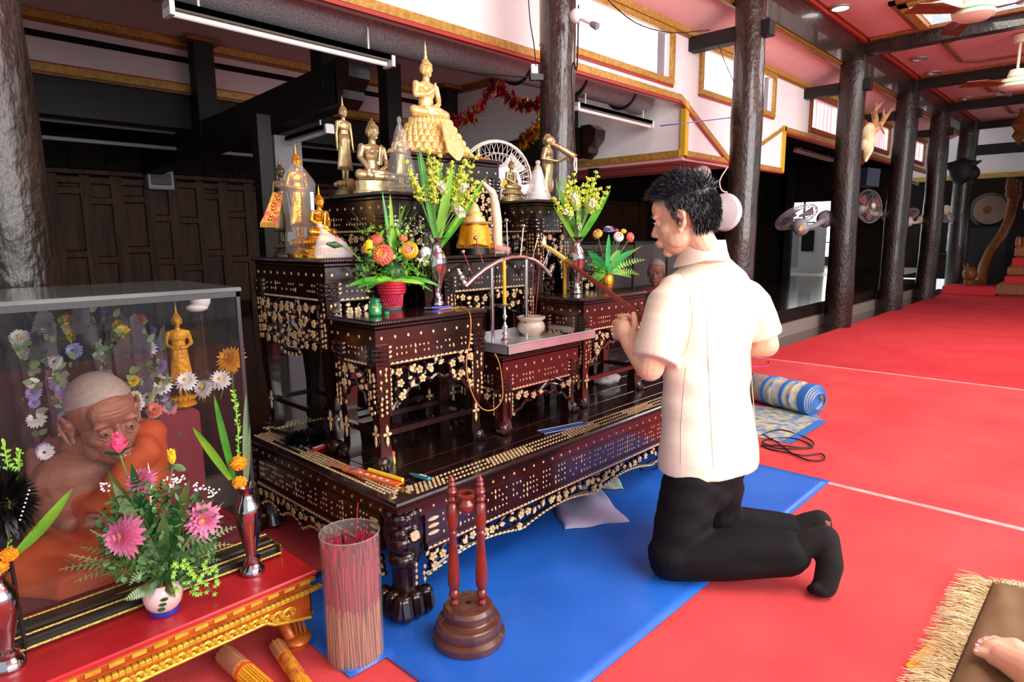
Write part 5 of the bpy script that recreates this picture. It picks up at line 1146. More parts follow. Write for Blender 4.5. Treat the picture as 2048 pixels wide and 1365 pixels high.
# ================= PEOPLE =================
def head_xf(c,az,pitch=0,roll=0,s=1.0):
    R=rotz(math.radians(az-90))@rotx(math.radians(pitch))@roty(math.radians(roll));c=V(*c);return (lambda p:c+R@(V(*p)*s)),R
def human_head(m,old=False):
    E=m.ell
    E((0,-.012,.035),(.076,.098,.088),20,14);E((0,.02,-.03),(.064,.072,.085),18,12);E((0,.03,-.075),(.050,.052,.040),14,10)
    E((0,.070,-.098),(.020,.020,.017),10,8);E((0,.06,.045),(.055,.035,.045),14,10)
    for k in (-1,1):
        E((.040*k,.052,-.022),(.024,.026,.02),10,8);E((.030*k,.082,.024),(.026,.012,.008),10,6);E((.050*k,.022,-.062),(.016,.036,.030),10,8)
        E((.012*k,.096,-.034),(.0095,.011,.008),8,6);E((.077*k,-.008,-.008),(.008,.018,.029),10,8);E((.084*k,-.012,.008),(.007,.018,.018),10,8);E((.078*k,.002,-.038),(.008,.010,.012),8,6)
        E((.029*k,.078,.004),(.016,.012,.010),10,8)
    m.limb([((0,.088,.012),.0075),((0,.099,-.012),.009),((0,.105,-.028),.0115)],8)
    E((0,.098,-.058),(.022,.012,.0055),10,6);E((0,.096,-.070),(.019,.012,.007),10,6);E((0,.088,-.062),(.028,.016,.018),10,8)
def gauss_push(vv,c,r,d):
    w=np.exp(-((vv-c)**2).sum(1)/(2*r*r));return vv+w[:,None]*d
def face_carve(vv,f,R,old=False):
    for k in (-1,1):
        for (c,r,d) in (((.014*k,.098,.008),.009,(0,-.007,0)),((.030*k,.096,.013),.012,(0,-.005,0)),((.084*k,.004,-.002),.007,(-.006*k,0,0))):
            vv=gauss_push(vv,f(c),r,R@V(*d))
    vv=gauss_push(vv,f((0,.108,-.064)),.006,R@V(0,-.004,0))
    return vv
def fingers(m,specs,r0=.009):
    for pts in specs:
        n=len(pts);m.limb([(p,r0*(1-.22*i/(n-1))) for i,p in enumerate(pts)],10)
# ---- the kneeling man
kn=V(*D(1345,1120,2.09));man=thing('person','kneeling man seen from behind in cream silk jacket and black trousers, holding a lighting pole','person',(kn[0],kn[1],0))
hc=D(1366,438,2.13);f,R=head_xf(hc,108,-14,0,.99)
m=MB();m.xf=f;human_head(m);m.xf=None
neck=D(1400,520,2.17);m.limb([(f((0,-.03,-.06)),.050),(f((0,-.045,-.11)),.050),(neck,.060)],14)
# left forearm and fist on the pole
elb=D(1300,735,2.11);wr=D(1262,694,2.17);kn_=D(1240,655,2.21)
m.limb([(D(1325,640,2.09),.048),(elb,.047),((elb*.45+wr*.55),.038),(wr,.028)],14)
pa=V(*D(1290,640,2.16));pb=V(*D(1135,523,2.53));pd=nrm(pb-pa)
palm=D(1250,662,2.18);m.ell(palm,(.034,.034,.038),12,9);m.limb([(wr,.028),(D(1256,676,2.18),.031),(D(1244,655,2.2),.027)],12);m.limb([(wr,.026),(D(1268,668,2.16),.024)],10)
fingers(m,[[D(1249,640,2.21),D(1240,634,2.26),D(1256,633,2.30),D(1268,641,2.28)],
 [D(1240,648,2.21),D(1230,646,2.26),D(1248,648,2.31),D(1264,654,2.29)],
 [D(1237,659,2.2),D(1227,660,2.25),D(1244,662,2.29),D(1258,666,2.28)],
 [D(1237,670,2.19),D(1230,673,2.23),D(1243,676,2.27),D(1255,678,2.26)]],.0125)
fingers(m,[[D(1263,668,2.15),D(1271,652,2.14),D(1269,637,2.15),D(1267,629,2.155)]],.0125)
# right arm: elbow shows past the back, forearm reaches forward to the pole
m.limb([(D(1512,620,2.30),.048),(D(1532,690,2.30),.045),(D(1465,700,2.42),.036),(D(1360,680,2.36),.028),(D(1335,672,2.30),.030)],14)
fingers(m,[[D(1340,668,2.28),D(1325,662,2.24),D(1318,672,2.22)],[D(1340,674,2.28),D(1325,672,2.24),D(1320,682,2.22)],[D(1342,680,2.28),D(1330,682,2.24),D(1326,690,2.22)],[D(1345,686,2.28),D(1335,690,2.25),D(1332,697,2.23)],[D(1345,664,2.26),D(1333,655,2.23),D(1322,654,2.21)]],.011)
o=m.build('body','skin',man);remesh(o,.0034,4)
vv=verts(o)+world_of(man);vv=face_carve(vv,f,R);setverts(o,vv-world_of(man))
# ear rim
for k in (-1,1):
    m=MB();m.xf=f;m.tube([(.080*k,.004,-.034),(.084*k,-.009,-.027),(.090*k,-.020,-.004),(.090*k,-.019,.015),(.087*k,-.008,.025),(.083*k,.005,.020),(.082*k,.008,.006)],[.0035,.004,.0042,.0042,.0042,.004,.003],8);m.build('ear_rim','skin_ear',o)
for k in (-1,1):
    e=MB();e.xf=f;e.ell((.030*k,.086,.006),(.010,.006,.005),10,6);e.build('eye','white',o);e=MB();e.xf=f;e.ell((.030*k,.0915,.006),(.004,.002,.004),8,5);e.build('iris','black',o)
    m=MB();m.xf=f;m.tube([(.014*k,.095,.026),(.03*k,.094,.032),(.048*k,.082,.027)],[.003,.004,.002],6);m.build('eyebrow','black',o)
    m=MB();m.xf=f;m.tube([(.020*k,.0945,.009),(.03*k,.0955,.011),(.042*k,.089,.008)],[.0012,.0018,.0012],5);m.build('eyelashes','black',o)
# hair: close cap plus clumps
m=MB();hp=[]
def scalp(th,ph,rr=1.0):  # th azimuth from forward, ph elevation
    x=math.sin(th)*math.cos(ph);y=math.cos(th)*math.cos(ph);z=math.sin(ph);return V(.0785*x*rr,-.014+.103*y*rr,.034+.094*z*rr)
def lowlimit(th):
    a=abs((th+math.pi)%(2*math.pi)-math.pi)
    if a<.75: return .62-.1*a
    if a<1.15: return .55-.6*(a-.75)
    if a<1.40: return .31-.75*(a-1.15)/.25
    if a<1.56: return -.44
    if a<1.72: return -.02
    if a<1.86: return -.02-.8*(a-1.72)/.14
    return -.82
NT,NPH=64,24;vs=[]
for j in range(NPH+1):
    for i in range(NT):
        th=2*math.pi*i/NT;lo=lowlimit(th);ph=lo+(math.pi/2-lo)*j/NPH;rr=1.06+.085*math.sin(max(0,ph))+(.0 if j else -.06)
        p=scalp(th,ph,rr)
        if ph<0: p[1]=p[1]*(1-.0)+.0;p[2]=.034+.094*math.sin(ph)*1.25
        vs.append(p)
m.xf=f;m.add(vs,[(j*NT+i,j*NT+(i+1)%NT,(j+1)*NT+(i+1)%NT,(j+1)*NT+i) for j in range(NPH) for i in range(NT)]);cap=m.build('hair','hair',man)
m=MB();m.xf=f;m2=MB();m2.xf=f
for k in range(3800):
    th=U(-math.pi,math.pi);lo=lowlimit(th);ph=lo+(math.pi/2-lo)*U(0,1)**1.15
    p=scalp(th,ph,1.05+.075*math.sin(max(0,ph)))
    if ph<0: p[2]=.034+.094*math.sin(ph)*1.25
    n_=nrm(p-V(0,-.014,.034));top=max(0,math.sin(ph))
    if top>.35: d=nrm(n_*.8+V(U(-.7,.7),U(.1,1.1),U(-.3,.45)));L=U(.020,.045)
    else: d=nrm(n_*.32+V(0,-.05,-1)+V(U(-.3,.3),U(-.3,.3),0));L=U(.012,.024)
    mm=m2 if (top>.3 and U(0,1)<.38) else m;e=p+d*L+V(0,0,-.2*L);mid=(p+e)/2+n_*.004
    mm.tube([p,mid,e],[.0021,.0016,.0003],3,False)
m.build('hair_strands','hair',cap,kind='stuff');m2.build('grey_hair_strands','hair_grey',cap,kind='stuff')
# jacket
fw=V(math.cos(math.radians(78)),math.sin(math.radians(78)),0);sd=V(fw[1],-fw[0],0)
def ring(x,y,dep,a,b,z=None):
    c=D(x,y,dep);return c,sd*a,fw*b
m=MB()
rg=[ring(1419,930,2.22,.205,.140),ring(1418,900,2.22,.203,.138),ring(1416,840,2.22,.192,.124),ring(1414,780,2.22,.182,.116),ring(1412,720,2.22,.186,.116),ring(1418,660,2.22,.196,.120),ring(1424,610,2.22,.200,.112),ring(1428,575,2.22,.185,.098),ring(1424,545,2.20,.150,.082),ring(1412,520,2.19,.095,.072),ring(1408,504,2.18,.066,.062)]
m.loft(rg,40)
# sleeves
def sleeve(pts):
    m.loft([(p,a,b) for p,a,b in pts],22)
def rr(p,q): a,b,d=frame(V(*q)-V(*p));return a,b
sl=[D(1352,572,2.13),D(1338,600,2.11),D(1325,650,2.09),D(1314,700,2.09),D(1310,722,2.09)];a_,b_,_=frame(sl[-1]-sl[0])
m.loft([(p,a_*r,b_*r*1.0) for p,r in zip(sl,(.050,.066,.071,.074,.076))],24)
sr=[D(1492,580,2.27),D(1506,605,2.29),D(1520,640,2.30),D(1530,672,2.30)];a_,b_,_=frame(sr[-1]-sr[0])
m.loft([(p,a_*r,b_*r) for p,r in zip(sr,(.05,.062,.064,.064))],24)
m.ell(D(1350,585,2.13),.062,14,10);m.ell(D(1494,592,2.28),.058,14,10);m.ell(D(1380,565,2.16),(.08,.07,.05),14,10);m.ell(D(1460,570,2.22),(.08,.07,.05),14,10)
o=m.build('jacket','jacket',man);remesh(o,.006,5)
vv=verts(o);P=vv+world_of(man)
wr_=np.sin((P[:,2]*46)+P[:,0]*22-P[:,1]*14)*.0030*np.exp(-((P[:,2]-.60)/.09)**2)+np.sin(P[:,2]*24+P[:,0]*40)*.0018+np.sin(P[:,2]*70-P[:,0]*55+P[:,1]*30)*.0022*np.exp(-(((P-np.array(D(1345,640,2.1)))**2).sum(1))/.012)
me=o.data;nn=np.empty(len(me.vertices)*3);me.vertices.foreach_get('normal',nn);nn=nn.reshape(-1,3);vv=vv+nn*wr_[:,None]
cs=D(1335,640,2.20);setverts(o,vv)
jk=o
# seams, found on the back of the jacket by casting a line from behind
dg=bpy.context.evaluated_depsgraph_get()
def seam(pix,name='seam',r=.0013,mt='jacket_seam'):
    pts=[]
    for x,y in pix:
        d=Vector(_ray(x,y)).normalized();ok,loc,nrm_,idx=jk.ray_cast(Vector(CAM)-Vector(world_of(man)),d)
        if ok: pts.append(V(*(loc+nrm_*.0004))+world_of(man))
    if len(pts)>1: MB().tube(pts,r,5).build(name,mt,jk)
lin=lambda P,n=14:[tuple(np.array(P[int(i)])*(1-(i-int(i)))+np.array(P[min(int(i)+1,len(P)-1)])*(i-int(i))) for i in np.linspace(0,len(P)-1.001,n)]
seam(lin([(1412,620),(1418,760),(1422,860),(1427,938)]));seam(lin([(1372,735),(1366,800),(1362,860),(1362,930)]));seam(lin([(1498,640),(1503,760),(1510,850),(1516,925)]));seam(lin([(1362,545),(1378,575),(1386,640),(1374,700),(1352,726)]),r=.0016)
# stand collar
m=MB();cc=D(1404,496,2.15);n=32;vs=[]
for z,s_ in ((-.040,1.25),(-.01,1.10),(.026,1.0),(.026,.94),(-.010,.98)):
    for i in range(n): a=2*math.pi*i/n;vs.append(cc+sd*.076*s_*math.cos(a)+fw*.074*s_*math.sin(a)+V(0,0,z-.026*max(0,-math.cos(a)*.7+math.sin(a)*.7)))
m.add(vs,[(j*n+i,j*n+(i+1)%n,(j+1)*n+(i+1)%n,(j+1)*n+i) for j in range(4) for i in range(n)]);m.build('collar','jacket',jk)
# trousers
m=MB()
hipL=D(1384,972,2.15);hipR=D(1430,972,2.29);kL=D(1347,1115,2.10);kR=D(1425,1070,2.33)
m.loft([ring(1416,880,2.22,.155,.095),ring(1412,940,2.22,.165,.112),ring(1400,975,2.21,.155,.118),ring(1385,1010,2.19,.11,.10)],30)
m.limb([(hipL,.10),((hipL*.5+kL*.5),.092),(kL,.078)],18);m.limb([(hipR,.10),(hipR*.5+kR*.5,.09),(kR,.078)],18)
aL=D(1572,1108,2.04);aR=D(1580,1062,2.31)
kL2=kL.copy();kL2[2]=.083;m.ell(kL2,(.085,.085,.078),16,12);m.limb([(kL2,.080),((kL2*.5+aL*.5)+V(0,0,.0),.080),(aL,.073)],18)
kR2=kR.copy();kR2[2]=.083;m.ell(kR2,(.085,.085,.078),16,12);m.limb([(kR2,.078),(kR2*.5+aR*.5,.072),(aR,.058)],18)
o=m.build('trousers','trousers',man);remesh(o,.007,6);vv=verts(o);P=vv+world_of(man)
nn=np.empty(len(o.data.vertices)*3);o.data.vertices.foreach_get('normal',nn);nn=nn.reshape(-1,3)
vv=vv+nn*(np.sin(P[:,0]*60+P[:,2]*50+P[:,1]*35)*.0022+np.sin(P[:,0]*25-P[:,2]*90)*.0018)[:,None];vv[:,2]=np.maximum(vv[:,2],.0135);setverts(o,vv)
# shut trouser hem of the near leg (cut end)
# feet in socks, toes tucked under
m=MB()
m.limb([(aL,.045),(D(1622,1085,2.02),.042),(D(1650,1078,2.01),.043)],14);m.limb([(D(1650,1078,2.01),.043),(D(1660,1130,1.99),.040),(D(1650,1172,1.985),.036)],14);m.ell(D(1645,1176,1.985),(.04,.035,.026),12,8)
for dx,dz in ((0,0),(6,-4),(12,-9),(-4,4)): m.limb([(D(1642+dx*.4,1180,1.985+dz*.002),.016),(D(1624+dx*.6,1178+dz*.3,1.995+dz*.003),.014)],8)
o=m.build('sock','sock',man);remesh(o,.005,4);vv=verts(o);vv[:,2]=np.maximum(vv[:,2],.0095);setverts(o,vv)
m=MB();m.limb([(aR,.044),(D(1620,1048,2.29),.042),(D(1638,1044,2.28),.042)],14);m.limb([(D(1638,1044,2.28),.042),(D(1644,1080,2.27),.038),(D(1640,1108,2.27),.032)],14);m.ell(D(1634,1112,2.27),(.036,.034,.022),12,8)
o=m.build('sock','sock',man);remesh(o,.005,4);vv=verts(o);vv[:,2]=np.maximum(vv[:,2],.0095);setverts(o,vv)
a=D(1655,1048,2.235);MB().beam(V(*a)+V(0,0,.008),V(*a)-V(-.004,0,.012),.016,.002).build('skin_patch','skin_ear',o,sm=False)
# pole held by the man
t=thing('lighting_pole','long dark red lighting pole with brass ferrule and a burning yellow taper at its tip','pole',pa)
e0=V(*D(1326,672,2.24));b1=pb;m=MB().tube([e0,pa,b1],[.0105,.0105,.0085],14);m.build('pole','red_wood',t)
b2=V(*D(1108,503,2.60));MB().tube([b1-(b2-b1)*.5,b1+(b2-b1)*.02,b1+(b2-b1)*.12],[.0105,.0115,.009],12).build('brass_ferrule','brass',t)
tip=V(*D(1088,491,2.65));MB().tube([b1,b2,tip],[.0095,.009,.007],12).build('yellow_taper','candle_pale',t)
m=MB();m.lathe([(.001,-.004),(.006,.002),(.008,.010),(.005,.022),(.001,.036)],tuple(tip+V(0,0,.002)),12,axis=(.15,.1,1));m.build('flame','flame',t)
# ---- wax figure of an old monk
CY=1.775
MB0=MB
def monk_parts():
    SC=.83;D=lambda x,y,d:globals()['D'](x,y,d*SC)
    class MB(MB0):
        def ell(s,c,r,*a,**k):
            q=SC if s.xf is None else 1;return MB0.ell(s,c,tuple(x*q for x in r) if hasattr(r,'__len__') else r*q,*a,**k)
        def tube(s,p,r,*a,**k):
            q=SC if s.xf is None else 1;return MB0.tube(s,p,[x*q for x in r] if hasattr(r,'__len__') else r*q,*a,**k)
    t=thing('monk_figure','wax figure of an old monk in orange robe, seated in the left glass case','figure',(V(*D(170,1120,1.98))[0],1.9,.262))
    hc=D(208,838,2.05);f,R=head_xf(hc,-84,-12,8,1.22*SC)
    m=MB();m.xf=f;human_head(m,True);m.xf=None
    m.limb([(f((0,-.03,-.05)),.058),(D(165,885,2.08),.060)],14)
    m.ell(D(185,1000,2.13),(.15,.11,.19),18,12);m.ell(D(180,945,2.12),(.165,.10,.10),18,12)
    sh=D(95,905,2.12);el=D(88,1010,2.06);wr=D(140,1048,1.99);hd=D(185,1048,1.97)
    m.limb([(sh,.060),(el,.043),(wr,.030)],14);m.ell(hd,(.032,.02,.018),10,8);m.limb([(D(120,905,2.12),.06),(D(170,890,2.11),.055)],12)
    fingers(m,[[hd,D(200,1040+5*k,1.965),D(216,1040+7*k,1.965)] for k in range(4)],.009);fingers(m,[[D(170,1040,1.97),D(182,1032,1.96),D(196,1033,1.96)]],.009)
    # the other hand resting low
    h2=D(150,1155,1.92);m.ell(h2,(.03,.02,.02),10,8);m.limb([(D(130,1135,1.95),.026),(h2,.024)],10);fingers(m,[[h2,D(165,1160+5*k,1.915),D(178,1165+5*k,1.915)] for k in range(4)],.0085);fingers(m,[[D(145,1150,1.92),D(160,1144,1.905)]],.009)
    o=m.build('body','wax_skin',t);remesh(o,.0034,4);vv=verts(o)+world_of(t);vv=face_carve(vv,f,R)
    # deep folds: brow furrows, bags under the eyes, cheek creases
    Ri=R.T;q=((vv-hc)@R)/(1.22*SC)
    wgt=np.exp(-((q[:,2]-.062)/.022)**2)*(q[:,1]>.03)*np.exp(-(q[:,0]/.05)**4)
    fur=np.sin(q[:,2]*2*math.pi/.0105+q[:,0]*q[:,0]*260)*.0015*wgt
    vv=vv+((R@V(0,1,.2))[None,:])*fur[:,None]
    for k in (-1,1):
        for (c,r,d) in (((.030*k,.094,-.012),.006,(0,-.003,0)),((.034*k,.092,-.004),.006,(0,.003,0)),((.026*k,.098,-.045),.006,(0,-.005,0)),((.036*k,.085,-.060),.007,(0,-.004,0)),((.042*k,.078,-.035),.012,(0,.003,0)),((.008*k,.106,.03),.003,(0,-.003,0)),((.05*k,.05,-.06),.014,(-.006*k,0,0))):
            vv=gauss_push(vv,f(c),r,R@V(*d))
    vv[:,1]=np.maximum(vv[:,1],CY+.01);setverts(o,vv-world_of(t))
    # shaved scalp in the paler tone
    m=MB();vs=[];NT,NP=48,16
    for j in range(NP+1):
        for i in range(NT):
            th=2*math.pi*i/NT;a=abs((th+math.pi)%(2*math.pi)-math.pi);lo=.62-.2*min(1,a) if a<1 else (.42-.55*(a-1) if a<1.8 else -.1-.15*(a-1.8));lo=max(lo,-.35)
            ph=lo+(math.pi/2-lo)*j/NP;x=math.sin(th)*math.cos(ph);y=math.cos(th)*math.cos(ph);z=math.sin(ph);k=1.012 if j else .985
            vs.append(V(.0765*x*k,-.012+.0985*y*k,.035+.0885*z*k))
    m.xf=f;m.add(vs,[(j*NT+i,j*NT+(i+1)%NT,(j+1)*NT+(i+1)%NT,(j+1)*NT+i) for j in range(NP) for i in range(NT)]);m.build('shaved_scalp','stubble',o)
    for k in (-1,1):
        m=MB();m.xf=f;m.tube([(.083*k,.004,-.045),(.088*k,-.012,-.032),(.094*k,-.024,-.004),(.094*k,-.022,.02),(.090*k,-.008,.032),(.086*k,.008,.024)],[.005,.0045,.005,.005,.005,.0045],8);m.build('ear_rim','wax_skin',o)
        m=MB();m.xf=f;m.ell((.030*k,.087,.005),(.010,.006,.0045),10,6);m.build('eye','white',o);m=MB();m.xf=f;m.ell((.030*k,.0925,.0045),(.0045,.002,.004),8,5);m.build('iris','black',o)
        m=MB();m.xf=f;m.tube([(.018*k,.096,.010),(.03*k,.097,.0115),(.044*k,.088,.006)],[.002,.003,.002],6);m.build('eyelid','wax_skin',o)
        m=MB();m.xf=f;m.tube([(.018*k,.093,-.006),(.032*k,.094,-.011),(.046*k,.082,-.005)],[.002,.0035,.002],6);m.build('eye_bag','wax_skin',o)
    m=MB();m.xf=f;m.box(-.012,.012,.098,.103,-.066,-.061);m.build('teeth','ivory',o,sm=False)
    # robe
    m=MB();m.limb([(D(292,880,2.14),.068),(D(300,950,2.12),.065),(D(305,1040,2.08),.062),(D(280,1090,2.02),.05)],16)
    m.limb([(D(250,905,2.14),.07),(D(292,885,2.14),.068)],14)
    m.ell(D(215,1030,2.13),(.145,.115,.16),18,12);m.limb([(D(290,900,2.08),.05),(D(230,990,2.02),.05),(D(150,1060,2.06),.06)],14);m.limb([(D(110,1000,2.16),.07),(D(110,1080,2.12),.09)],14)
    m.limb([(D(230,1110,2.10),.09),(D(110,1120,2.02),.085),(D(60,1140,1.96),.075)],16);m.limb([(D(60,1150,1.95),.07),(D(140,1175,1.92),.06),(D(240,1170,1.95),.06)],16);m.limb([(D(220,1100,2.1),.09),(D(300,1110,2.06),.08),(D(330,1120,2.0),.07)],16);m.limb([(D(330,1130,2.0),.065),(D(230,1165,1.95),.06)],14)
    o=m.build('robe','robe',t);remesh(o,.007,6);vv=verts(o);nn=np.empty(len(o.data.vertices)*3);o.data.vertices.foreach_get('normal',nn);nn=nn.reshape(-1,3);P=vv+world_of(t)
    vv=vv+nn*(np.sin(P[:,0]*70+P[:,2]*40+np.sin(P[:,2]*30)*2)*.0035+np.sin(P[:,2]*85+P[:,0]*22)*.0025)[:,None];P=vv+world_of(t);P[:,1]=np.maximum(P[:,1],CY+.008);P[:,2]=np.maximum(P[:,2],.262);setverts(o,P-world_of(t))
    return t
monk_parts()
# ---- second wax monk, far case on the right: only head and shoulder above the table
t=thing('monk_figure','wax monk with shaved head and dark red robe in the far glass case','figure',(5.05,3.3,.7))
hc=V(*YP(1313,545,3.25));f,R=head_xf(hc,-160,-8,0,1.05);m=MB();m.xf=f;human_head(m);m.xf=None;m.limb([(f((0,-.03,-.05)),.058),(f((0,-.04,-.16)),.065)],12);o=m.build('body','wax_skin',t);remesh(o,.005,4)
m=MB();m.xf=f
NT,NP=36,12;vs=[]
for j in range(NP+1):
    for i in range(NT):
        th=2*math.pi*i/NT;a=abs((th+math.pi)%(2*math.pi)-math.pi);lo=.5 if a<1 else (.5-.5*(a-1));lo=max(lo,-.35);ph=lo+(math.pi/2-lo)*j/NP;k=1.015
        vs.append(V(.0765*math.sin(th)*math.cos(ph)*k,-.012+.0985*math.cos(th)*math.cos(ph)*k,.035+.0885*math.sin(ph)*k))
m.add(vs,[(j*NT+i,j*NT+(i+1)%NT,(j+1)*NT+(i+1)%NT,(j+1)*NT+i) for j in range(NP) for i in range(NT)]);m.build('shaved_scalp','stubble',o)
m=MB();b=hc+V(.02,.03,-.2);m.ell(b,(.22,.14,.08),16,10);m.ell(b+V(0,0,-.15),(.19,.14,.2),16,10);o=m.build('robe','robe_dark',t);remesh(o,.012,5)
# ---- bare foot of a sitting person at the bottom right, on the brown cushion
c=V(1.90,.07,.095)
t=thing('person','bare foot of a seated person resting on the brown cushion at the lower right corner','person',(1.9,-.05,.06))
def G(x,y,z): return V(*Z(x,y,z))
m=MB();m.limb([(G(2130,1385,.12),.05),(G(2060,1345,.10),.042),(G(2010,1318,.09),.032)],14);m.limb([(G(2010,1316,.09),.030),(G(1985,1302,.085),.026)],12);m.limb([(G(2030,1300,.09),.028),(G(1998,1296,.085),.024)],12);m.limb([(G(2040,1335,.09),.03),(G(1990,1316,.08),.022)],12)
for a,b_,r in (((1985,1312),(1957,1304),.0125),((1980,1300),(1958,1293),.0105),((1985,1292),(1963,1286),.0105),((1995,1288),(1974,1281),.0105),((2010,1290),(1990,1282),.0135)): m.limb([(G(*a,.086),r*1.1),(G(*b_,.082),r)],10)
m.limb([(G(2130,1385,.12),.05),(G(2300,1400,.16),.055),(G(2500,1340,.2),.065)],14)
o=m.build('foot','skin',t);remesh(o,.0035,4)
m=MB()
for a in ((1952,1302),(1954,1291),(1959,1284),(1970,1279),(1986,1280)): m.ell(G(*a,.094),(.006,.005,.002),8,5)
m.build('toenails','pink_pale',o)
m=MB();m.limb([(G(2260,1390,.16),.075),(G(2520,1330,.22),.10)],14);m.build('trouser_leg','cushion',t)
# ================= LEFT SIDE: red table, glass case =================
TX0,TX1,TY0,TY1,TZ=-.75,.805,1.51,2.26,.23
t=thing('offering_table','low red table with carved gold apron at the lower left, under the glass case','table',(0,1.9,0))
MB().bev(TX0,TX1,TY0,TY1,TZ-.014,TZ,.004).build('tabletop','red_lacquer',t,sm=False)
m=MB().bev(TX0+.004,TX1-.004,TY0+.004,TY1-.004,TZ-.034,TZ-.0145,.005);m.bev(TX0+.014,TX1-.014,TY0+.014,TY1-.014,TZ-.05,TZ-.034,.003);m.build('moulding','carved_gold',t,sm=False)
m=MB()
for i in range(int((TX1-TX0)/.045)): x=TX0+.02+i*.045;m.beam((x,TY0+.003,TZ-.024),(x+.030,TY0+.003,TZ-.024),.004,.010)
for i in range(int((TY1-TY0)/.045)): y=TY0+.02+i*.045;m.beam((TX1-.003,y,TZ-.024),(TX1-.003,y+.030,TZ-.024),.004,.010)
m.build('gilt_leaf_row','carved_yellow',t,kind='stuff')
m=MB();
for i in range(int((TX1-TX0)/.0135)): x=TX0+.02+i*.0135;m.bev(x,x+.0125,TY0+.006,TY0+.02,TZ-.064,TZ-.051,.002)
for i in range(int((TY1-TY0)/.0135)): y=TY0+.02+i*.0135;m.bev(TX1-.02,TX1-.006,y,y+.0125,TZ-.064,TZ-.051,.002)
m.build('yellow_bead_row','carved_yellow',t,kind='stuff')
def apron(P,L,back=.016):
    m=MB();n=60;zt=TZ-.064;um=L/2
    def low(u):
        e=min(u,L-u);d=abs(u-um)
        b=zt-.052-.018*math.cos(min(1,d/.3)*math.pi)
        if d<.025: b=zt-.085+d*.9
        if e<.12: b=min(b,zt-.045-.03*(1-e/.12))
        return b
    vs=[]
    for i in range(n+1):
        u=L*i/n;vs+=[P(u,zt,.0),P(u,low(u),.0),P(u,low(u),-back),P(u,zt,-back)]
    m.add(vs,[(i*4+j,i*4+(j+1)%4,i*4+4+(j+1)%4,i*4+4+j) for i in range(n) for j in range(4)])
    m.build('apron','carved_gold',t,sm=False);m=MB();u=.07
    m.tube([P(L*i/n,low(L*i/n)+.004,.002) for i in range(n+1)],.0045,6,False)
    while u<L-.06:   # scrolling relief
        zc=(zt+low(u))/2;h=(zt-low(u))*.42
        for s_,ph in ((1,0),(-1,1.4)):
            m.tube([P(u+h*.8*math.cos(a+ph)*(1-a/9),zc+s_*h*.7*math.sin(a+ph)*(1-a/9),.004) for a in np.linspace(0,5,9)],.0035,5,False)
        m.ell(P(u+.014,zc-h*.3,.003),(.007,.004,.006),6,4);m.ell(P(u-.012,zc+h*.4,.003),(.006,.004,.005),6,4);u+=.03
    m.build('carved_scrolls','carved_yellow',t,kind='stuff')
apron(lambda u,z,n:V(TX0+.02+u,TY0+.012-n,z),TX1-TX0-.04);apron(lambda u,z,n:V(TX1-.012+n,TY0+.02+u,z),TY1-TY0-.04)
for cx,sx in ((TX0+.06,-1),(TX1-.06,1)):
    for cy,sy in ((TY0+.06,-1),(TY1-.06,1)):
        m=MB();rg=[]
        for z,o_,w_ in ((.0085,.040,.034),(.03,.042,.036),(.042,.034,.026),(.07,.022,.020),(.10,.020,.022),(.13,.028,.028),(.155,.036,.034),(TZ-.05,.030,.030)):
            rg.append(((cx+sx*(o_-.03),cy+sy*(o_-.03),z),V(w_,0,0),V(0,w_,0)))
        m.loft(rg,16)
        for k in range(3): m.tube([(cx+sx*(-.02+.0*k)+sx*.012*k,cy+sy*.036,.12),(cx+sx*(.0+.012*k),cy+sy*.030,.09),(cx+sx*(.004+.012*k),cy+sy*.034,.05)],.004,5)
        m.ell((cx+sx*.012,cy+sy*.012,.028),(.042,.042,.019),14,8);m.build('leg','carved_gold',t)
# glass case
CX0,CX1,CY0,CY1,CZ0,CZ1=-.62,.755,1.75,2.235,TZ+.03,.982
t=thing('glass_case','glass display case with dark frame around the old monk figure, lower left','case',(0,2,TZ))
m=MB().box(CX0,CX1,CY0,CY1,TZ+.001,CZ0);m.build('base_board','robe_dark',t,sm=False)
m=MB().bev(CX0-.004,CX1+.004,CY0-.006,CY1,CZ1,CZ1+.012,.002);m.build('lid','case_lid',t,sm=False)
m=MB();e=.010
for x in (CX0,CX1-e):
    for y in (CY0-.003,CY1-e): m.box(x,x+e,y,y+e,CZ0,CZ1)
for y in (CY0-.003,CY1-e): m.box(CX0,CX1,y,y+e,CZ1-.014,CZ1)
for x in (CX0,CX1-e): m.box(x,x+e,CY0,CY1,CZ1-.014,CZ1);
m.build('dark_frame','case_frame',t,sm=False)
MB().box(CX0+e,CX1-e,CY0,CY0+.003,CZ0,CZ1-.014).build('front_pane','case_glass',t,sm=False)
MB().box(CX1-.004,CX1-.001,CY0+e,CY1-e,CZ0,CZ1-.014).build('side_pane','case_glass',t,sm=False)
MB().box(CX0+e,CX1-e,CY1-.006,CY1-.003,CZ0,CZ1-.014).build('back_pane','case_glass',t,sm=False)
m=MB();G_=MB()
for k,(y0,y1,z1) in enumerate(((1.655,1.69,.012),(1.67,1.72,.024),(1.70,1.747,.036))): m.bev(CX0,.775,y0,y1,TZ+.001,TZ+z1,.004)
m.build('picture_frame_moulding','frame_gilt',t,sm=False)
for y,z,r in ((1.656,TZ+.010,.004),(1.692,TZ+.024,.0035),(1.706,TZ+.032,.003),(1.742,TZ+.038,.003)): G_.tube([(CX0,y,z),(.775,y,z)],r,6)
for i in range(170): G_.ell((CX0+.008+i*.0082,1.742,TZ+.040),(.0034,.003,.003),5,3)
G_.build('gilt_edge','gilt_edge',t)
MB().bev(.775,.779,1.655,1.747,TZ+.001,TZ+.034,.001).build('moulding_end','gilt_edge',t,sm=False)
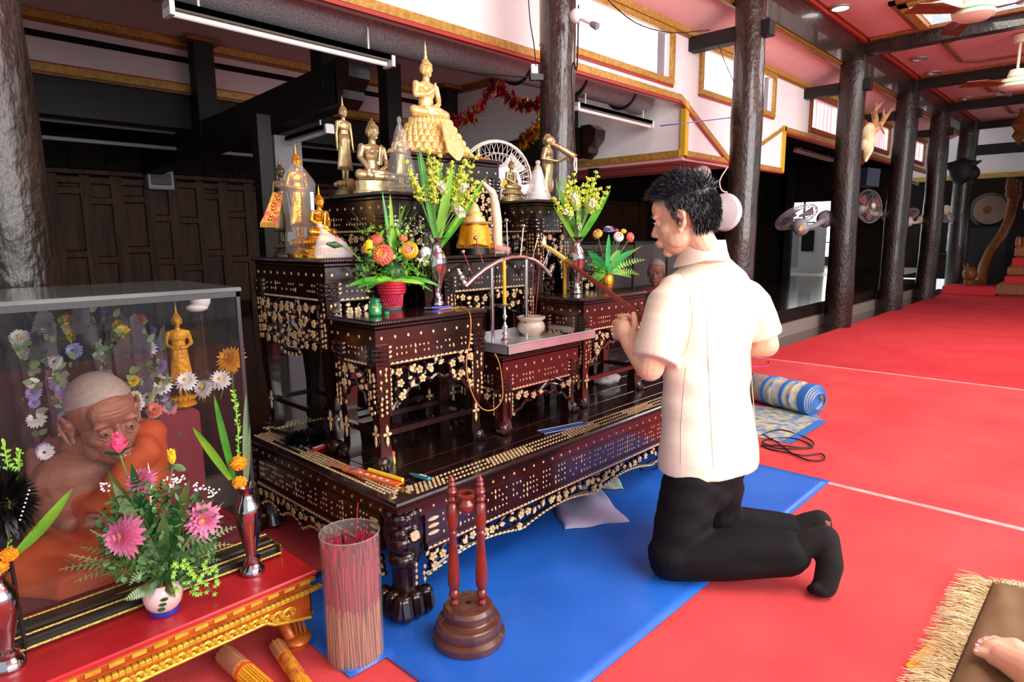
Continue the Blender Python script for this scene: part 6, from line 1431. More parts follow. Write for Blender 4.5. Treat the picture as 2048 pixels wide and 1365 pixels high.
# reflections in the case glass, built as solid things behind the monk
A=lambda x,y,Y_=2.15:V(*YP(x,y,Y_))
t=thing('reflected_box','reflected dark red drape built as a box inside the left glass case, behind the monk','box',(.6,2.13,CZ0));MB().bev(.40,.735,2.06,2.21,CZ0,.60,.01).build('drape','robe_dark',t,sm=False)
p=A(345,622,2.13);standing('reflected small gold standing figure built inside the left glass case on the red box',(p[0]+.012,2.14,.601),(p[2]-.601),'cloth_gold',-.3,.1,'bowl')
for k,(x,y,mt_,lab) in enumerate(((292,700,'flower_white','reflected white chrysanthemum built at left of the white ones inside the glass case'),(272,752,'flower_white','lowest white chrysanthemum inside the glass case, beside the monk\'s head'),(322,770,'flower_white','reflected white chrysanthemum built just below the gold figure inside the glass case'),(372,762,'flower_white','reflected white chrysanthemum built right of the gold figure inside the glass case'),(408,778,'flower_white','small reflected white chrysanthemum built second from the case corner'),(440,760,'flower_white','reflected white chrysanthemum built nearest the right corner inside the glass case'))):
    q=A(x,y,2.12);b=V(q[0],2.13,.601 if q[0]>.41 else CZ0);t=thing('chrysanthemum',lab,'flower',b,'white chrysanthemums reflected in the left glass case');mum(t,q,vd(U(-.4,.4),.5,1),.036,mt_,'yellow',3,w=.16);MB().tube([b,(b+q)/2+V(.01,0,0),q],.002,5).build('stem','stem',t)
q=A(462,722,2.14);b=V(q[0],2.14,.601);t=thing('reflected_bloom','reflected fluffy orange and yellow bloom built in the right corner of the glass case','flower',b);mum(t,q,vd(-.3,.5,1),.055,'amber','orange_wrap',5);MB().tube([b,q],.003,5).build('stem','stem',t)
q=A(400,600,2.16);t=thing('reflected_bonnet','white hat shaped reflection built as a bonnet on a stand in the upper right of the glass case','hat',(q[0],2.16,.601));m=MB();m.ell(q,(.032,.028,.034),16,10);m.ell(q-V(.012,0,.025),(.035,.028,.014),16,8);m.build('bonnet','white',t);MB().tube([(q[0],2.16,.601),q],.006,8).build('stand','black',t)
bq=[(40,690,'wrap_b','white','reflected grey wrapped bouquet built at the left edge inside the glass case'),(85,640,'wrap_a','lotus_white','reflected pale wrapped bouquet with cream flowers, second from left in the case'),(130,655,'wrap_b','yellow','wrapped bouquet topped with yellow flowers, left of the monk\'s head'),(165,625,'wrap_a','pink','wrapped bouquet with pink flowers above the monk\'s head'),(205,625,'wrap_a','lilac','wrapped bouquet with lilac flowers above the monk\'s head'),(232,660,'wrap_b','yellow','reflected wrapped bouquet with a large yellow flower built in the glass case'),(270,650,'wrap_a','coral','reflected wrapped bouquet with coral flowers left of the gold figure'),(300,672,'wrap_b','lilac','small reflected wrapped bouquet with lilac flowers beside the gold figure'),(185,690,'wrap_b','flower_white','low grey wrapped bouquet just above the monk\'s head'),(100,730,'wrap_a','flower_white','low pale wrapped bouquet left of the monk\'s head')]
for x,y,w_,fl,lab in bq:
    yy=U(2.10,2.18);q=A(x,y,yy);b=V(q[0]+U(-.03,.03),yy,CZ0);t=thing('reflected_bouquet',lab,'bouquet',b,'wrapped bouquets reflected in the left glass case');h=q[2]-CZ0;ax=nrm(q-b);a_,b_,_=frame(ax)
    m=MB();n=18;vs=[]
    for u,r in ((0,.03),(.35,.05),(.7,.055),(1.0,.066)):
        for i in range(n): th=2*math.pi*i/n;rr=r*(1+.12*math.sin(th*5+x)*u);vs.append(b+ax*h*(u+.07*u*math.sin(th*3+y))+a_*rr*math.cos(th)+b_*rr*.6*math.sin(th))
    m.add(vs,[(j*n+i,j*n+(i+1)%n,(j+1)*n+(i+1)%n,(j+1)*n+i) for j in range(3) for i in range(n)]);o=m.build('wrapping',w_,t)
    for k in range(4): mum(t,q+a_*U(-.035,.035)+V(0,U(-.03,0),U(-.03,.02)),vd(U(-.6,.6),U(0,.8),1),U(.02,.03),fl,'yellow',3,w=.18)
    for k in range(9): u_=U(.35,.92);mum(t,b+(q-b)*u_+a_*U(-.055,.055)+V(0,U(-.075,-.045),0),vd(U(-.6,.6),U(0,.6),1),U(.015,.027),random.choice([fl,'flower_white','lotus_white','pink_pale','lilac']),'leaf_olive',3,w=.2)
    m=MB()
    for k in range(70): m.petal(b+(q-b)*U(.25,1.02)+a_*U(-.07,.07)+V(0,U(-.07,.01),0),nrm(V(U(-1,1),U(-1,0),U(0,1))),V(0,-1,.2),.03,.008,.2,.2,3)
    m.build('leaves','leaf_grey',t,kind='stuff')
# flower arrangement in the porcelain bowl
c=Z(337,1232,TZ);c=V(c[0],c[1]+.025,TZ);yb=c[1]
t=thing('flower_arrangement','pink chrysanthemums and ferns in a white bowl with blue foot on the red table','flowers',c)
B('lathe',[(.030,0),(.033,.002),(.034,.014),(.032,.015)],tuple(c),32).build('blue_foot','blue_glaze',t)
B('lathe',[(.032,.0152),(.040,.026),(.044,.045),(.043,.062),(.036,.078),(.033,.08),(.040,.065),(.040,.045),(.001,.03)],tuple(c),32).build('bowl','porcelain',t)
m=MB();
for k in range(3): a_=nrm(V(0,0,0)-V(c[0],c[1],0)+V(.15*(k-1.6),0,.0));m.ell(c+a_*.043+V(0,0,.03+.012*k),(.009,.009,.004),8,5)
m.build('painted_motif','leaf_dark',t)
core=c+V(0,0,.09)
def at(x,y,dy=0): return V(*YP(x,y,yb+dy))
for x,y,dy,d_,r in ((250,1072,-.05,vd(-.3,.1,1),.058),(405,1040,-.03,vd(.5,.1,1),.052),(283,965,.0,vd(-.2,.7,.7),.042)):
    q=at(x,y,dy);mum(t,q,nrm(d_),r*.93,'pink','yellow',5,w=.15);MB().tube([core,(core+q)/2,q],.002,5).build('stem','stem',t)
q=at(237,895,.02);lotus(t,q-V(0,0,.012),vd(0,1,.2),.023,'rose_pink',.6,'rose_pink','rose');leafblade(t,q-V(0,0,.018),at(275,890,.0),.010,'leaf_dark',.004,side=(NB[0],NB[1],.5));leafblade(t,q-V(0,0,.018),at(207,905,.0),.008,'leaf_dark',.002,side=(NB[0],NB[1],.5));MB().tube([core,q-V(0,0,.012)],.002,5).build('stem','stem',t)
q=at(344,918,.02);lotus(t,q-V(0,0,.012),vd(0,1,.2),.018,'yellow',.25,'yellow','rose');MB().tube([core,q-V(0,0,.012)],.002,5).build('stem','stem',t)
for x,y in ((372,942),(312,950),(335,935)): leafblade(t,at(345,935,.02),at(x,y,.0),.010,'leaf_grey',.004,side=(NB[0],NB[1],.5))
for x,y in ((296,925),(345,935),(450,1002),(195,955),(395,985)):
    q=at(x,y,.01);leafblade(t,core,q,.006,'lotus_white',.01,name='pale_bud')
for (x,y,w_,mt_) in ((215,940,.020,'leaf_olive'),(225,965,.016,'leaf_grey'),(262,925,.018,'leaf_dark'),(380,960,.018,'leaf_olive'),(330,1030,.018,'fern'),(300,1010,.018,'leaf_olive'),(355,1000,.018,'leaf_dark'),(270,1010,.012,'leaf_grey'),(230,1190,.02,'leaf_olive'),(310,1200,.016,'leaf_olive'),(290,1120,.020,'leaf_grey'),(340,1210,.012,'fern')):
    leafblade(t,core+V(U(-.01,.01),0,U(-.01,.02)),at(x,y,U(-.06,0)),w_,mt_,U(0,.02),side=(NB[0],NB[1],.5))
for (x,y) in ((140,1110),(165,1125),(150,1165),(205,1150),(260,1170),(285,1180),(345,1160),(375,1170),(420,1150),(470,1055),(465,1090),(440,1120),(400,1180),(425,1185),(195,1020),(210,1100),(335,1090),(300,1200),(330,1190),(180,1060),(160,1095),(250,1200),(350,1195),(310,1120),(440,1085),(385,1120),(230,1130),(120,1140)):
    frond(t,core+V(0,0,U(-.015,.02)),at(x,y,U(-.08,-.02)),U(.012,.018),random.choice(['fern','fern','leaf_grey','leaf_olive']),U(.0,.05),16)
m=MB();m2=MB()
for k in range(800):
    a=U(0,6.283);r=math.sqrt(U(0,1));x=315+r*120*math.cos(a);y=1070+r*105*math.sin(a);q=at(x,y,U(-.05,.03));(m if k%2 else m2).petal(q,nrm(V(U(-1,1),U(-1,.4),U(-.8,1))),V(0,-.6,1),U(.012,.024),U(.003,.007),.2,.3,3)
m.build('small_leaves','fern',t,kind='stuff');m2.build('small_leaves','leaf_dark',t,kind='stuff')
m=MB()
for cx_,cy_ in ((215,975),(340,965),(400,975),(425,985),(360,960)):
    for k in range(14): m.ell(at(cx_+U(-14,14),cy_+U(-10,10),.0),.0028,6,4)
m.build('tiny_white_buds','flower_white',t,kind='stuff')
m=MB()
for k in range(60):
    q=at(U(345,435),U(1120,1190),U(-.07,-.03));
    for j in range(5): m.petal(q,nrm(V(math.cos(j*1.26),-.3,math.sin(j*1.26))),V(0,-1,.2),.008,.002,.1,.2,2)
m.build('star_leaflets','leaf_light',t,kind='stuff')
# silver vases with marigolds
def mari_vase(px,py,top,label,mg,blades,green):
    c=Z(px,py,TZ);c=V(c[0],c[1]+.022,TZ);h=YP(px-10,top,c[1])[2]-TZ;t=thing('marigold_vase',label,'flowers',c);A=lambda x,y,dy=0:V(*YP(x,y,c[1]+dy))
    vase(t,c,h,.034,'chrome_vase',prof=[(.9,0),(.95,.02),(.92,.06),(.7,.10),(.6,.12),(.66,.15),(.66,.18),(.45,.20),(.42,.24),(.7,.42),(.95,.6),(1,.7),(.92,.78),(.6,.86),(.46,.90),(.5,.94),(.8,.985),(.86,1),(.8,1),(.4,.93)])
    mth=c+V(0,0,h*.95)
    for x,y,r in mg: marigold(t,A(x,y,-.01),r)
    for x0,y0,x,y,w_,mt_,sg in blades: leafblade(t,A(x0,y0,0),A(x,y,0),w_,mt_,sg,side=(NB[0],NB[1],.2))
    for pts in green:
        m=MB();cv=[A(*p) for p in pts];m.tube(cv,.0015,5)
        for i in range(26):
            u=i/25*(len(cv)-1);k=min(int(u),len(cv)-2);q=cv[k]*(1-(u-k))+cv[k+1]*(u-k);m.petal(q,nrm(V(U(-1,1),U(-.6,.6),U(.2,1))),V(0,-1,.2),.012,.003,.2,.2,3);m.ell(q+V(U(-.006,.006),0,.004),.0022,5,4)
        m.build('green_sprig','leaf_light',t)
    return t,c,A
mari_vase(513,1152,968,'silver vase with two orange marigolds at the right end of the red table',[(477,927,.021),(479,965,.018)],
 [(470,965,428,790,.010,'green_leaf',0),(462,960,385,855,.012,'leaf_light',.01),(490,960,492,785,.007,'leaf_grey',.0),(495,965,500,850,.005,'leaf_grey',0)],[[(478,925),(476,860),(468,785)]])
tt,cc_,A_=mari_vase(22,1345,1138,'silver vase with marigold and yellowed leaf at the far left of the red table',[(18,1110,.016),(2,1135,.014)],[(25,1115,145,978,.016,'leaf_light',-.02)],[[(15,1100),(20,960),(8,888)],[(20,1000),(35,950),(40,905)]])
c=A_(12,1010,-.02);t=thing('feather_plume','black feather plume with silver beads standing behind the far left vase','plume',(c[0],c[1],TZ));m=MB()
for k in range(420):
    dr=nrm(V(U(-1,1),U(-1,1),U(-.9,1)));p_=c+dr*V(.02,.02,.03);e=c+dr*V(.062,.05,.085)+V(0,0,-.01*abs(dr[0]));m.blade(p_,(p_+e)/2+V(0,0,.008),e,.005,3)
m.build('feathers','black',t,kind='stuff');MB().tube([V(cc_[0]+.035,cc_[1]+.03,TZ+.002),V(cc_[0]+.03,cc_[1]+.03,c[2]-.05),c],.004,8).build('handle','black_rubber',t)
m=MB()
for k in range(8): m.ell(c+V(.012+.003*k,-.055,-.02+.008*k),.0026,6,4)
m.build('beads','steel',t)
# incense bundles on the floor under the red table
def bundle(p,q,r,label,mt1,mt2,band):
    p=V(*p);q=V(*q);d=nrm(q-p);a,b,_=frame(d);t=thing('incense_bundle',label,'incense',p);m=MB()
    for k in range(90):
        th=k*2.4;rr=r*math.sqrt((k+.5)/90);o_=a*rr*math.cos(th)+b*rr*math.sin(th);m.tube([p+o_+d*U(0,.006),q+o_],.0022,5,True)
    m.build('sticks',mt1,t,kind='stuff');L=np.linalg.norm(q-p);MB().tube([p+d*L*.02,p+d*L*.22],r*1.06,20).build('dark_tips',mt2,t)
    if band: MB().tube([p+d*L*.24,p+d*L*.62],r*1.08,20).build('printed_wrap',mat('bundle_wrap','#b8432a',.4,col2='#e0a93a',ns=30),t)
    else:
        for u in (.25,.5): MB().tube([p+d*L*u,p+d*L*(u+.02)],r*1.08,20).build('rubber_band','orange_wrap',t)
bundle(Z(448,1308,.035),Z(640,1480,.035),.024,'thick bundle of tan incense sticks lying under the red table','amber','incense_tan',False)
bundle(Z(552,1290,.03),Z(640,1420,.03),.018,'red and gold wrapped incense bundle lying beside the red table foot','amber','incense_tan',True)
# ================= CUSHION AND FRINGED MAT =================
q0,q1,q2=V(*Z(1985,1162,.03)),V(*Z(1893,1375,.03)),V(*Z(2180,1195,.03));e1=q1-q0;e2=q2-q0;e1*=1.6;e2*=1.3
t=thing('fringed_mat','brown seat mat with long cream fringe at the lower right corner','mat',q0)
m=MB();n=26;vs=[]
for i in range(n+1):
    for j in range(n+1):
        u,v=i/n,j/n;b=min(1,min(u,v,1-u,1-v)*9);vs.append(q0+e1*u+e2*v+V(0,0,-.008+.028*b**.5+.0035*math.sin(u*22+v*6)*b+.003*math.sin(v*25-u*14)*b))
m.add(vs,[(i*(n+1)+j,i*(n+1)+j+1,(i+1)*(n+1)+j+1,(i+1)*(n+1)+j) for i in range(n) for j in range(n)])
nb=(n+1)**2;o=m.build('brown_pad','cushion',t);md=o.modifiers.new('t','SOLIDIFY');md.thickness=.02;md.offset=-1 if o.data.polygons[0].normal.z>0 else 1
m=MB();nm=nrm(np.cross(e1,(0,0,1)));nm=nm if nm@e2<0 else -nm;nt=nrm(np.cross(e2,(0,0,1)));nt=nt if nt@e1<0 else -nt
for k in range(620):
    u=U(0,1);b=q0+e1*u+V(0,0,U(-.012,-.002));L=U(.06,.10);e=b+nm*L+nrm(e1)*U(-.035,.05);e[2]=U(.009,.03);md_=(b+e)/2+V(0,0,U(.0,.012))+nrm(e1)*U(-.01,.01);m.tube([b,md_,e],[.0016,.0014,.0008],4,False)
for k in range(330):
    u=U(0,1);b=q0+e2*u+V(0,0,U(-.012,-.002));L=U(.02,.045);e=b+nt*L+nrm(e2)*U(-.03,.03);e[2]=U(.009,.03);m.tube([b,(b+e)/2+V(0,0,.006),e],[.0016,.0014,.0008],4,False)
m.build('fringe','fringe',t,kind='stuff')
m=MB();a=V(*Z(1832,1345,.012));b=V(*Z(1905,1270,.012));m.beam(a,b,.05,.012);m.limb([(a,.011),(b,.010)],10);tag(m.build('yellow_cloth','yellow_cloth'),'edge of a yellow cloth showing beneath the cream fringe','cloth')
# ================= FANS, LAMPS, CABLES =================
def wall_fan(label,c,face,r,arm,mt='white_plastic',cage='fixture',blade='plastic_milky',sticker=False,hs=1,base=1):
    """c centre of cage, face direction the fan blows, arm = point on the column"""
    c=V(*c);face=nrm(face);a,b,d=frame(face);t=thing('wall_fan',label,'fan',arm)
    m=MB();
    for rr,zz in ((r,0),(r*.97,.02),(r*.97,-.02)): m.tube([c+a*rr*math.cos(x)+b*rr*math.sin(x)+d*zz for x in np.linspace(0,2*math.pi,33)],r*.022,5,False)
    for k in range(40):
        th=2*math.pi*k/40;e=a*math.cos(th)+b*math.sin(th)
        for s_ in (1,-1): m.tube([c+e*r*.16+d*s_*r*.30,c+e*r*.6+d*s_*r*.28,c+e*r],r*.009,3,False)
    for rr,zz in ((.4,.30),(.7,.24)):
        for s_ in (1,-1): m.tube([c+(a*math.cos(x)+b*math.sin(x))*r*rr+d*s_*r*zz for x in np.linspace(0,2*math.pi,25)],r*.009,3,False)
    m.build('cage',cage,t)
    for k in range(3):
        th=2*math.pi*k/3+.4;e=a*math.cos(th)+b*math.sin(th);g=np.cross(d,e);m=MB();m.add([c+e*r*.12-g*r*.08+d*.0,c+e*r*.8-g*r*.30+d*r*.10,c+e*r*.86+g*r*.25-d*r*.05,c+e*r*.15+g*r*.10-d*r*.02]+[p+d*.004 for p in (c+e*r*.12-g*r*.08,c+e*r*.8-g*r*.30+d*r*.10,c+e*r*.86+g*r*.25-d*r*.05,c+e*r*.15+g*r*.10-d*r*.02)],[(3,2,1,0),(4,5,6,7),(0,1,5,4),(1,2,6,5),(2,3,7,6),(3,0,4,7)]);m.build('blade',blade,t)
    m=MB();m.lathe([(r*.10,-r*.1),(r*.22*hs,-r*.2),(r*.34*hs,-r*.35),(r*.36*hs,-r*.6),(r*.30*hs,-r*.85),(r*.16*hs,-r*.95),(.001,-r*.97)],tuple(c),20,axis=d);m.lathe([(r*.16,r*.28),(r*.14,r*.33),(.001,r*.34)],tuple(c),20,axis=d);m.build('motor_housing',mt,t)
    if sticker:
        q=c-d*r*.62+nrm(V(*CAM)-c)*r*.365;aa,bb,_=frame(nrm(V(*CAM)-c));B('prism',[q-aa*.025-bb*.02,q+aa*.012-bb*.03,q+aa*.025+bb*.015,q-aa*.01+bb*.03],-nrm(V(*CAM)-c)*.004).build('sticker','yellow',t,sm=False)
    j=c-d*r*.6;arm=V(*arm);m=MB();m.limb([(j,r*.14),((j+arm)/2-V(0,0,r*.15),r*.13),(arm,r*.16)],10);m.lathe([(r*.42*base,-.01),(r*.44*base,.01),(r*.40*base,.05),(r*.2,.09)],tuple(arm),24,axis=nrm(V(j[0],j[1],arm[2])-arm));m.build('arm',mt,t);return t
cB=V(3.09,2.545,0)
wall_fan('large white wall fan seen from behind among the altar statues',D(990,362,3.72),(.42,.88,.16),.225,(3.0,2.60,YP(1075,372,2.62)[2]),sticker=True,hs=1.35)
cC=V(5.52,2.47,0)
wall_fan('white wall fan on the column behind the man, beside his hair',D(1392,372,5.3),(-.75,.5,.35),.17,D(1450,425,5.55),hs=1.3,base=2.2)
wall_fan('grey wall fan with yellow sticker on the deer skull column, before the bright doorway',D(1592,435,7.4),(.2,.5,.85),.24,D(1652,438,7.75),'grey_plastic','grey_plastic','grey_plastic',sticker=True)
wall_fan('brown bladed wall fan facing the hall between two far columns',D(1738,413,9.2),(-.35,-.75,.1),.24,D(1778,430,9.62),'cream','duct','fan_blade')
wall_fan('cream wall fan on the fourth far column',D(1812,432,10.8),(.3,.4,.8),.20,D(1846,440,11.1),'cream','grey_plastic','fan_blade')
wall_fan('pale wall fan at the farthest column with the mask',D(1885,430,12.6),(.3,.4,-.6),.22,D(1908,452,13.0),'cream','grey_plastic','grey_plastic')
# small camera fixture and cables on the column behind the altar
a=V(*D(1152,32,3.55));b=V(*D(1188,50,3.5));t=thing('wall_lamp','small white swivel lamp on the upper part of the altar column','lamp',a);m=MB();m.ell(a,(.035,.035,.04),14,10);m.build('base','white',t);MB().tube([a,b],[.010,.010],8).build('arm','white',t);MB().lathe([(.008,0),(.016,.01),(.020,.05),(.018,.052)],tuple(b-(b-a)*.2),12,axis=(b-a)).build('head','grey_plastic',t)
def cable(pix,r,mt,lab,name='cable'):
    pts=[V(*D(*p)) for p in pix];cv=[]
    for i in range(len(pts)-1):
        p0,p1,p2,p3=pts[max(i-1,0)],pts[i],pts[i+1],pts[min(i+2,len(pts)-1)]
        for u in (0,.25,.5,.75): cv.append(.5*((2*p1)+(-p0+p2)*u+(2*p0-5*p1+4*p2-p3)*u*u+(-p0+3*p1-3*p2+p3)*u**3))
    cv.append(pts[-1]);return tag(MB().tube(cv,r,5).build(name,mt),lab,'cable')
cable([(1056,-20,3.3),(1060,40,3.3),(1068,90,3.3),(1072,132,3.3)],.003,'black_rubber','thin cable hanging left of the altar column down to a plug')
cable([(1152,360,3.68),(1146,230,3.66),(1143,150,3.66),(1147,125,3.66),(1154,135,3.66),(1157,10,3.66)],.005,'black_rubber','black cable looping down the right side of the altar column')
cable([(780,107,3.6),(860,128,3.6),(960,146,3.6),(1068,156,3.5)],.004,'black_rubber','black cable strung below the grey air duct')
cable([(1320,252,4.6),(1380,245,4.6),(1465,235,5.4)],.004,'purple','purple cable running from the duct to the column behind the man')
cable([(1205,-10,4.2),(1270,45,4.6),(1340,65,5.0),(1400,62,5.4),(1420,60,5.5)],.004,'black_rubber','sagging cable crossing the white window wall')
cable([(1437,90,5.3),(1450,125,5.3),(1468,165,5.4)],.003,'black_rubber','short dark cable hanging before the second window')
cable([(1455,335,5.5),(1440,360,5.5),(1443,380,5.5),(1455,385,5.5)],.006,'cream','cream fan cable curling at the column behind the man')
t=thing('junction_plug','white plug with black adapter hanging beside the altar column','plug',D(1073,148,3.4));MB().beam(D(1068,130,3.4),D(1069,148,3.4),.035,.02).build('plug','white',t,sm=False);MB().beam(D(1060,155,3.4),D(1085,155,3.42),.03,.03).build('adapter','black_rubber',t,sm=False)
def tube_light(label,p,q,n=(0,0,-1),w=.05,dbl=False,hang=.1):
    p=V(*p);q=V(*q);d=nrm(q-p);t=thing('tube_light',label,'lamp',(p+q)/2)
    for u in (.12,.88): c_=p*(1-u)+q*u;MB().tube([c_,c_+V(0,0,hang)],.006,6).build('hanger','fixture',t);MB().beam(p,q,w,.03).build('housing','fixture',t,sm=False)
    for s_ in ((-1,1) if dbl else (0,)):
        side=nrm(np.cross(d,(0,0,1)))*s_*w*.7;MB().tube([p+d*.03+V(0,0,-.035)+side,q-d*.03+V(0,0,-.035)+side],.014,12).build('tube','tube_glass',t)
    for e in (p+d*.01,q-d*.01): MB().beam(e-d*.008+V(0,0,-.02),e+d*.014+V(0,0,-.02),w*1.3,.06).build('lamp_holder','white',t,sm=False)
tube_light('long white tube light hanging under the duct at the upper left',YP(330,8,3.22),YP(780,118,3.22),dbl=False,w=.07,hang=.14)
tube_light('white tube light under the duct right of the altar column',YP(1150,208,3.30),YP(1302,246,3.30),hang=.12)
tube_light('tube light under the big black bracket beam on the left',YP(388,307,5.1)*V(0,1,0)+V(2.49,0,1.86),YP(494,285,4.1)*V(0,1,0)+V(2.49,0,1.90),hang=.06)
tube_light('tube light hanging in the dark aisle beyond the man',Z(1592,297,2.40),Z(1664,318,2.40),dbl=True,hang=.05)
tube_light('tube light in the dark aisle under the deer skull',Z(1726,328,2.40),Z(1766,342,2.40),hang=.05)
tube_light('farthest tube light in the dark aisle',Z(1818,360,2.36),Z(1842,370,2.36),hang=.09)
# switch box on the plank wall
p=YP(317,358,7.76);t=thing('breaker_box','grey breaker box with dark window and red light on the plank wall','box',p);x,z=p[0],p[2]
MB().bev(x-.13,x+.13,7.68,7.79,z-.12,z+.12,.012).build('housing','grey_plastic',t,sm=False)
MB().bev(x-.10,x+.10,7.668,7.68,z-.07,z+.05,.006).build('window','black',t,sm=False);B('ell',(x-.10,7.675,z+.09),.012,8,6).build('red_indicator','red_led',t);MB().box(x-.03,x+.02,7.72,7.79,z+.12,z+.25).build('conduit','fixture',t,sm=False)
# tinsel garland
def tinsel(pix,mt,mt2,lab,n=260):
    pts=[V(*D(*p)) for p in pix];cv=[]
    for i in range(len(pts)-1):
        for u in np.linspace(0,1,9)[:-1]: cv.append(pts[i]*(1-u)+pts[i+1]*u)
    cv.append(pts[-1]);t=thing('tinsel_garland',lab,'garland',cv[0]);MB().tube(cv,.006,5).build('string',mt,t)
    for mm,cnt in ((mt,n),(mt2,n//4)):
        m=MB()
        for k in range(cnt):
            q=cv[random.randrange(len(cv))]+V(U(-1,1),U(-1,1),U(-1,1))*.02;dr=nrm(V(U(-1,1),U(-1,1),U(-1,1)));m.blade(q,q+dr*.03,q+dr*.065,.010,2)
        m.build('foil_tufts',mm,t,kind='stuff')
tinsel([(903,242,4.6),(930,240,4.6),(955,222,4.6),(975,190,4.7),(990,170,4.7),(1010,190,4.5),(1035,208,4.4),(1060,215,4.3),(1088,208,4.2)],'tinsel_red','tinsel_gold','red tinsel garland with gold flecks strung behind the altar',420)
tinsel([(1086,238,4.2),(1072,262,4.2),(1055,275,4.2),(1040,290,4.3)],'tinsel_gold','tinsel_red','gold tinsel garland hanging just left of the altar column',160)
# ================= FAR RIGHT =================
# deer skull trophy
S=lambda x,y,d=7.62:V(*D(x,y,d if d<8 else d-.50))
t=thing('deer_skull_trophy','deer skull with branching antlers on a wooden plaque, mounted on a column','trophy',S(1722,280))
m=MB();m.ell(S(1724,285,7.66),(.07,.09,.27),18,12);o=m.build('plaque','plaque',t)
m=MB();m.limb([(S(1733,262,8.15),.10),(S(1736,285,8.1),.085),(S(1734,305,8.08),.05),(S(1731,320,8.06),.03)],14);m.ell(S(1728,290,8.05),(.06,.05,.07),10,8);m.ell(S(1742,285,8.05),(.04,.03,.05),10,8)
m.limb([(S(1745,262,8.1),.03),(S(1741,300,8.05),.035),(S(1731,322,8.03),.02)],10)
o=m.build('skull','bone',t);remesh(o,.012,2)
m=MB()
for pts,rs in (([(1743,262),(1751,240),(1748,222),(1756,213),(1766,203)],[.035,.03,.026,.02,.006]),([(1749,225),(1752,210),(1752,203)],[.02,.012,.005]),([(1745,265),(1760,250),(1768,238),(1776,228),(1785,217)],[.035,.03,.026,.018,.006]),([(1768,238),(1767,225),(1768,218)],[.018,.012,.005]),([(1760,250),(1766,262),(1768,268)],[.016,.01,.005])):
    m.tube([S(x,y,8.1+.06*i) for i,(x,y) in enumerate(pts)],[r*1.2 for r in rs],8)
m.build('antlers','antler',t)
# ceiling fans
def ceiling_fan(label,c,top,r,ang):
    c=V(*c);t=thing('ceiling_fan',label,'fan',c);MB().tube([c,c+V(0,0,top)],.014,8).build('rod','cream',t)
    B('lathe',[(.02,.16),(.07,.15),(.09,.08),(.06,.06),(.14,.05),(.16,.02),(.155,-.03),(.11,-.06),(.001,-.065)],tuple(c),32).build('motor','cream',t);B('tube',[c+V(.158*math.cos(a),.158*math.sin(a),.005) for a in np.linspace(0,6.2832,33)],.006,5,False).build('green_band','leaf_mint',t)
    B('lathe',[(.06,top-.10),(.07,top-.02),(.03,top)],tuple(c),20).build('ceiling_cup','cream',t)
    for k in range(3):
        a=ang+k*2.0944;e=V(math.cos(a),math.sin(a),0);g=V(-e[1],e[0],0);m=MB();m.prism([c+e*.14-g*.04+V(0,0,-.01),c+e*.4-g*.07+V(0,0,-.02),c+e*r-g*.08+V(0,0,-.03),c+e*r+g*.07+V(0,0,.0),c+e*.4+g*.08+V(0,0,.02),c+e*.14+g*.04+V(0,0,.0)],(0,0,.006));m.build('blade','plaque',t,sm=False)
ceiling_fan('ceiling fan with dark blades nearest the camera, top right corner',Z(1948,24,2.95),.33,.62,2.55)
ceiling_fan('second ceiling fan hanging from the pink ceiling farther away',Z(2032,168,2.75),.53,.62,.3)
# black mask, blue box, drum, naga rail, throne
c=V(*D(1925,345,12.75));t=thing('black_mask','black carved horned mask on the farthest column','mask',c);m=MB();c=V(c[0]-.28,c[1]-.02,c[2]);m.ell(c,(.13,.2,.26),16,12);m.ell(c+V(0,-.2,-.05),(.1,.12,.14),12,8)
for s_ in (-1,1): m.limb([(c+V(0,s_*.14,.16),.05),(c+V(0,s_*.27,.15),.035),(c+V(0,s_*.36,.22),.015)],8)
m.ell(c+V(0,.16,.1),(.08,.1,.08),10,8);o=m.build('mask','black_wood',t);remesh(o,.03,2)
tag(MB().beam(D(1715,355,8.9),D(1740,358,9.0),.3,.24).build('speaker_box',mat('dark_blue','#20283a',.4),sm=False),'dark blue box hanging above the brown bladed fan','box')
c=V(*D(1980,420,13.6));dr=nrm(V(*CAM)-c+V(0,-1.5,0));t=thing('temple_drum','large barrel drum with pale skin face hanging at the far right','drum',c);MB().lathe([(.30,-.6),(.35,-.4),(.36,-.2),(.31,0)],tuple(c),32,axis=dr).build('barrel','black_wood',t);B('lathe',[(.30,.0),(.30,.02),(.001,.025)],tuple(c),32,axis=dr).build('drum_skin','drum_skin',t);B('lathe',[(.11,.021),(.11,.027),(.001,.03)],tuple(c+V(0,.02,0)),20,axis=dr).build('tuning_patch','naga_gold',t)
MB().box(c[0]-.2,c[0]+.2,c[1]-.35,c[1]+.35,.02,c[2]-.37).build('drum_stand','black_wood',t,sm=False)
nd=11.9;N_=lambda x,y,d=nd:V(*D(x,y,d))
t=thing('naga_railing','gilded serpent railing curving up to the golden throne','railing',N_(1945,575));m=MB()
pts=[(1940,545),(1938,565),(1948,572),(1960,568),(1964,550),(1968,530),(1982,500),(2005,468),(2018,440),(2024,415),(2028,395)];m.tube([N_(x,y,nd+.05*i) for i,(x,y) in enumerate(pts)],[.06,.09,.10,.10,.09,.085,.085,.085,.085,.09,.1],12);m.build('body','naga_gold',t)
m=MB();m.ell(N_(1940,548),(.12,.12,.14),12,8)
for k,(x,y) in enumerate(((1930,538),(1927,530),(1935,528),(1942,535),(1950,545))): m.limb([(N_(1941,552),.05),(N_(x,y),.015)],8)
m.build('serpent_head','gold_bright' if 0 else 'naga_gold',t)
m=MB()
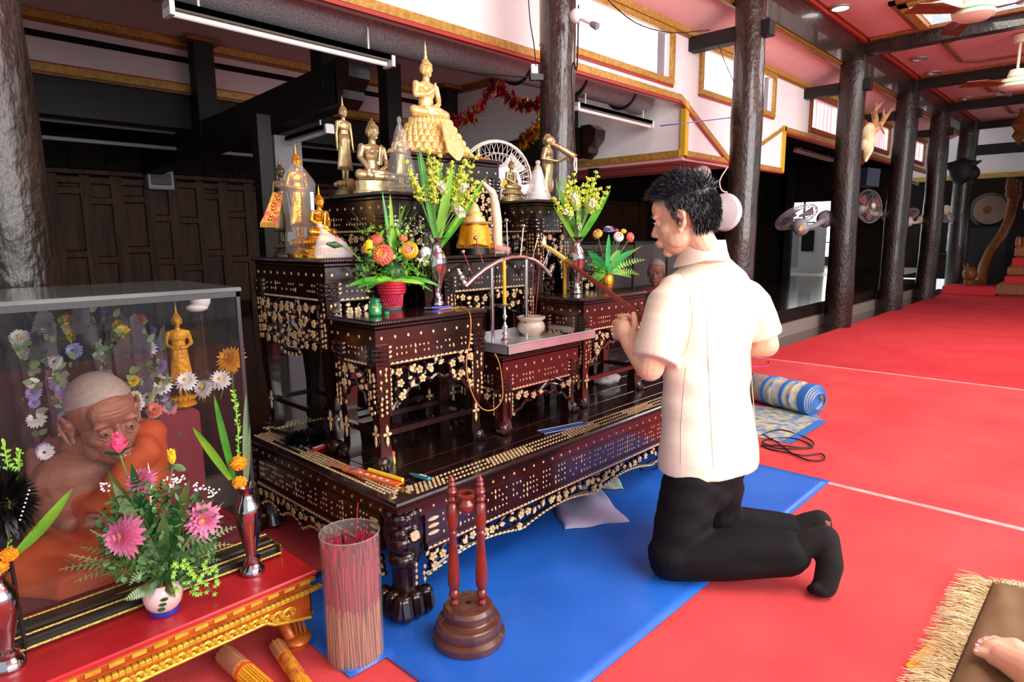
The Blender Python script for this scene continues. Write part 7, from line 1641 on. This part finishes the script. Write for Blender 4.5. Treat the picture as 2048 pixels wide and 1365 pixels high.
for k in range(9): x=2026+5*math.sin(k*2);y=395-6*k*.6;m.limb([(N_(x,y,nd+.5),.10),(N_(x+random.choice((-8,8)),y-8,nd+.5),.03)],8)
m.build('carved_crest','naga_gold',t)

pl=N_(1950,582);tag(MB().bev(pl[0]-.4,pl[0]+.3,pl[1]-.35,pl[1]+.45,.009,.16,.01).build('red_plinth','carpet_far_shaded',sm=False),'red carpet covered plinth under the serpent head','plinth')
t=thing('dharma_throne','carved golden throne with tiered steps at the right edge of the photo','throne',V(14.9,.95,0))
for k,(z0,z1,yl,mt_) in enumerate(((0.01,.24,1.60,'throne_gold'),(.24,.36,1.50,'carpet_far_shaded'),(.36,.55,1.48,'throne_gold'),(.55,.68,1.43,'carpet_far_shaded'),(.68,.90,1.42,'throne_gold'),(1.50,1.70,1.38,'throne_gold'),(1.73,1.9,1.33,'throne_gold'),(1.9,2.3,1.28,'naga_gold'))):
    m=MB();n=16;x0=14.2;rr=(z1-z0)/2;m.bev(x0+.05*k,15.8,-.3,yl-.0*k,z0,z1,.04 if mt_=='throne_gold' else .005);m.build('tier' if mt_!='carpet_far_shaded' else 'red_step',mt_,t,sm=False)
for y in (1.3,.2): MB().tube([(14.6,y,.9),(14.6,y,1.55)],.02,8).build('post','steel_dull',t)
m=MB()
for k in range(14): m.ell((14.45,1.38-.09*(k%7),.93+.05*(k//7)),(.05,.05,.08),8,6)
m.build('carved_crest','throne_gold',t)
# offering stand above far throne: gilded hanging lantern at the edge
c=V(*D(2042,250,11.3));t=thing('gilded_pendant','gilded pendant hanging at the right edge below the ceiling','ornament',c);B('lathe',[(.02,.35),(.06,.3),(.03,.2),(.10,.1),(.14,0),(.08,-.1),(.12,-.18),(.05,-.28),(.01,-.35)],tuple(c),16).build('pendant','naga_gold',t);MB().tube([c+V(0,0,.3),(c[0],c[1],3.27)],.01,6).build('rod','brass',t)
# far glass case on the right with the second monk
t=thing('glass_case','far glass display case on a dark stand, behind the man','case',(5.6,3.4,.28));x0,x1,y0,y1,z0,z1=4.62,6.75,2.98,3.75,.60,1.07
MB().bev(x0,x1,y0,y1,.276,z0,.01).build('stand','black_wood',t,sm=False);m=MB();e=.018
for x in (x0,x1-e,5.17,5.9):
    for y in (y0,y1-e): m.box(x,x+e,y,y+e,z0,z1)
for y in (y0,y1-e): m.box(x0,x1,y,y+e,z1-.02,z1);
for x in (x0,x1-e): m.box(x,x+e,y0,y1,z1-.02,z1)
m.build('frame','case_frame',t,sm=False);MB().box(x0+e,x1-e,y0+.006,y0+.010,z0,z1-.02).build('front_pane','case_glass',t,sm=False);MB().box(x0+.006,x0+.010,y0+e,y1-e,z0,z1-.02).build('side_pane','case_glass',t,sm=False);MB().box(x0,x1,y0,y1,z1,z1+.006).build('lid','case_glass',t,sm=False)
MB().box(x0+e,x1-e,y1-.03,y1-.02,z0,z1-.02).build('back_panel',mat('backing','#5b5350',.6),t,sm=False)
